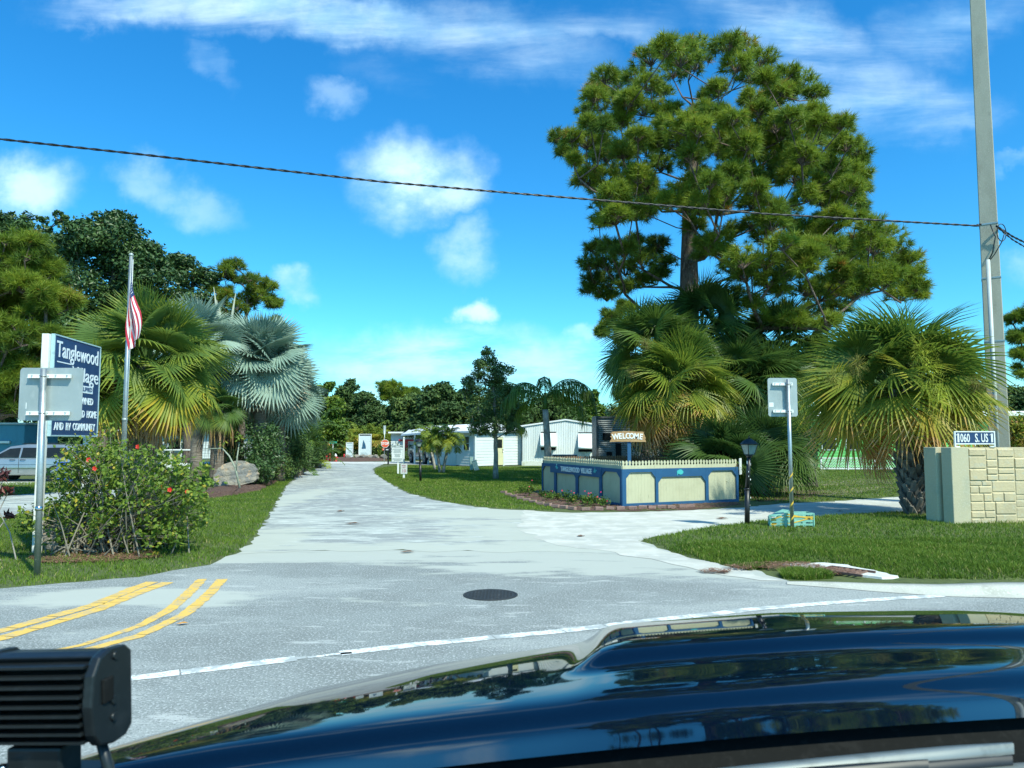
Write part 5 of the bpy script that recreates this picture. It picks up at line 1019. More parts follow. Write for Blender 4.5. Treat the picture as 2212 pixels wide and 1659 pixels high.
# bricks edging the bed
BR = [(1261.8+x*.1984, 877.7+y*.1984) for x, y in [(165, 1133), (285, 1128), (398, 1128), (530, 1126), (640, 1118), (735, 1118), (845, 1113), (950, 1116), (1078, 1106), (1162, 1103), (22, 1137)]]+[(1218, 1099), (1200, 1097), (1184, 1094), (1168, 1091), (1152, 1087), (1138, 1083), (1124, 1079), (1110, 1075), (1098, 1071), (1088, 1066), (1236, 1101.5)]
bk0 = None
for i, (px, py) in enumerate(BR):
    p = gp(px, py); ang = R_(random.uniform(-14, 14))+(.0 if i < 11 else -.55)
    if bk0 is None: bk0 = MB().box((0, 0, .04), (.215, .12, .085)).build('brick', m_brick, bevel=.006); o = bk0
    else: o = bk0.copy(); COL.objects.link(o)
    o.location = (p[0], p[1], .01); o.rotation_euler = (R_(random.uniform(-5, 5)), R_(random.uniform(-4, 4)), ang)
    tag(o, 'weathered red brick in the edging row of the enclosure bed', 'brick', 'bricks edging the flower bed')

# ---------------------------------------------------------------- stone wall and address sign
root = thing('stone_wall', 'cream cast stone wall with a plain end pillar', 'wall', gp(2062, 1140))
m_cast = mat('cast_stone', (.56, .46, .28), .9, layers=[(1.4, (.48, .40, .25), .42, .65), (9, (.50, .46, .33), .5, .7), (2.5, (.27, .25, .18), .62, .78, (1, 1, .35))], bump=(22, .6, .015))
m_cast2 = mat('cast_pillar', (.50, .45, .30), .9, layers=[(1.2, (.38, .38, .28), .45, .68), (3, (.30, .27, .19), .60, .76, (1, 1, .25)), (30, (.52, .49, .36), .5, .7)], bump=(30, .4, .01))
C0 = gp(2062, 1140.6); zW = 1.9-(966-950)*C0[1]/FPX; fd = unit([1, .06, 0]); ed = unit([-.37, 1, 0.]); nf = np.array([fd[1], -fd[0], 0]); Rs = np.stack([fd, [0, 0, 1.], nf], 1)
Re_ = np.stack([ed, [0, 0, 1.], np.array([-ed[1], ed[0], 0])], 1)
wP = at(2097, 1050, C0[1])[0]-C0[0]
mb = MB()
def quadcol(mb, pts, z0, z1): mb.prism([tuple(p[:2]) for p in pts], z0, z1)
c_ = C0; q = .46
quadcol(mb, [c_, c_+fd*wP, c_+fd*wP-nf*.22, c_-nf*.22+ed*.0+fd*-.09], 0-.05, zW)
quadcol(mb, [c_-nf*.22+fd*.03, c_+fd*wP-nf*.22, c_+fd*wP-nf*.30, c_-nf*.30+fd*.0], -.05, zW-.03)
quadcol(mb, [c_-nf*.30+fd*(-.16), c_+fd*wP-nf*.30, c_+fd*wP-nf*.58, c_-nf*.58+fd*(-.26)], -.05, zW-.002)
mb.build('pillar', m_cast2, root, world=True, bevel=.012)
mb = MB(); LW = 9.0; quadcol(mb, [c_+fd*(wP+.004)-nf*.06, c_+fd*LW-nf*.06, c_+fd*LW-nf*.30, c_+fd*(wP+.004)-nf*.30], -.05, zW-.004)
g = random.Random(12)
def split(x0, z0, x1, z1, out):
    w, h = x1-x0, z1-z0
    if w > .62 or (w > .46 and w > h*2.2): k = g.uniform(.38, .62); split(x0, z0, x0+w*k, z1, out); split(x0+w*k, z0, x1, z1, out)
    elif h > .44 or (h > .26 and g.random() < .45): k = g.uniform(.35, .65); split(x0, z0, x1, z0+h*k, out); split(x0, z0+h*k, x1, z1, out)
    else: out.append((x0, z0, x1, z1))
out = []; x_ = wP+.03
while x_ < LW-.1:
    w_ = g.uniform(.8, 1.3); z_ = -.02
    while z_ < zW-.08: h_ = min(g.uniform(.42, .66), zW-.02-z_); h_ = zW-.02-z_ if zW-.02-z_-h_ < .2 else h_; split(x_, z_, min(x_+w_, LW), z_+h_, out); z_ += h_
    x_ += w_
for (a, b0_, c1_, d1_) in out:
    gp_w = .007; h = g.uniform(.006, .028); P0 = [(a+gp_w, b0_+gp_w), (c1_-gp_w, b0_+gp_w), (c1_-gp_w, d1_-gp_w), (a+gp_w, d1_-gp_w)]
    ins = .018; V = [(p[0], p[1], -.062) for p in P0]+[(a+gp_w+ins*.5, b0_+gp_w+ins*.2, -.06+h), (c1_-gp_w-ins*.5, b0_+gp_w+ins*.2, -.06+h), (c1_-gp_w-ins*.5, d1_-gp_w-ins*1.4, -.06+h), (a+gp_w+ins*.5, d1_-gp_w-ins*1.4, -.06+h)]
    V = np.array(V)@Rs.T+c_; mb.add(V, np.array([[4, 5, 6, 7], [0, 1, 5, 4], [1, 2, 6, 5], [2, 3, 7, 6], [3, 0, 4, 7]]))
mb.build('stone_panel', m_cast, root, world=True, bevel=.006)
aY = C0[1]+.12; a0, a1 = at(2060, 931.5, aY), at(2149.5, 965.5, aY); root = thing('address_sign', 'navy street number sign 1060 S. US 1 on top of the stone wall', 'sign', ((a0[0]+a1[0])/2, aY, zW)); w_, h_ = a1[0]-a0[0], a0[2]-a1[2]
cc = np.array([(a0[0]+a1[0])/2, aY, (a0[2]+a1[2])/2]); ph = h_*.84; pc = cc+np.array([0, 0, h_*.08])
MB().box(pc, (w_-.05, .03, ph-.04)).build('sign_panel', m_navy, root, world=True); fr = MB()
for sx in (-1, 1): fr.box(pc+np.array([sx*(w_/2-.014), -.002, -h_*.08]), (.03, .045, h_)); 
for sy in (-1, 1): fr.box(pc+np.array([0, -.002, sy*(ph/2-.012)]), (w_-.06, .045, .026))
fr.build('frame', m_white, root, world=True, bevel=.003); lt = MB(); Rw = face_R((0, -1, 0))
for x_ in (-.405, .42): lt.box(pc+np.array([x_*w_, -.019, -.002]), (.042, .006, ph*.66)); lt.bar(pc+np.array([x_*w_-.005, -.019, ph*.31]), pc+np.array([x_*w_-.052, -.019, ph*.19]), .006, .034, up=(0, 1, 0))
for s, x_, xs in (('060', -.24, .235), ('S.', .055, .105), ('US', .24, .17)): text(lt, s, .30, Rw, pc+np.array([x_*w_, -.018, -.002]), .004, 1, 'CENTER', .02, fit=(xs*w_, ph*.66))
lt.build('lettering', m_white, root, world=True)
for s in (-1, 1): MB().box((cc[0]+s*(w_/2-.07), aY, zW+.012), (.09, .04, .026)).build('foot', m_white, root, world=True)

# ---------------------------------------------------------------- utility pole and cable
m_pole = mat('pole_concrete', (.40, .39, .31), .9, layers=[(2, (.34, .33, .26), .45, .65, (1, 1, .3)), (40, (.48, .46, .38), .5, .7), (6, (.28, .27, .22), .62, .75)], bump=(60, .4, .01))
PX = at(2146, 700, 21)[0]; root = thing('utility_pole', 'square grey concrete utility pole rising out of view at the right', 'utility pole', (PX, 21, 0)); Rp = rotz(R_(-33)); HP = 17
def pw_(z): return .52-.15*z/HP
mb = MB(); w0, w1 = pw_(0)/2, pw_(HP)/2
V = np.array([[sx*w, sy*w, z] for w, z in ((w0, 0), (w1, HP)) for sx, sy in ((-1, -1), (1, -1), (1, 1), (-1, 1))]); V = V@Rp.T+np.array([PX, 21, 0]); mb.add(V, np.array([[0, 1, 5, 4], [1, 2, 6, 5], [2, 3, 7, 6], [3, 0, 4, 7], [4, 5, 6, 7]])); mb.build('shaft', m_pole, root, world=True, bevel=.02)
zc = at(2135, 562, 20.7)[2]; cb_ = MB(); e0 = np.array([PX, 21, 0])+Rp@np.array([-.02, -1, 0])*(w0+.05); e1 = np.array([PX, 21, 0])+Rp@np.array([-.02, -1, 0])*(pw_(zc)/2+.05)
e0 = np.array([at(2147, 900, 20.65)[0], 20.65, 0.]); e1 = np.array([at(2134, 562, 20.65)[0], 20.65, zc]); e0[0] = e1[0]+.005
cb_.tube([e0, e1], .055, 12); cb_.build('conduit', mat('grey_conduit', (.50, .54, .53), .5, layers=[(5, (.42, .46, .45), .45, .7, (1, 1, .3))]), root, world=True)
for zz in (zc-.48, zc-2.3, at(2130, 487, 21)[2]):
    w = pw_(zz)/2+.006; sb = MB(); pts = [np.array([sx*w, sy*w, zz]) for sx, sy in ((-1, -1), (1, -1), (1, 1), (-1, 1), (-1, -1))]; pts = [Rp@p+np.array([PX, 21, 0]) for p in pts]
    for i in range(4): sb.bar(pts[i], pts[i+1], .008, .04)
    sb.build('strap', m_galv, root, world=True)
zk = at(2122, 488, 20.6)[2]; kx = at(2118, 488, 20.6)
lb = MB(); lb.tube([kx+np.array([.25, -.05, .02]), kx+np.array([.33, -.12, -.35]), kx+np.array([.25, -.08, -.8]), [e1[0], e1[1], zc-.05]], .016, 7); lb.tube([kx+np.array([.45, 0, .02]), kx+np.array([.62, -.1, -.2]), kx+np.array([.50, -.12, -.5]), kx+np.array([.30, -.08, -.85]), [e1[0]+.02, e1[1], zc-.05]], .014, 7)
th = np.linspace(0, 6.28, 16); lb.tube([kx+np.array([.52+.13*math.cos(t), -.1, -.22+.25*math.sin(t)]) for t in th], .012, 6)
for x_, y_, z_ in ((-.08, 0, .10), (0, 0, .12)): lb.lathe([(.03, 0), (.03, .05)], kx+np.array([x_, 0, z_-.1]), 8)
lb.build('cable_loop', m_black, root, world=True)
root = thing('overhead_cable', 'twisted black overhead cable crossing the whole sky', 'cable', kx)
def strand(P, r, nst, pitch, rad, off=0):
    P = np.array(P, float); d = np.concatenate([[0], np.cumsum(np.linalg.norm(np.diff(P, axis=0), axis=1))]); s_ = np.arange(0, d[-1], pitch/7); C = np.stack([np.interp(s_, d, P[:, i]) for i in range(3)], 1); mb = MB()
    for k in range(nst):
        a = s_/pitch*2*math.pi+k*2*math.pi/nst; mb.tube(C+np.stack([np.zeros_like(a), np.cos(a)*rad, np.sin(a)*rad], 1), r, 5, cap=False)
    return mb
A_ = at(-30, 297, 16.2); pts = []
E_ = kx+np.array([.1, 0, .0])
ctrl = [(-30, 297), (0, 300.5), (300, 333), (550, 361.5), (820, 392), (1106, 417), (1400, 441), (1650, 462), (1900, 476), (2116, 488)]
for (px, py) in ctrl: t = (px+30)/2146; pts.append(at(px, py, 16.2+(20.6-16.2)*t))
d0 = unit(pts[0]-pts[1]); pts = [pts[0]+d0*12+np.array([0, 0, .35]), ]+pts
strand(pts, .019, 2, .6, .013).build('cable', m_black, root, world=True)
for k, (dz, r_) in enumerate(((-.9, .018), (-.55, .012))):
    P = [E_+np.array([.35, 0, -.02*k]), E_+np.array([1.0, .3, -.22-.1*k]), E_+np.array([2.5, 1, -.55-.2*k]), E_+np.array([9, 4, dz-.6])]; strand(P, r_, 2, .4, .014).build('cable', m_black, root, world=True)

# ---------------------------------------------------------------- buildings
def siding(mb, A, B, z0, z1, pitch=.2, depth=.022):
    d = unit(np.asarray(B)-A); n_ = np.array([d[1], -d[0], 0]); k = int(round((z1-z0)/pitch)); h = (z1-z0)/k
    A = np.asarray(A, float)*np.array([1, 1, 0]); B = np.asarray(B, float)*np.array([1, 1, 0])
    for i in range(k):
        za, zb2 = z0+i*h, z0+(i+1)*h; V = [A+n_*depth+[0, 0, za], B+n_*depth+[0, 0, za], B+[0, 0, zb2], A+[0, 0, zb2], A+[0, 0, za], B+[0, 0, za]]; mb.add(V, np.array([[0, 1, 2, 3], [4, 5, 1, 0]]))
m_sid = mat('white_siding', (.60, .65, .65), .6, layers=[(2, (.64, .70, .70), .45, .65), (9, (.52, .57, .55), .62, .78)])
m_corr = mat('white_metal_wall', (.70, .74, .73), .55, layers=[(1.2, (.60, .66, .65), .45, .65, (1, 1, .2)), (6, (.46, .52, .50), .62, .76, (1.5, 1.5, .15))])
m_roofw = mat('white_metal_roof', (.78, .80, .80), .45, layers=[(3, (.66, .68, .68), .5, .7)])
C1 = gp(1026, 1008); C2 = at(1128, 950, 55.6)*np.array([1, 1, 0]); Lw = unit([-1, 1.02, 0]); C0_ = C1+Lw*4.6; zE = at(1026, 931, C1[1])[2]
root = thing('siding_building', 'low white siding building with a yellow door behind the young oak', 'building', C1)
mb = MB(); siding(mb, C1, C2, .05, zE+.15); siding(mb, C0_, C1, .05, zE+.05); Bx = C2+Lw*4.6; siding(mb, Bx, C0_, .05, zE); mb.bar(C1+[0, 0, zE/2], C1+[0, 0, zE/2+.01], .01, .01)
mb.box(C1+np.array([0, -.01, zE/2+.05]), (.14, .14, zE+.1), rotz(R_(45))); mb.build('wall', m_sid, root, world=True)
fd_ = unit(C2-C1); nfr = np.array([fd_[1], -fd_[0], 0]); Rfr = face_R(nfr); nl_ = np.array([-Lw[1]*1.0, Lw[0], 0])*1.0; nl_ = unit(np.array([-1, -1.0, 0])); Rlf = face_R(nl_)
def onface(A, dirv, px): r = ray(px, 980); M = np.array([[dirv[0], -r[0]], [dirv[1], -r[1]]]); return np.linalg.solve(M, -np.asarray(A)[:2])[0]
ta, tb2 = onface(C1, fd_, 1068.5), onface(C1, fd_, 1088); tm = (ta+tb2)/2; dm = C1+fd_*tm
dr = MB().box(dm+nfr*.03+[0, 0, 1.07], ((tb2-ta)*.80, 2.0, .06), Rfr).build('door', mat('yellow_door', (.62, .60, .36), .6, layers=[(4, (.55, .53, .33), .5, .7)]), root, world=True)
MB().box(dm+nfr*.065-fd_*.02+[0, 0, 1.62], (.48, .62, .02), Rfr).build('window_pane', m_glassd, dr, world=False).location = tuple(-np.array(root.location)*0)
pn = dr.children[0]; pn.location = (0, 0, 0); pn.matrix_parent_inverse = Matrix.Identity(4)
for v_ in pn.data.vertices: v_.co -= Vector(root.location)
hb_ = MB(); 
for z_ in (1.02, 1.2): hb_.lathe([(.03, 0), (.045, .03), (.02, .06)], dm+fd_*(tb2-ta)*.33+nfr*.06+[0, 0, z_]-np.array(root.location), 8, Rfr)
hb_.build('handle', m_chrome, dr)
fr = MB()
for s in (-1, 1): fr.box(dm+fd_*s*(tb2-ta)*.45+nfr*.04+[0, 0, 1.1], (.11, 2.2, .07), Rfr)
fr.box(dm+nfr*.04+[0, 0, 2.15], ((tb2-ta)*.98, .11, .075), Rfr); fr.build('door_frame', m_sid, root, world=True)
wa, wb2 = -onface(C1, -Lw, 1003), -onface(C1, -Lw, 1014); wm = C1+Lw*(wa+wb2)/2; zz0, zz1 = at(1008, 972, wm[1])[2], at(1008, 943, wm[1])[2]
wf = MB().box(wm+nl_*.03+[0, 0, (zz0+zz1)/2], (abs(wa-wb2)+.10, zz1-zz0+.10, .04), Rlf).build('window', m_sid, root, world=True)
wp = MB().box(wm+nl_*.045+[0, 0, (zz0+zz1)/2]-np.array(root.location), (abs(wa-wb2)-.02, zz1-zz0-.02, .03), Rlf).build('pane', m_glassd, wf)
MB().box(wm+nl_*.063+[0, 0, (zz0+zz1)/2]-np.array(root.location), (abs(wa-wb2), .05, .02), Rlf).build('sash_bar', m_alu, wf)
wa, wb2 = -onface(C1, -Lw, 969), -onface(C1, -Lw, 987); wm = C1+Lw*(wa+wb2)/2
sd2 = MB().box(wm+nl_*.03+[0, 0, 1.05], (abs(wa-wb2)*.92, 2.05, .05), Rlf).build('side_door', mat('pale_blue_door', (.46, .60, .64), .5, layers=[(3, (.40, .54, .58), .5, .7)]), root, world=True)
pb = MB()
for sx in (-.22, .22):
    for z_, h_ in ((.5, .55), (1.4, .8)): pb.box(wm+Rlf@np.array([sx, 0, .058])+[0, 0, z_]-np.array(root.location), (.32, h_, .012), Rlf)
pb.build('door_panel', MATS['pale_blue_door'], sd2)
# low roof sloping up away from the camera, reaching over the carport
mb = MB(); eL = at(866, 938, 60.5); e0_ = C1-nfr*-.0+np.array([0, -.35, zE]); eR = C2+np.array([.1, -.3, zE+.12])
back_l = C0_+np.array([-.6, 1.8, 2.98]); far_l = np.array([eL[0]-.2, 66.5, 2.72]); back_r = C2+Lw*3+np.array([0, 0, 3.2])
fl_ = C0_+nl_*.45+np.array([0, 0, zE-.04])
mb.add([eL, fl_, e0_+nl_*.3, eR, back_r, back_l, far_l], [[0, 1, 5, 6], [1, 2, 4, 5], [2, 3, 4]])
lo = [p-np.array([0, 0, .14]) for p in (eL, fl_, e0_+nl_*.3, eR)]; mb.add([eL, fl_, e0_+nl_*.3, eR]+lo, [[4, 5, 1, 0], [5, 6, 2, 1], [6, 7, 3, 2]])
mb.add([lo[0], lo[1], C0_+[0, 0, zE-.1], np.array([far_l[0], far_l[1], 2.8])], [[0, 1, 2, 3]])
mb.build('roof', m_roofw, root, world=True)
for px, Y in ((896, 58.4), (925.5, 57.6), (958, 56.8)):
    x_ = at(px, 950, Y)[0]; MB().box((x_, Y, 1.2), (.13, .13, 2.4)).build('carport_post', m_white, root, world=True)
# mobile home with corrugated gable wall
Ya = 54.9; xl, xm_, xr = at(1127, 950, Ya)[0], at(1222, 950, Ya)[0], at(1289.5, 950, Ya)[0]; zl, zm_, zr = at(0, 920, Ya)[2], at(0, 906.5, Ya)[2], at(0, 917, Ya)[2]
root = thing('mobile_home', 'white ribbed metal mobile home with two window awnings', 'mobile home', (xm_, Ya, 0)); mb = MB()
xs_ = np.arange(xl+.05, xr, .13)
for i, x_ in enumerate(xs_):
    x2 = min(x_+.13, xr); zt = np.interp(x_, [xl, xm_, xr], [zl, zm_, zr]); zt2 = np.interp(x2, [xl, xm_, xr], [zl, zm_, zr]); dd = .022
    mb.add([[x_, Ya, .25], [x_+.045, Ya, .25], [x_+.06, Ya-dd, .25], [x_+.115, Ya-dd, .25], [x2, Ya, .25], [x_, Ya, zt], [x_+.045, Ya, zt], [x_+.06, Ya-dd, zt], [x_+.115, Ya-dd, zt2], [x2, Ya, zt2]], [[0, 1, 6, 5], [1, 2, 7, 6], [2, 3, 8, 7], [3, 4, 9, 8]])
mb.add([[xl, Ya+.02, 0], [xl, Ya+14, 0], [xl, Ya+14, zl], [xl, Ya+.02, zl], [xr, Ya+.02, 0], [xr, Ya+14, 0], [xr, Ya+14, zr], [xr, Ya+.02, zr]], [[0, 1, 2, 3], [5, 4, 7, 6], [1, 5, 6, 2]]); mb.build('wall', m_corr, root, world=True)
MB().box(((xl+xr)/2, Ya-.03, .15), (xr-xl, .03, .34)).build('skirting', mat('stained_skirting', (.64, .68, .62), .8, layers=[(3, (.48, .50, .38), .5, .7), (12, (.36, .38, .28), .6, .75)]), root, world=True)
mb = MB(); mb.add([[xl-.1, Ya-.1, zl+.03], [xm_, Ya-.1, zm_+.05], [xr+.1, Ya-.1, zr+.03], [xl-.1, Ya+14, zl+.03], [xm_, Ya+14, zm_+.05], [xr+.1, Ya+14, zr+.03], [xl-.1, Ya-.1, zl-.08], [xm_, Ya-.1, zm_-.06], [xr+.1, Ya-.1, zr-.08]], [[0, 1, 4, 3], [1, 2, 5, 4], [6, 7, 1, 0], [7, 8, 2, 1]]); mb.build('roof', m_roofw, root, world=True)
for a, b_, y0, y1 in ((1167, 1202, 935, 967), (1248, 1282, 936, 971)):
    p0, p1 = at(a, y0, Ya), at(b_, y1, Ya); w_ = p1[0]-p0[0]; c = (p0+p1)/2
    wd = MB().box((c[0], Ya-.04, c[2]-.05), (w_*.94, .03, (p0[2]-p1[2])+.25)).build('window', m_glassd, root, world=True); aw = MB()
    aw.add([[p0[0], Ya-.05, p0[2]], [p1[0], Ya-.05, p0[2]], [p1[0], Ya-.5, p1[2]+.12], [p0[0], Ya-.5, p1[2]+.12]], [[0, 1, 2, 3]]); aw.tube([[p0[0], Ya-.5, p1[2]+.12], [p1[0], Ya-.5, p1[2]+.12]], .09, 10)
    aw.add([[p0[0]+.01, Ya-.05, p0[2]], [p0[0]+.01, Ya-.5, p1[2]+.1], [p0[0]+.01, Ya-.05, p1[2]+.1]], [[0, 1, 2]]); aw.add([[p1[0]-.01, Ya-.05, p0[2]], [p1[0]-.01, Ya-.5, p1[2]+.1], [p1[0]-.01, Ya-.05, p1[2]+.1]], [[0, 1, 2]])
    aw.build('awning', mat('awning_metal', (.70, .76, .75), .5, layers=[(4, (.62, .68, .67), .5, .7)]), root, world=True)
b = np.array([at(1219, 950, 49)[0], 49, 0]); root = thing('air_conditioner', 'grey rooftop style air conditioner unit between enclosure and mobile home', 'air conditioner', b)
MB().box(b+[0, 0, .45], (1.62, .9, .9)).build('casing', mat('grey_metal', (.12, .13, .13), .5, .3, layers=[(8, (.16, .17, .17), .5, .7)]), root, world=True, bevel=.02); mb = MB()
for i in range(14): mb.box(b+[-.3+.0*i, -.465, .12+i*.05], (.95, .02, .022))
mb.build('grille', m_black, root, world=True); MB().box(b+[.68, -.46, .78], (.14, .02, .09)).build('red_badge', m_red, root, world=True); MB().box(b+[0, 0, .915], (1.66, .94, .03)).build('lid', m_alu, root, world=True, bevel=.01)
# travel trailer
Yt = 46.0; x0_, x1_ = at(1289, 950, Yt)[0], at(1500, 950, Yt)[0]; ztt = at(0, 902, Yt)[2]; root = thing('travel_trailer', 'grey ribbed travel trailer in the shade behind the enclosure', 'trailer', ((x0_+x1_)/2, Yt, 0)); mb = MB()
m_tr = mat('shade_darkened_skin', (.15, .17, .175), .5, .2, layers=[(3, (.12, .135, .14), .5, .7)])  # grey skin darkened in its colour for the shade behind the enclosure
for i, z_ in enumerate(np.arange(.75, ztt-.2, .125)): mb.add([[x0_+.1, Yt, z_], [x1_, Yt, z_], [x1_, Yt-.035, z_+.0625], [x0_+.1, Yt-.035, z_+.0625], [x1_, Yt, z_+.125], [x0_+.1, Yt, z_+.125]], [[0, 1, 2, 3], [3, 2, 4, 5]])
mb.box(((x0_+x1_)/2+.05, Yt+1.25, (ztt+.75)/2), (x1_-x0_-.1, 2.45, ztt-.75)); mb.build('body', m_tr, root, world=True)
MB().box((x0_+.04, Yt+1.2, (ztt+.7)/2+.05), (.14, 2.5, ztt-.6)).box(((x0_+x1_)/2, Yt+1.2, ztt+.02), (x1_-x0_, 2.6, .1)).build('trim', mat('trailer_trim', (.06, .065, .065), .5, layers=[(5, (.09, .09, .09), .5, .7)]), root, world=True)
for a, b_, ya, yb in ((1330, 1342, 957, 990), (1302, 1322, 935, 951), (1310, 1322, 976, 986), (1375, 1400, 930, 948)):
    p, q = at(a, ya, Yt), at(b_, yb, Yt); MB().box(((p+q)/2)*[1, 0, 1]+[0, Yt-.05, 0], (q[0]-p[0], .04, p[2]-q[2])).build('window', m_glassd, root, world=True)
sbx = MB(); text(sbx, 'SALEM', .17, face_R((0, -1, 0)), at(1371, 962, Yt)*[1, 0, 1]+[0, Yt-.10, 0], .004, 1.0, 'CENTER', .02); ob = MB(); pl0 = at(1371, 962, Yt)*[1, 0, 1]+[0, Yt-.075, 0]
ob.prism([(-.42, .12), (-.36, -.02), (-.1, -.10), (0, -.18), (.1, -.10), (.36, -.02), (.42, .12)], 0, .01, face_R((0, -1, 0)), pl0); ob.build('emblem', m_black, root, world=True); sbx.build('emblem_lettering', m_letter, root, world=True)
for dx in (1.8, 2.7): MB().lathe([(.34, 0), (.34, .2)], (x0_+dx, Yt+.1, .35), 20, rotx(math.pi/2)).build('wheel', m_rub, root, world=True)
MB().box(((x0_+x1_)/2, Yt+1.1, .62), (x1_-x0_-.3, 1.6, .2)).build('chassis', m_black, root, world=True)
# utility pedestals
for lab, px, py, w_, h_, tl in (('upright pale green utility pedestal at the corner of the siding building', 1018.5, 1016, .19, .8, 0), ('pale green utility pedestal tipped over to its left', 1030, 1016.5, .30, .62, -16)):
    b = gp(px, py); root = thing('utility_pedestal', lab, 'utility box', b, group='pale green utility pedestals'); Rt = roty(R_(tl)); mp = mat('pale_green_cover', (.40, .56, .50), .6, layers=[(5, (.33, .47, .42), .5, .7)])
    MB().box(b+Rt@np.array([0, 0, h_/2]), (w_, .18, h_), Rt).build('cover', mp, root, world=True, bevel=.015); MB().box(b+Rt@np.array([0, 0, h_+.012]), (w_+.03, .21, .05), Rt).build('cap', mp, root, world=True, bevel=.012); MB().box(b+Rt@np.array([0, 0, .04]), (w_+.02, .20, .07), Rt).build('base', m_alu, root, world=True)
# ---------------------------------------------------------------- small signs at the road end
Rw = face_R((0, -1, 0))
def lines(mb, c, w, rows, z0, dz, h, g, y):
    """rows of unreadable small print as broken bars"""
    for i in range(rows):
        ww = w*g.uniform(.6, .92); x = -ww/2
        while x < ww/2-.01:
            l_ = min(g.uniform(.03, .09)*w/.6, ww/2-x); mb.box((c[0]+x+l_/2, y, z0-dz*i), (l_*.86, .004, h)); x += l_
g = np.random.default_rng(61); b = gp(860, 1024); Yb = b[1]; p0, p1 = at(846.5, 961.5, Yb), at(871, 998.7, Yb); root = thing('rules_board', 'white board headed WELCOME with lines of small print on a white post', 'sign', b)
c = (p0+p1)/2; w_, h_ = p1[0]-p0[0], p0[2]-p1[2]; MB().prism(rrect(w_, h_, .02), 0, .02, Rw, (c[0], Yb-.03, c[2])).build('board', m_white, root, world=True); MB().box((b[0], Yb+.0, c[2]/2), (.10, .09, c[2])).build('post', m_white, root, world=True)
lt = MB(); text(lt, 'WELCOME', .135, Rw, (c[0], Yb-.052, p0[2]-.09), .003, .95, 'CENTER', .03); lines(lt, c, w_, 5, p0[2]-.21, .05, .022, g, Yb-.052); lines(lt, c, w_*.7, 4, p0[2]-.50, .05, .022, g, Yb-.052); lines(lt, c, w_, 4, p0[2]-.75, .045, .02, g, Yb-.052)
lt.build('lettering', mat('grey_green_print', (.10, .17, .17), .6, layers=[(9, (.14, .2, .2), .5, .7)]), root, world=True)
fr = MB()
for s in (-1, 1): fr.box((c[0]+s*(w_/2-.012), Yb-.052, c[2]), (.010, .006, h_-.03)); fr.box((c[0], Yb-.052, c[2]+s*(h_/2-.012)), (w_-.03, .006, .010))
fr.build('border', MATS['grey_green_print'], root, world=True)
b = np.array([at(872.5, 950, 44)[0], 44, 0]); root = thing('white_pole', 'thin tall white pole right behind the rules board', 'pole', b); zt = at(0, 947, 44)[2]; MB().box(b+[0, 0, zt/2], (.09, .09, zt)).build('post', m_white, root, world=True); MB().lathe([(.07, 0), (.07, .03), (.01, .08)], b+[0, 0, zt], 4, rotz(R_(45))).build('cap', m_white, root, world=True)
b = gp(872.5, 1034); Yb = b[1]; p0, p1 = at(865.7, 1002.2, Yb), at(880, 1023.6, Yb); c = (p0+p1)/2; w_, h_ = p1[0]-p0[0], p0[2]-p1[2]; root = thing('speed_limit_sign', 'small faded speed limit 10 sign on a short white post', 'sign', b)
MB().prism(rrect(w_, h_, .03), 0, .006, Rw, (c[0], Yb-.06, c[2])).build('plate', mat('faded_sign_white', (.56, .60, .56), .6, layers=[(6, (.48, .52, .49), .5, .7)]), root, world=True); MB().box((b[0], Yb, c[2]/2-.02), (.09, .08, c[2])).build('post', m_white, root, world=True)
lt = MB(); 
for s, z_, sz in (('SPEED', .165, .085), ('LIMIT', .07, .085), ('10', -.10, .22)): text(lt, s, sz, Rw, (c[0], Yb-.068, c[2]+z_), .002, .95, 'CENTER', .03)
lt.build('lettering', mat('faded_red_print', (.42, .22, .26), .6, layers=[(6, (.36, .2, .23), .5, .7)]), root, world=True)
# stop sign
b = gp(830.5, 995); Yb = 62.5; b = np.array([at(830.5, 950, Yb)[0], Yb, 0]); c = at(832, 958.3, Yb); r = .36; root = thing('stop_sign', 'faded orange red STOP sign beside the black mailbox', 'road sign', b)
oc = [(r*math.cos(R_(22.5+45*i)), r*math.sin(R_(22.5+45*i))) for i in range(8)]; MB().prism(oc, 0, .006, Rw, (c[0], Yb-.05, c[2])).build('white_border', m_white, root, world=True); MB().prism([(p[0]*.92, p[1]*.92) for p in oc], .008, .012, Rw, (c[0], Yb-.05, c[2])).build('plate', mat('faded_stop_red', (.66, .10, .04), .6, layers=[(5, (.60, .14, .06), .5, .7)]), root, world=True)
lt = MB(); text(lt, 'STOP', .29, Rw, (c[0], Yb-.066, c[2]), .003, .88, 'CENTER', .03); lt.build('lettering', m_white, root, world=True); MB().tube([b, [b[0], Yb, 3.1]], .03, 8).build('post', m_galv, root, world=True)
zp = at(0, 970.5, Yb)[2]; MB().prism(rrect(.5, .17, .02), 0, .006, Rw, (c[0]+.02, Yb-.05, zp)).build('lower_plate', MATS['faded_stop_red'], root, world=True); lt = MB(); lines(lt, (c[0]+.02, 0, 0), .42, 2, zp+.03, .06, .03, np.random.default_rng(1), Yb-.06); lt.build('lower_lettering', m_white, root, world=True)
MB().box((b[0]-.0, Yb, 2.75), (.28, .03, .7), rotz(R_(55))).build('edge_on_plate', m_alu, root, world=True)
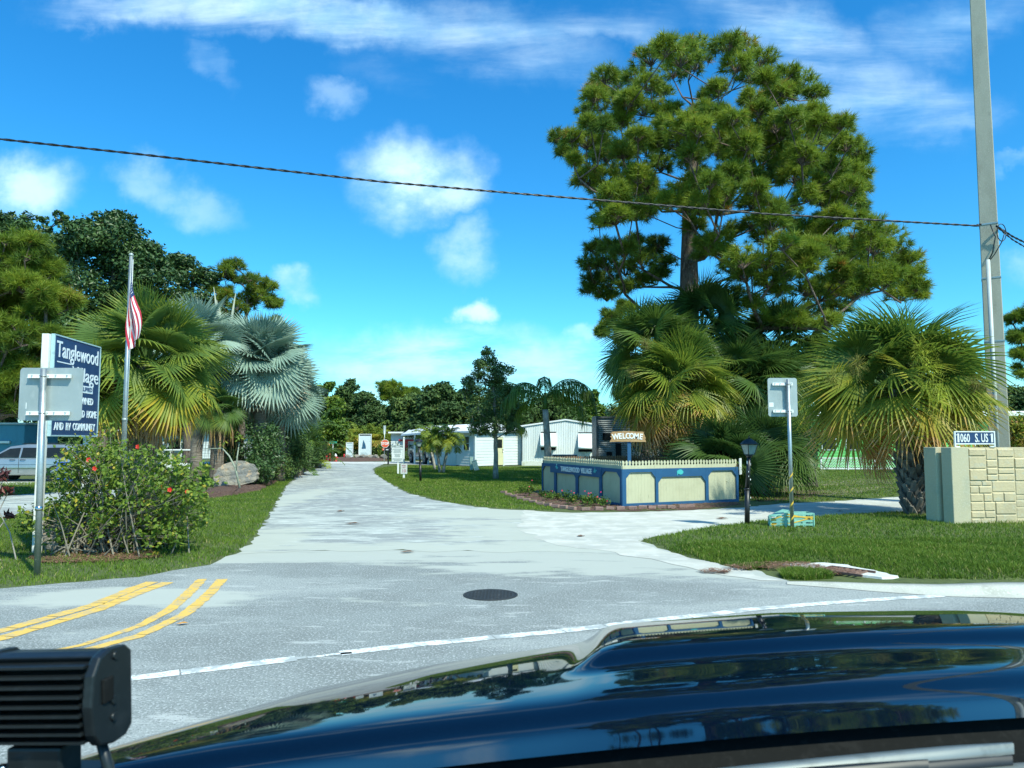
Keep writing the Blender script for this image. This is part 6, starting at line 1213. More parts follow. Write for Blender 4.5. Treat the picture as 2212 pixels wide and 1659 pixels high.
# mailbox
b = gp(838.5, 1003.5); root = thing('mailbox', 'black mailbox on a dark post left of the rules board', 'mailbox', b); MB().box(b+[0, 0, .55], (.11, .11, 1.1)).bar(b+[0, 0, .72], b+[-.22, -.05, 1.0], .07, .07).build('post', m_black, root, world=True)
pf = [(-.10, 0), (.10, 0), (.10, .13)]+[(.10*math.cos(a), .13+.10*math.sin(a)) for a in np.linspace(0, math.pi, 10)[1:-1]]+[(-.10, .13)]; MB().prism(pf, -.25, .25, np.stack([[0, 1., 0], [0, 0, 1.], [1., 0, 0]], 1), b+[-.05, 0, 1.06]).build('box', m_black, root, world=True); MB().box(b+[-.08, -.105, 1.14], (.18, .008, .06)).build('number_plate', m_white, root, world=True); MB().box(b+[0, 0, 1.04], (.46, .2, .03)).build('shelf', m_black, root, world=True)
# white boards on the mound
Yb = 71.0
def board(name, label, px0, px1, py0, py1, Yb):
    p0, p1 = at(px0, py0, Yb), at(px1, py1, Yb); c = (p0+p1)/2; w_, h_ = p1[0]-p0[0], p0[2]-p1[2]; root = thing(name, label, 'sign', (c[0], Yb, 0))
    MB().box((c[0], Yb, c[2]), (w_, .10, h_)).build('board', mat('pale_blue_board', (.62, .72, .74), .5, layers=[(3, (.56, .67, .69), .5, .7)]), root, world=True); fr = MB()
    for s in (-1, 1): fr.box((c[0]+s*(w_/2+.0), Yb-.02, c[2]), (.05, .14, h_+.04)); fr.box((c[0], Yb-.02, c[2]+s*(h_/2)), (w_+.0, .145, .05)); 
    fr.build('frame', m_white, root, world=True)
    for s in (-1, 1): MB().box((c[0]+s*(w_/2-.05), Yb+.08, p1[2]/2), (.08, .06, max(.2, p1[2]))).build('post', m_white, root, world=True)
    return root, c, w_, h_
root, c, w_, h_ = board('map_board', 'tall white map board with a blue map shape', 776, 801.5, 938, 988, Yb)
MP = [(-.06, .52), (.0, .55), (.03, .40), (.10, .28), (.16, .10), (.20, -.12), (.20, -.25), (-.16, -.27), (-.20, -.20), (-.14, -.02), (-.12, .20), (-.09, .38)]; MB().prism([(p[0], p[1]) for p in MP], 0, .004, Rw, (c[0]-.12, Yb-.055, c[2]-.02)).build('blue_map', mat('map_blue', (.02, .09, .18), .6, layers=[(5, (.03, .14, .22), .5, .7)]), root, world=True)
lt = MB(); g = np.random.default_rng(3); lines(lt, (c[0]-.1, 0, 0), w_*.8, 3, c[2]-h_/2+.42, .11, .035, g, Yb-.056); lt.build('small_print', mat('blue_grey_print', (.22, .34, .38), .6, layers=[(6, (.28, .38, .42), .5, .7)]), root, world=True); MB().box((c[0], Yb-.056, c[2]+h_/2-.09), (w_*.92, .006, .10)).build('title_strip', m_black, root, world=True)
root, c, w_, h_ = board('notice_board', 'small plain white notice board left of the map board', 748.5, 762, 956, 988, Yb-.5); lt = MB()
for k in range(4): lt.box((c[0], Yb-.556, c[2]+h_/2-.25-.32*k), (w_*.9, .006, .02))
lt.build('divider', MATS['blue_grey_print'], root, world=True)
# rocks on the mound and beside the border
m_rock = mat('rock', (.28, .25, .20), .95, layers=[(2.2, (.17, .17, .16), .42, .6), (5, (.42, .30, .19), .55, .7), (14, (.10, .10, .095), .6, .72)], bump=(9, 1, .08))
def rock(label, c, s, seed, group=None, name='rock', cat='rock', sub=4):
    import bmesh
    bm = bmesh.new(); bmesh.ops.create_icosphere(bm, subdivisions=sub, radius=1); g = np.random.default_rng(seed); K_ = g.normal(size=(10, 3)); ph = g.uniform(0, 6.28, 10); cuts = rand_dirs(g, 9); off = g.uniform(.45, .85, 9)
    for v in bm.verts:
        p = np.array(v.co)
        for n_, o_ in zip(cuts, off):
            d = p@n_-o_
            if d > 0: p = p-n_*d*.92
        r = 1+.045*sum(math.sin(K_[k]@p*3.2+ph[k]) for k in range(10))/2+.02*math.sin(p[2]*22+3*p[0]); v.co = Vector(p*r*np.array(s))
        if v.co.z < -s[2]*.45: v.co.z = -s[2]*.45
    me = bpy.data.meshes.new(name); bm.to_mesh(me); bm.free(); me.materials.append(m_rock); o = bpy.data.objects.new(name, me); COL.objects.link(o); o.location = (c[0], c[1], c[2]+s[2]*.4); return tag(o, label, cat, group)
bb = gp(494, 1058); o = rock('large layered tan and grey boulder on the mulch bed', (bb[0], bb[1]+.5, .12), (1.0, .6, .66), 7, name='boulder', cat='boulder', sub=5); o.rotation_euler = (0, R_(-14), R_(5))
bb = gp(525, 1053); rock('small angular stone leaning at the right foot of the boulder', (bb[0], bb[1]+.2, .08), (.36, .3, .30), 9)
for i, (px, py, s, lab) in enumerate([(595, 1038, .22, 'pale stone at the edge of the left shrub border'), (560, 1036, .18, 'grey stone half under the dark shrubs'), (160, 1185, .45, 'brown rock behind the left road sign post')]): bb = gp(px, py); rock(lab, (bb[0], bb[1], 0), (s*1.5, s, s*.7), 20+i, sub=3)
for i, px in enumerate([752, 768, 784, 800, 812, 826]): rock(['leftmost', 'second', 'third', 'fourth', 'fifth', 'rightmost'][i]+' low brown rock from the left in the mound under the white boards', (at(px, 950, 69.5)[0], 69.5+(i % 2)*.5, .15), (.45, .3, .28), 30+i, 'rocks around the white boards', sub=3)
# hydrant and bollards
b = gp(725.5, 996.5); b = np.array([at(725.5, 950, 64.6)[0], 64.6, 0]); root = thing('fire_hydrant', 'red fire hydrant with a white bonnet', 'fire hydrant', b); hb2 = MB(); hb2.lathe([(.17, 0), (.17, .05), (.11, .07), (.11, .38), (.15, .40), (.15, .45), (.11, .46)], b, 16); hb2.tube([b+[-.22, 0, .33], b+[.22, 0, .33]], .06, 10); hb2.tube([b+[0, -.2, .30], b+[0, .1, .30]], .075, 10); hb2.build('barrel', m_red, root, world=True)
MB().lathe([(.14, .45), (.13, .52), (.09, .60), (.05, .64), (.045, .70), (.01, .71)], b, 16).build('bonnet', m_white, root, world=True)
for px, y0, y1, Y, lab in ((706, 981, 996, 65.5, 'leftmost of the three red bollards'), (713.2, 980, 996, 65, 'red bollard just left of the hydrant'), (744, 981, 990.5, 72, 'red bollard beside the small notice board')):
    b = np.array([at(px, 950, Y)[0], Y, 0]); h = at(0, y0, Y)[2]; root = thing('bollard', lab, 'bollard', b, group='red bollards'); MB().lathe([(.085, 0), (.085, h-.05), (.06, h), (.01, h+.02)], b, 12).build('tube', m_red, root, world=True); MB().lathe([(.088, h*.8), (.088, h*.88)], b, 12).build('band', mat('dull_red_band', (.40, .06, .05), .6, layers=[(6, (.3, .05, .05), .5, .7)]), root, world=True)
b = np.array([at(719.5, 950, 69)[0], 69, 0]); root = thing('street_name_sign', 'green street name blade on a thin post', 'sign', b); zt = at(0, 956, 69)[2]; MB().tube([b, b+[0, 0, zt-.1]], .03, 8).build('post', m_galv, root, world=True); MB().box(b+[0, -.02, zt], (.72, .02, .2)).build('blade', mat('street_green', (.02, .30, .20), .5, layers=[(5, (.03, .26, .17), .5, .7)]), root, world=True)
# drain, manhole, leaves
m_iron = mat('cast_iron', (.035, .04, .042), .7, .3, layers=[(14, (.08, .08, .075), .55, .7), (50, (.2, .2, .19), .68, .76)], bump=(60, .5, .005))
b = gp(1059.5, 1286); root = thing('manhole_cover', 'round dark iron manhole cover in the asphalt', 'manhole cover', (b[0], b[1], 0)); MB().lathe([(.335, .004), (.335, .0105), (.305, .0105), (.305, .006)], b, 48).build('frame', m_iron, root, world=True); mb = MB(); mb.lathe([(.300, .004), (.300, .012)], b, 48)
for i in range(-6, 7):
    for j in range(-6, 7):
        if (i*i+j*j)*.0018 < .075: mb.box((b[0]+i*.042, b[1]+j*.042, .0135), (.022, .022, .004))
mb.build('lid', m_iron, root, world=True)
cn = [(1690, 1222), (1780, 1219), (1830, 1224), (1945, 1249), (1905, 1252), (1800, 1238), (1720, 1228)]; root = thing('storm_drain', 'concrete apron with a rusty drain grate beside the kerb', 'drain', gp(1830, 1240)); pts = np.array([gp(x, y)[:2] for x, y in cn]); c0_ = pts.mean(0); pts = rag(pts, .02, .12, 77)
mb = MB(); n_ = len(pts); V = [[*p, .0] for p in pts]+[[*(c0_+(p-c0_)*.985), .03] for p in pts]; mb.add(V, [[i, (i+1) % n_, n_+(i+1) % n_, n_+i] for i in range(n_)]); sheet(mb, [c0_+(p-c0_)*.985 for p in pts], .03); mb.build('apron', mat('white_concrete', (.62, .64, .60), .9, layers=[(4, (.5, .52, .49), .5, .7)], bump=(40, .4, .01)), root, world=True)
ga, gb = gp(1775, 1236), gp(1870, 1249); gd = unit(gb-ga); gn_ = np.array([-gd[1], gd[0], 0]); gl = np.linalg.norm(gb-ga); mb = MB()
for s in (0, .42): mb.bar(ga+gn_*(s-.1)+[0, 0, .045], gb+gn_*(s-.1)+[0, 0, .045], .03, .03)
for k in range(int(gl/.085)): p = ga+gd*k*.085; mb.bar(p-gn_*.1+[0, 0, .045], p+gn_*.32+[0, 0, .045], .018, .03)
mb.build('grate', mat('rusty_iron', (.16, .09, .07), .9, layers=[(12, (.26, .15, .11), .5, .7), (40, (.08, .06, .05), .55, .7)]), root, world=True)
def dleaf(label, px, py, s, col, a=0):
    b = gp(px, py); mb = MB(); P = []
    for t in np.linspace(0, 1, 7): P.append((t-.5, .28*math.sin(math.pi*t)*(1-.3*t)))
    out = P+[(p[0], -p[1]) for p in P[::-1][1:-1]]; V = [np.array([p[0]*s, p[1]*s, .018+.25*s*abs(p[1])+.03*s*math.sin(p[0]*9)]) for p in out]; V = np.array(V)@rotz(a).T+np.array([0, 0, 0]); mb.add(V, [list(range(len(V)))])
    o = mb.build('fallen_leaf', col); o.location = (b[0], b[1], .004); tag(o, label, 'leaf')
m_dl = mat('dry_leaf', (.16, .09, .05), .8, layers=[(20, (.10, .06, .04), .5, .7)]); m_ol = mat('orange_leaf', (.62, .28, .04), .7, layers=[(20, (.4, .15, .04), .55, .7)])
dleaf('dark dry leaf lying mid road left of the enclosure', 762, 1133, .34, m_dl, .2); dleaf('dry leaf near the left edge of the entrance road', 736, 1106, .30, m_dl, 1.); dleaf('orange leaf beside the yellow centre line', 394, 1351, .12, m_ol, .4); dleaf('thin dry leaf on the sandy drive before the enclosure', 1560, 1122, .35, m_dl, .3); dleaf('brown leaf on the sandy drive near the crate', 1815, 1106, .2, m_dl, .3); dleaf('pale brown leaf in the middle of the road mouth', 880, 1195, .25, m_dl, .1); dleaf('brown leaf below the enclosure bed', 1255, 1160, .22, m_dl, .7)
# pine straw smear on asphalt
m_straw = leafmat('pine_straw_needles', [(0, (.13, .07, .05)), (.6, (.28, .15, .10)), (1, (.45, .30, .20))], .9, .1, .2)
def straw(poly, n, seed, z=.02, ln=.10):
    g = np.random.default_rng(seed); poly = np.array([gp(x, y)[:2] for x, y in poly]); lo, hi = poly.min(0), poly.max(0); P = lo+(hi-lo)*g.random((n, 2)); P = P[inside(P, poly)]; m = len(P); a = g.uniform(0, 3.14, m)
    d = np.stack([np.cos(a), np.sin(a), g.normal(0, .12, m)], 1)*(ln*g.uniform(.4, 1, m))[:, None]/2; s = np.stack([-np.sin(a), np.cos(a), 0*a], 1)*.005; B = np.stack([P[:, 0], P[:, 1], z+g.uniform(0, .03, m)], 1)
    mb = MB(); mb.add(np.stack([B-d-s, B-d+s, B+d+s, B+d-s], 1).reshape(-1, 3), np.arange(4*m).reshape(m, 4), np.clip(g.normal(.5, .25, m), 0, 1)); return tag(mb.build('pine_straw', m_straw), kind='stuff')
straw([(1560, 1228), (1640, 1220), (1740, 1220), (1800, 1232), (1850, 1242), (1800, 1246), (1720, 1236), (1640, 1232), (1600, 1236)], 2600, 1, .03)
straw([(1505, 1236), (1540, 1232), (1582, 1236), (1570, 1242), (1520, 1240)], 350, 2)
straw([(1100, 1070), (1170, 1084), (1240, 1100), (1345, 1104), (1480, 1102), (1620, 1096), (1620, 1084), (1345, 1094), (1180, 1068), (1110, 1062)], 14000, 3, .01)
straw([(400, 1070), (500, 1050), (600, 1044), (560, 1060), (450, 1078)], 5000, 4, .1)
straw([(60, 1205), (150, 1192), (330, 1192), (350, 1205), (230, 1217), (90, 1218)], 5000, 5, .01)

# ---------------------------------------------------------------- parked vehicles
def wheel(root, x, y, z, r, w, rim, side):
    t = MB(); t.lathe([(r*.66, -w/2), (r*.95, -w/2), (r, -w*.35), (r, w*.35), (r*.95, w/2), (r*.66, w/2)], (x, y, z), 28, rotx(math.pi/2)); wt = t.build('wheel', m_rub, root); rm = MB(); rm.lathe([(r*.68, 0), (r*.66, .03), (r*.55, .02)], (x, y+side*(w/2-.02), z), 24, rotx(-side*math.pi/2))
    for k in range(6):
        a = k*math.pi/3; d = np.array([math.cos(a), 0, math.sin(a)]); p = np.array([x, y+side*(w/2+.005), z]); rm.bar(p+d*.05, p+d*r*.62, .03, r*.16, up=(0, 1, 0))
    rm.lathe([(r*.2, -.01), (r*.18, .03)], (x, y+side*(w/2), z), 14, rotx(-side*math.pi/2)); rm.build('rim', rim, wt)
m_silver = mat('silver_car_paint', (.36, .40, .42), .3, .6, layers=[(2, (.32, .36, .38), .4, .7)], coat=.6); m_rim = mat('alloy_rim', (.55, .57, .58), .3, .8, layers=[(6, (.45, .47, .48), .5, .7)])
# minivan, +x forwards
rx = at(116, 1027, 33.7); van = thing('minivan', 'silver minivan parked at the left edge, rear wheel towards the bush', 'van', (rx[0]-1.55, 33.7+.85, 0), math.pi+R_(2))
Wv = .97; low = [(-2.50, .42), (-2.56, .60), (-2.55, .95), (-2.48, 1.08), (1.35, 1.06), (2.1, .93), (2.45, .72), (2.48, .42), (2.0, .30), (-2.2, .30)]
mb = MB(); mb.prism(low, -Wv, Wv, np.stack([[1., 0, 0], [0, 0, 1.], [0, -1., 0]], 1)); mb.build('body', m_silver, van, bevel=.07, shade=True)
gb_ = [(-2.44, 1.04), (1.45, 1.03), (.55, 1.60), (-.2, 1.70), (-1.9, 1.68), (-2.2, 1.60)]
def green(mb, poly, zb, w0, w1, zt):
    n = len(poly); V = []; f = lambda z: w0+(w1-w0)*(z-zb)/(zt-zb)
    for s in (-1, 1):
        for p in poly: V.append([p[0], s*f(p[1]), p[1]])
    F = [[i, (i+1) % n, n+(i+1) % n, n+i][::-1] for i in range(n)]+[list(range(n)), list(range(n, 2*n))[::-1]]; mb.add(V, F)
mb = MB(); green(mb, gb_, 1.03, Wv-.04, Wv-.22, 1.7); mb.build('cabin', m_silver, van, bevel=.06, shade=True)
gy = lambda z: Wv-.04+(-.18)*(z-1.03)/.67
for poly in ([(-2.22, 1.10), (-1.12, 1.09), (-1.12, 1.54), (-1.95, 1.55)], [(-1.02, 1.09), (-.02, 1.09), (-.05, 1.54), (-1.02, 1.54)], [(.06, 1.09), (1.22, 1.09), (.52, 1.50), (.05, 1.54)]):
    for s in (-1, 1): V = [[p[0], s*(gy(p[1])+.012), p[1]] for p in poly]; MB().add(V, [[0, 1, 2, 3]]).build('side_window', m_glassd, van)
MB().add([[1.40, -.80, 1.10], [1.40, .80, 1.10], [.62, .70, 1.57], [.62, -.70, 1.57]], [[0, 1, 2, 3]]).build('windscreen', m_glassd, van)
MB().add([[-2.47, -.78, 1.14], [-2.47, .78, 1.14], [-2.26, .68, 1.58], [-2.26, -.68, 1.58]], [[0, 1, 2, 3]]).build('rear_window', m_glassd, van)
for s in (-1, 1):
    for x_ in (-1.62, 1.45): 
        MB().lathe([(.40, 0), (.40, .02)], (x_, s*(Wv-.0), .36), 28, rotx(-s*math.pi/2)).build('wheel_arch', m_black, van); wheel(van, x_, s*(Wv-.07), .34, .34, .21, m_rim, s)
    MB().box((-2.5, s*.86, 1.0), (.12, .16, .34)).build('tail_light', mat('tail_red', (.55, .02, .02), .25, layers=[(5, (.4, .02, .02), .5, .7)]), van, bevel=.02)
    MB().box((-.1, s*(Wv+.008), .62), (3.1, .02, .035)).build('trim_strip', m_chrome, van)
    for x_ in (.18, -.28): MB().tube([[x_, s*(Wv+.005), .99], [x_+.04, s*(Wv+.04), 1.0], [x_+.2, s*(Wv+.04), 1.0], [x_+.24, s*(Wv+.005), .99]], .014, 6).build('door_handle', m_black, van)
    sm_ = MB(); sm_.box((.02, s*(Wv+.004), .72), (.012, .008, .64)); sm_.box((1.2, s*(Wv+.004), .72), (.012, .008, .6)); sm_.box((-1.06, s*(Wv+.004), .80), (.012, .008, .46)); sm_.box((-.2, s*(Wv+.004), .78), (2.8, .006, .012)); sm_.build('door_seam', m_black, van)
    MB().box((1.15, s*(Wv+.10), 1.12), (.12, .2, .14)).build('mirror', m_silver, van, bevel=.03)
for s in (-1, 1): MB().box((2.42, s*.7, .78), (.16, .36, .16)).build('headlight', m_chrome, van, bevel=.03)
mb = MB(); mb.bar([-1.8, -.62, 1.74], [.1, -.62, 1.74], .04, .03); mb.bar([-1.8, .62, 1.74], [.1, .62, 1.74], .04, .03); mb.build('roof_rail', m_black, van)
# blue bin behind the van
b = np.array([at(146, 950, 33.2)[0], 33.2, 0]); root = thing('recycling_bin', 'bright blue bin behind the rear of the minivan', 'bin', b); mbl = mat('blue_plastic', (.02, .10, .50), .5, layers=[(5, (.02, .08, .40), .5, .7)]); MB().box(b+[0, 0, .45], (.5, .5, .8), taper=1.15).build('tub', mbl, root, world=True, bevel=.02); MB().box(b+[0, 0, .88], (.62, .62, .06)).build('lid', mbl, root, world=True, bevel=.02)
for s in (-1, 1): MB().lathe([(.1, 0), (.1, .05)], b+[s*.22, .27, .1], 12, rotx(math.pi/2)).build('wheel', m_rub, root, world=True)
# teal trailer far left
b = np.array([at(10, 950, 40)[0], 40, 0]); root = thing('teal_shed', 'teal blue panelled shed behind the minivan', 'shed', b); z0_, z1_ = at(0, 955, 40)[2], at(0, 917, 40)[2]; x1_ = at(52, 950, 40)[0]; mb = MB(); mb.box((x1_-2.6, 41.5, z1_/2), (5.2, 3, z1_)); 
mb.build('wall', mat('teal_wall', (.05, .22, .30), .6, layers=[(2, (.04, .17, .24), .45, .7)]), root, world=True, bevel=.05); MB().box((x1_-2.8, 39.9, z1_-.95), (4.2, .1, .12)).build('shelf_board', m_wpost, root, world=True); MB().box((x1_-2.6, 41.5, z1_+.05), (5.4, 3.2, .1)).build('roof', m_alu, root, world=True); MB().box((x1_-3.2, 39.97, .55), (3.2, .06, 1.0)).build('door', m_black, root, world=True)
# far white home seen between the palms
b = np.array([at(430, 950, 74)[0], 74, 0]); root = thing('white_home', 'distant white home glimpsed between the palm trunks at left', 'house', b); mb = MB(); siding(mb, b+[-7, -2, 0], b+[5, -2, 0], .1, 2.6, .25); mb.box(b+[-1, 1, 1.3], (11.9, 5.8, 2.6)); mb.build('wall', m_sid, root, world=True); mb = MB(); mb.prism([(-3.6, 0), (3.6, 0), (0, .9)], -6.4, 6.4, np.stack([[0, 1., 0], [0, 0, 1.], [1., 0, 0]], 1), b+[-1, 1, 2.6]); mb.build('roof', m_roofw, root, world=True)
for dx in (-5, -1.5, 2.5): MB().box(b+[dx, -2.06, 1.5], (1.1, .06, 1.0)).build('window', m_glassd, root, world=True)
b = np.array([at(392, 950, 40)[0], 40, 0]); root = thing('white_utility_cart', 'low white topped cart parked on the lawn behind the fan palm', 'cart', b); MB().box(b+[0, 0, .42], (1.5, .9, .45)).build('body', m_white, root, world=True, bevel=.08); MB().box(b+[0, 0, 1.35], (1.5, 1.0, .07)).build('roof', m_white, root, world=True, bevel=.03); mb = MB()
for sx in (-.65, .65):
    for sy in (-.4, .4): mb.tube([b+[sx, sy, .5], b+[sx*.9, sy, 1.35]], .02, 6)
mb.build('roof_frame', m_black, root, world=True); MB().box(b+[-.15, 0, .78], (.45, .8, .12)).box(b+[-.38, 0, 1.0], (.1, .8, .4)).build('seat', m_board, root, world=True, bevel=.03)
for sx in (-.5, .5):
    for sy in (-.42, .42): MB().lathe([(.2, -.06), (.2, .06)], b+[sx, sy, .2], 16, rotx(math.pi/2)).build('wheel', m_rub, root, world=True)
# pickup truck under the carport
rr0 = at(888.5, 950, 61.2); ff0 = at(918.5, 950, 57.8); hd = unit(np.array([ff0[0]-rr0[0], ff0[1]-rr0[1], 0])); ang = math.atan2(hd[1], hd[0]); mid = (rr0+ff0)/2; side = np.array([-hd[1], hd[0], 0]); mid = mid+side*.95
pk = thing('pickup_truck', 'silver pickup truck parked nose out under the carport', 'pickup truck', (mid[0], mid[1], 0), ang); Wp = .99; SX = np.stack([[1., 0, 0], [0, 0, 1.], [0, -1., 0]], 1)
low = [(-2.75, .62), (-2.78, .95), (-2.75, 1.22), (-.85, 1.22), (1.15, 1.20), (2.55, 1.12), (2.72, .98), (2.72, .60), (2.5, .50), (-2.6, .52)]; MB().prism(low, -Wp, Wp, SX).build('body', m_silver, pk, bevel=.06, shade=True)
mb = MB(); green(mb, [(-.85, 1.18), (1.30, 1.18), (.55, 1.85), (.1, 1.90), (-.55, 1.90), (-.80, 1.82)], 1.18, Wp-.05, Wp-.22, 1.9); mb.build('cab', m_silver, pk, bevel=.05, shade=True)
gy2 = lambda z: Wp-.05-.17*(z-1.18)/.72
for s in (-1, 1):
    for poly in ([(-.68, 1.26), (.10, 1.26), (.10, 1.76), (-.58, 1.76)], [(.18, 1.26), (1.08, 1.26), (.50, 1.74), (.18, 1.76)]): MB().add([[p[0], s*(gy2(p[1])+.012), p[1]] for p in poly], [[0, 1, 2, 3]]).build('side_window', m_glassd, pk)
    for x_ in (-1.75, 1.80): MB().lathe([(.50, 0), (.50, .02)], (x_, s*Wp, .52), 28, rotx(-s*math.pi/2)).build('wheel_arch', m_black, pk); wheel(pk, x_, s*(Wp-.08), .42, .42, .26, m_rim, s)
    MB().box((2.66, s*.78, .98), (.14, .34, .26)).build('headlight', m_chrome, pk, bevel=.03); MB().box((1.05, s*(Wp+.14), 1.32), (.14, .24, .22)).build('mirror', m_black, pk, bevel=.03); MB().box((-2.76, s*.9, 1.0), (.06, .14, .4)).build('tail_light', MATS['tail_red'], pk)
MB().add([[1.26, -.82, 1.24], [1.26, .82, 1.24], [.62, .74, 1.82], [.62, -.74, 1.82]], [[0, 1, 2, 3]]).build('windscreen', m_glassd, pk); MB().box((-1.8, 0, 1.222), (1.75, 1.7, .012)).build('bed', m_black, pk)
mb = MB(); mb.box((2.73, 0, .94), (.05, 1.15, .36)); mb.build('grille', m_black, pk); fr = MB()
for z_ in (.78, .94, 1.10): fr.box((2.765, 0, z_), (.03, 1.2, .035))
fr.build('grille_bar', m_chrome, pk); MB().box((2.78, 0, .60), (.14, 1.9, .18)).build('bumper', m_chrome, pk, bevel=.03); MB().box((2.775, 0, .88), (.02, .34, .12)).build('badge', m_red, pk)
# bits behind the pickup: red trimmed porch of a neighbouring home
b = np.array([at(895, 950, 70)[0], 70, 0]); root = thing('porch_home', 'white home with red trim behind the pickup truck', 'house', b); mb = MB(); siding(mb, b+[-2.2, 0, 0], b+[3.6, 0, 0], .1, 2.5, .22); mb.box(b+[.7, 1.6, 1.25], (5.7, 3, 2.5)); mb.build('wall', m_sid, root, world=True); MB().box(b+[-.1, -.08, 1.86], (2.7, .1, .16)).box(b+[-.75, -.08, 1.3], (.3, .1, 1.0)).build('red_trim', m_red, root, world=True); MB().box(b+[.4, -.06, 1.3], (.8, .08, .9)).build('window', m_glassd, root, world=True); MB().box(b+[.7, 1.4, 2.58], (6.2, 3.8, .14)).build('roof', m_roofw, root, world=True)
# green house with white trim and lattice fence at the right
Yg = 50.; xa, xb = at(1765, 950, Yg)[0], at(2330, 950, Yg)[0]; zt = at(0, 897, Yg)[2]; root = thing('green_house', 'bright green house with white fascia behind the right sabal palm', 'house', ((xa+xb)/2, Yg, 0)); mb = MB(); siding(mb, [xa, Yg, 0], [xb, Yg, 0], .05, zt, .2); mb.box(((xa+xb)/2, Yg+3, zt/2), (xb-xa-.1, 5.9, zt)); mb.build('wall', mat('green_siding', (.12, .48, .12), .6, layers=[(2, (.10, .42, .11), .45, .7)]), root, world=True)
MB().box(((xa+xb)/2, Yg-.25, zt+.06), (xb-xa+.6, .7, .22)).build('fascia', m_white, root, world=True); MB().box(((xa+xb)/2, Yg+3, zt+.22), (xb-xa+.6, 6.8, .1)).build('roof', m_roofw, root, world=True)
for px in (1790, 1842, 1893, 2010, 2120):
    x_ = at(px, 950, Yg)[0]; w = MB().box((x_, Yg-.04, 1.75), (1.0, .06, 1.1)).build('window', m_white, root, world=True); MB().box(np.array([x_, Yg-.07, 1.75])-np.array(root.location), (.86, .05, .96)).build('pane', m_glassd, w)
Yl = 46.5; xa, xb = at(1772, 950, Yl)[0], at(1945, 950, Yl)[0]; root = thing('lattice_fence', 'low white lattice fence across the far lawn at right', 'fence', ((xa+xb)/2, Yl, 0)); hL = .62; mb = MB(); d = .16; n_ = int((xb-xa)/d)
for i in range(-4, n_+1):
    for s in (0, 1):
        x0_ = xa+i*d; x1_ = x0_+hL
        a, b_ = (x0_, .12), (x1_, .12+hL)
        if a[0] < xa: a = (xa, .12+xa-x0_)
        if b_[0] > xb: b_ = (xb, .12+xb-x0_)
        if a[0] >= b_[0]: continue
        if s: a, b_ = (xa+xb-a[0], a[1]), (xa+xb-b_[0], b_[1])
        mb.bar([a[0], Yl+s*.012, a[1]], [b_[0], Yl+s*.012, b_[1]], .01, .05, up=(0, 1, 0))
mb.build('lattice', m_white, root, world=True); mb = MB(); mb.box(((xa+xb)/2, Yl, .1), (xb-xa, .05, .07)); mb.box(((xa+xb)/2, Yl, .14+hL), (xb-xa, .05, .06)); mb.build('rail', m_white, root, world=True)
for x_ in np.linspace(xa, xb, 4): MB().box((x_, Yl, .42), (.09, .09, .84)).build('post', m_white, root, world=True)

# ---------------------------------------------------------------- grass
from mathutils.bvhtree import BVHTree
rl = [tuple(gp(x, y)[:2]) for x, y in [(1384, 1170), (1440, 1160), (1520, 1146), (1650, 1129), (1800, 1118), (2000, 1109), (2300, 1092), (2700, 1070), (2700, 1250), (2212, 1250), (1950, 1249), (1900, 1240), (1830, 1222), (1760, 1218), (1690, 1219), (1640, 1224), (1590, 1228), (1520, 1211), (1440, 1189)]]
rlp = rag([tuple(gp(x, y)[:2]) for x, y in [(1384, 1170), (1440, 1160), (1520, 1146), (1650, 1129), (1800, 1118), (2000, 1109), (2300, 1092), (2600, 1076), (2600, 1254), (2212, 1253), (1990, 1250), (1945, 1247), (1830, 1220), (1780, 1215), (1690, 1219), (1640, 1222), (1590, 1227), (1520, 1210), (1440, 1188)]], .04, .22, 90)
rg = np.random.default_rng(4); st_ = .12; gx = np.arange(rlp[:, 0].min()-.3, rlp[:, 0].max()+.3, st_); gy_ = np.arange(rlp[:, 1].min()-.3, rlp[:, 1].max()+.3, st_); GX, GY = np.meshgrid(gx, gy_); PP = np.stack([GX.ravel(), GY.ravel()], 1)
A_ = rlp; B_ = np.roll(rlp, -1, 0); dist = np.full(len(PP), 9.)
for a_, b_ in zip(A_, B_):
    ab = b_-a_; t = np.clip(((PP-a_)@ab)/(ab@ab+1e-9), 0, 1); dist = np.minimum(dist, np.linalg.norm(PP-(a_+t[:, None]*ab), axis=1))
ins = inside(PP, rlp); tt_ = np.clip(dist/.45, 0, 1); Zm = np.where(ins, .002+.095*tt_*(2-tt_)+rg.normal(0, .006, len(PP))*tt_, -.03*np.clip(dist/.1, 0, 1)); nx_ = len(gx)
ok = ins.reshape(GX.shape); kf = ok[:-1, :-1] | ok[1:, :-1] | ok[:-1, 1:] | ok[1:, 1:]; ii, jj = np.nonzero(kf); Fq = np.stack([ii*nx_+jj, ii*nx_+jj+1, (ii+1)*nx_+jj+1, (ii+1)*nx_+jj], 1)
V = np.concatenate([PP, Zm[:, None]], 1); mb = MB(); mb.add(V, Fq, .5, True); o = mb.build('lawn', m_lawn); tag(o, kind='structure'); bvh = BVHTree.FromPolygons([Vector(v) for v in V.tolist()], Fq.tolist())
rl = [tuple(p) for p in rlp]
def patchnoise(P, s=1.0, seed=0):
    g = np.random.default_rng(seed); r = np.zeros(len(P))
    for k in range(9): d = g.normal(size=2); r += np.sin(P@d*s*(1+k*.7)+g.uniform(0, 6.28))/(1+k*.4)
    return r/3
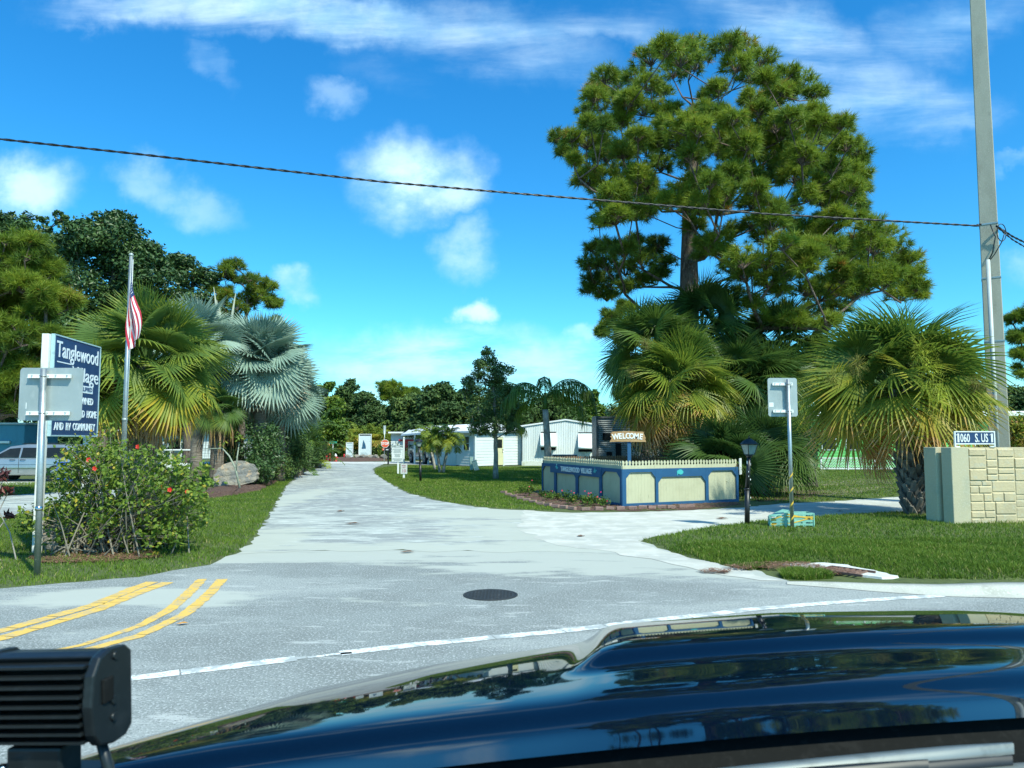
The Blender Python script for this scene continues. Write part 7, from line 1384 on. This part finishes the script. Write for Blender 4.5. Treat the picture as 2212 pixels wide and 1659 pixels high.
def grass(poly, n, h, w, seed, holes=(), z=None, name='grass', dry=.0):
    g = np.random.default_rng(seed); poly = np.array([p[:2] for p in poly]); lo, hi = poly.min(0), poly.max(0); P = lo+(hi-lo)*g.random((n, 2)); ok = inside(P, poly)
    for hl in holes: ok &= ~inside(P, np.array([p[:2] for p in hl]))
    P = P[ok]; pn = patchnoise(P, .9, 3); pn2 = patchnoise(P, 3.2, 5)
    keep = g.random(len(P)) < np.clip(.88+.25*pn2, .25, 1); P = P[keep]; pn = pn[keep]; pn2 = pn2[keep]; m = len(P)
    Z = np.zeros(m)
    if z is not None:
        for i in range(m):
            r = z.ray_cast(Vector((P[i, 0], P[i, 1], 2)), Vector((0, 0, -1))); Z[i] = r[0].z if r[0] else 0
    a = g.uniform(0, 6.28, m); H = h*g.uniform(.45, 1.25, m)*(1+.35*np.clip(pn2, -1, 1)); B = np.stack([P[:, 0], P[:, 1], Z-.005], 1); s = np.stack([np.cos(a), np.sin(a), 0*a], 1)*w/2
    ln = np.stack([g.normal(0, .45, m), g.normal(0, .45, m), np.ones(m)], 1)*H[:, None]; md = B+ln*.5*np.array([.6, .6, 1.1])
    V = np.stack([B-s, B+s, md+s*.7, md-s*.7, B+ln], 1).reshape(-1, 3); k = np.arange(m)*5; t = np.clip(.45+.16*pn+.10*pn2+g.normal(0, .15, m)+dry, 0, .9); t = np.where(g.random(m) < .03+dry*.3, 1.0, t)
    mb = MB(); mb.add(V, np.stack([k, k+1, k+2, k+3], 1), t); mb.F.append((np.stack([k+3, k+2, k+4], 1), t, False)); return tag(mb.build(name, m_grass), kind='stuff')
grass(rl, 190000, .070, .013, 1, z=bvh)
nearp = [tuple(gp(x, y)[:2]) for x, y in [(1440, 1189), (1800, 1178), (2280, 1178), (2280, 1254), (1990, 1251), (1945, 1248), (1830, 1221), (1780, 1217), (1690, 1220), (1640, 1223), (1590, 1228), (1520, 1211)]]; grass(nearp, 90000, .075, .010, 11, z=bvh)
tuft = [tuple(gp(x, y)[:2]) for x, y in [(1685, 1242), (1720, 1234), (1780, 1240), (1800, 1250), (1740, 1254), (1690, 1250)]]; grass(tuft, 9000, .10, .012, 2)
weeds = [tuple(gp(x, y)[:2]) for x, y in [(1590, 1228), (1640, 1222), (1660, 1228), (1620, 1234)]]; grass(weeds, 900, .10, .012, 3)
ll = [tuple(gp(x, y)[:2]) for x, y in [(-300, 1286), (0, 1270), (130, 1260), (300, 1246), (450, 1220), (518, 1190), (556, 1150), (586, 1100), (616, 1050), (648, 1022), (700, 1008), (640, 1012), (560, 1040), (440, 1080), (330, 1066), (200, 1086), (30, 1116), (-300, 1160)]]
h1 = [tuple(gp(x, y)[:2]) for x, y in [(60, 1205), (150, 1192), (330, 1192), (350, 1205), (230, 1217), (90, 1218)]]
near = [p for p in ll]; grass(ll, 330000, .060, .013, 4, holes=[])
cl_ = [tuple(gp(x, y)[:2]) for x, y in [(812, 1012), (810, 1022), (834, 1039), (882, 1064), (962, 1084), (1060, 1097), (1200, 1104), (1180, 1088), (1108, 1070), (1170, 1058), (1290, 1030), (1290, 1008), (1000, 1009), (870, 1005)]]; grass(cl_, 330000, .060, .020, 5, dry=.06)
fr_ = [tuple(gp(x, y)[:2]) for x, y in [(1600, 1082), (1700, 1086), (1800, 1082), (1935, 1072), (2100, 1060), (2100, 1015), (1700, 1012), (1620, 1040)]]; grass(fr_, 160000, .055, .022, 6, dry=.10)
bk_ = [tuple(gp(x, y)[:2]) for x, y in [(680, 997), (840, 996), (870, 993), (860, 988), (680, 988)]]; grass(bk_, 26000, .09, .05, 7)
lb_ = [tuple(gp(x, y)[:2]) for x, y in [(-300, 1096), (0, 1072), (180, 1058), (330, 1054), (420, 1062), (520, 1030), (640, 1004), (560, 1000), (330, 1010), (330, 1036), (-300, 1052)]]; grass(lb_, 160000, .06, .025, 8)
# ================================================================ the vehicle the picture is taken from
m_carblue = mat('navy_car_paint', (.001, .005, .015), .03, .0, layers=[(300, (.002, .007, .020), .5, .7), (420, (.09, .10, .10), .735, .76)], spec=.26)
m_cowl = mat('cowl_plastic', (.010, .011, .011), .85, layers=[(60, (.016, .017, .017), .5, .7)], spec=.08)
truck = thing('own_truck', 'glossy dark blue pickup bonnet with a raised scoop in the foreground', 'truck', (.5, .6, 0))
FB = [(-1.02, .95), (-.97, 1.22), (-.85, 1.46), (-.69, 1.67), (-.47, 1.90), (-.20, 2.07), (.06, 2.19), (.30, 2.29), (.8, 2.42), (1.4, 2.47), (2.0, 2.42), (2.45, 2.2), (2.6, 1.9)]
FBx, FBy = zip(*FB)
def bx_rear(x): return 1.185+.14*x-.03*(x-.9)**2
CRE = [(0.0, -.005), (.20, .045), (.22, .053), (.46, .060), (.50, .052), (.62, .072), (1.0, .0)]
def prof(t, x):
    """height of the bonnet skin: t runs from its rear lip (0) to the front edge (1)"""
    base = 1.425 - .060*t - .080*t**2
    base += .024*(1/(1+math.exp(-(t-.15)/.022)))            # crease behind which the skin drops to the cowl
    base -= .030*((x-.8)/1.5)**2 + .05*max(0, (abs(x-.8)-1.2))**2
    # raised scoop
    ex = .085+.17*t; sc_ = 1/(1+math.exp(-(x-ex)/.018))*1/(1+math.exp((x-(1.75-.17*t))/.018))
    f = 1/(1+math.exp(-(t-.42)/.020)); base += .036*sc_*f+.006*sc_*min(1, t*3)
    return base
mb = MB(); NX, NT = 260, 240; xs = np.linspace(-1.0, 2.58, NX); V = []; T = np.linspace(0, 1, NT)
roll = [(.012, -.006), (.03, -.022), (.045, -.05), (.05, -.10), (.055, -.3), (.05, -.75)]
for t in T:
    for x in xs:
        fy = np.interp(x, FBx, FBy); ry = min(bx_rear(x), fy-.05); y = ry+(fy-ry)*t; V.append([x, y, prof(t, x)-(.02*max(0, (t-.9)/.1)**2)])
nr_ = NT
for (dy, dz) in roll:
    for x in xs: fy = np.interp(x, FBx, FBy); V.append([x+(-dy*.6 if x < 0 else 0), fy+dy, prof(1, x)-.02+dz])
    nr_ += 1
F = [[i*NX+j, i*NX+j+1, (i+1)*NX+j+1, (i+1)*NX+j] for i in range(nr_-1) for j in range(NX-1)]
mb.add(np.array(V), F, .5, True); mb.build('bonnet', m_carblue, truck, world=True)
# front and flanks below the bonnet
mb = MB(); pts = [(x, np.interp(x, FBx, FBy)+.05) for x in xs[::8]]; P0 = [(p[0], p[1]) for p in pts]; mb.prism([(-1.02, -2.6)]+P0+[(2.62, 1.9), (2.62, -2.6)], .45, .95); mb.build('lower_body', m_carblue, truck, world=True)
MB().prism([(-.9, -2.5), (-.9, .9), (-.3, 1.7), (.6, 2.1), (1.7, 2.0), (2.0, 1.2), (2.0, -2.5)], .35, .44).build('underbody', m_black, truck, world=True)
for x_ in (-.90, 2.0):
    w = MB(); w.lathe([(.27, -.14), (.38, -.14), (.40, -.1), (.40, .1), (.38, .14), (.27, .14)], (x_, 1.1, .40), 28, roty(math.pi/2)); w.build('wheel', m_rub, truck, world=True)
# cowl, wipers, dashboard
mb = MB(); xs2 = np.linspace(-.98, 2.5, 90); V = []
pc_ = [(.035, -.012), (.0, -.055), (-.05, -.060), (-.10, -.048), (-.16, -.035), (-.24, -.02), (-.30, -.06)]
for (dy, dz) in pc_:
    for x in xs2: V.append([x, bx_rear(x)+dy, 1.425-.030*((x-.8)/1.5)**2+dz])
n = len(xs2); F = [[i*n+j, i*n+j+1, (i+1)*n+j+1, (i+1)*n+j] for i in range(len(pc_)-1) for j in range(n-1)]; mb.add(np.array(V), F, .5, True); mb.build('cowl', m_cowl, truck, world=True)
def cowl_z(x, dy): return 1.425-.030*((x-.8)/1.5)**2+np.interp(-dy, [-.035, 0, .05, .10, .16, .24, .30], [-.012, -.055, -.060, -.048, -.035, -.02, -.06])
m_gp = mat('cowl_reflection_grey', (.13, .15, .145), .7, .0, layers=[(12, (.18, .2, .195), .5, .7)])  # pale strips standing in for bright reflections on the cowl
def strip(x0, x1, d0, d1, w, lift, m, name, h=.012, nseg=40, taper=False):
    mb = MB(); P = []
    for k in range(nseg+1):
        t = k/nseg; x = x0+(x1-x0)*t; dy = d0+(d1-d0)*t; P.append([x, bx_rear(x)+dy, cowl_z(x, dy)+lift])
    P = np.array(P); ww = np.full(len(P), w)
    if taper: ww = w*np.clip(np.minimum(np.arange(len(P)), np.arange(len(P))[::-1])/8+.3, .3, 1)
    V = []
    for p, w_ in zip(P, ww):
        for a, b_ in ((-1, 0), (-.8, 1), (.8, 1), (1, 0)): V.append(p+np.array([0, a*w_/2, b_*h]))
    F = [[4*i+j, 4*i+j+1, 4*i+j+5, 4*i+j+4] for i in range(len(P)-1) for j in range(3)]; mb.add(np.array(V), F, .5, True); return mb.build(name, m, truck, world=True)
strip(-.6, 1.95, -.115, -.100, .034, .004, m_gp, 'cowl_reflection_strip')
strip(-.2, 1.95, -.195, -.165, .03, .006, m_gp, 'cowl_reflection_strip')
strip(.02, .80, -.118, -.075, .022, .030, mat('wiper_grey', (.20, .225, .22), .4, .2, layers=[(20, (.14, .16, .155), .5, .7)]), 'wiper_arm', .016, taper=True)
strip(-.35, .78, -.112, -.100, .009, .012, m_black, 'wiper_blade', .02, taper=True)
strip(-.20, .62, -.098, -.128, .012, .022, m_black, 'wiper_blade', .02, taper=True)
for x_, dy in ((.38, -.105), (.52, -.125), (.18, -.15), (.92, -.11)):
    MB().box((x_, bx_rear(x_)+dy, cowl_z(x_, dy)+.02), (.05, .035, .022), rotz(.1)).build('wiper_clip', m_black, truck, world=True, bevel=.004)
mb = MB(); V = []
for (y, z) in ((-.30, 1.39), (-.42, 1.39), (-.65, 1.36), (-1.05, 1.25), (-1.05, .6)):
    for x in xs2: V.append([x, bx_rear(x)+y+.16*min(1, max(0, (x-.1)/.8)), z-.03*((x-.8)/1.5)**2])
mb.add(np.array(V), [[i*n+j, i*n+j+1, (i+1)*n+j+1, (i+1)*n+j] for i in range(4) for j in range(n-1)], .5, True); mb.build('dashboard', mat('dashboard_black', (.008, .008, .009), .8, layers=[(50, (.012, .012, .013), .5, .7)]), truck, world=True)
# auxiliary light on the left: finned back towards us
pod = MB(); pc = at(112, 1506, .98); Rpd = rotz(R_(-7))@roty(R_(-3)); m_pod = mat('black_cast_aluminium', (.012, .016, .018), .38, .2, layers=[(30, (.02, .025, .028), .5, .7)]); loc = np.array(truck.location)
hw = .078; sc = .98/.95
def side_poly(k=1.):  # y forwards(depth), z up : rounded back, flat lens front
    k *= .78; return [(.050*k, .062*k), (.035*k, .074*k), (-.005*k, .078*k), (-.030*k, .070*k), (-.046*k, .045*k), (-.052*k, .0), (-.046*k, -.045*k), (-.030*k, -.066*k), (.0, -.074*k), (.035*k, -.072*k), (.050*k, -.06*k)]
YZ = np.stack([[0, 1., 0], [0, 0, 1.], [1., 0, 0]], 1)
hs = MB()
for s in (-1, 1): hs.prism(side_poly(1.0), s*hw-.007, s*hw+.007, Rpd@YZ, pc)
hs.prism([(p[0], p[1]) for p in [(.038, .046), (.026, .054), (-.004, .058), (-.018, .054), (-.008, .042), (-.010, -.042), (-.018, -.050), (.0, -.054), (.028, -.053), (.038, -.046)]], -hw, hw, Rpd@YZ, pc)
hp_ = hs.build('light_housing', m_pod, truck, world=True, bevel=.003)
for k in range(9):
    z = .046-.0113*k; d_ = .040*math.sqrt(max(.1, 1-(z/.074)**2)); V = (np.array([0, -d_+.020, z])@(Rpd).T); MB().box(pc+V-loc, (2*hw-.016, .046, .0032), Rpd).build('cooling_fin', m_pod, hp_)
MB().box(pc+Rpd@np.array([0, .041, 0])-loc, (2*hw-.01, .006, .092), Rpd).build('lens', m_frost, hp_)
for yy_, zz_ in ((.004, .050), (-.0, -.004), (.0, -.025)): MB().lathe([(.006, 0), (.005, .004)], pc+Rpd@np.array([hw+.006, yy_, zz_])-loc, 10, Rpd@roty(math.pi/2)).build('screw', m_pod, hp_)
MB().box(pc+Rpd@np.array([hw+.0085, -.012, .012])-loc, (.004, .020, .030), Rpd).build('end_recess', m_cowl, hp_, bevel=.002)
br_ = MB(); br_.box(pc+Rpd@np.array([-.01, .0, -.078]), (.075, .04, .045), Rpd); br_.box(pc+Rpd@np.array([-.0, .01, -.118]), (.12, .06, .05), Rpd); br_.bar(pc+Rpd@np.array([-.01, .01, -.15]), pc+Rpd@np.array([.03, .12, -.30]), .05, .03); br_.build('light_bracket', m_pod, truck, world=True, bevel=.004)
lg = MB(); lg.lathe([(.006, 0), (.006, .018)], pc+Rpd@np.array([-.040, -.034, -.088]), 10).lathe([(.013, -.016), (.014, -.013), (.014, -.001), (.012, 0)], pc+Rpd@np.array([-.040, -.034, -.088]), 6); lg.build('mounting_bolt', m_chrome, truck, world=True)
MB().tube([pc+Rpd@np.array([hw-.01, .0, -.055]), pc+Rpd@np.array([hw-.002, .01, -.11]), pc+Rpd@np.array([hw-.015, .02, -.16]), pc+Rpd@np.array([hw-.03, .05, -.26])], .0065, 8).build('light_cable', m_pod, truck, world=True)
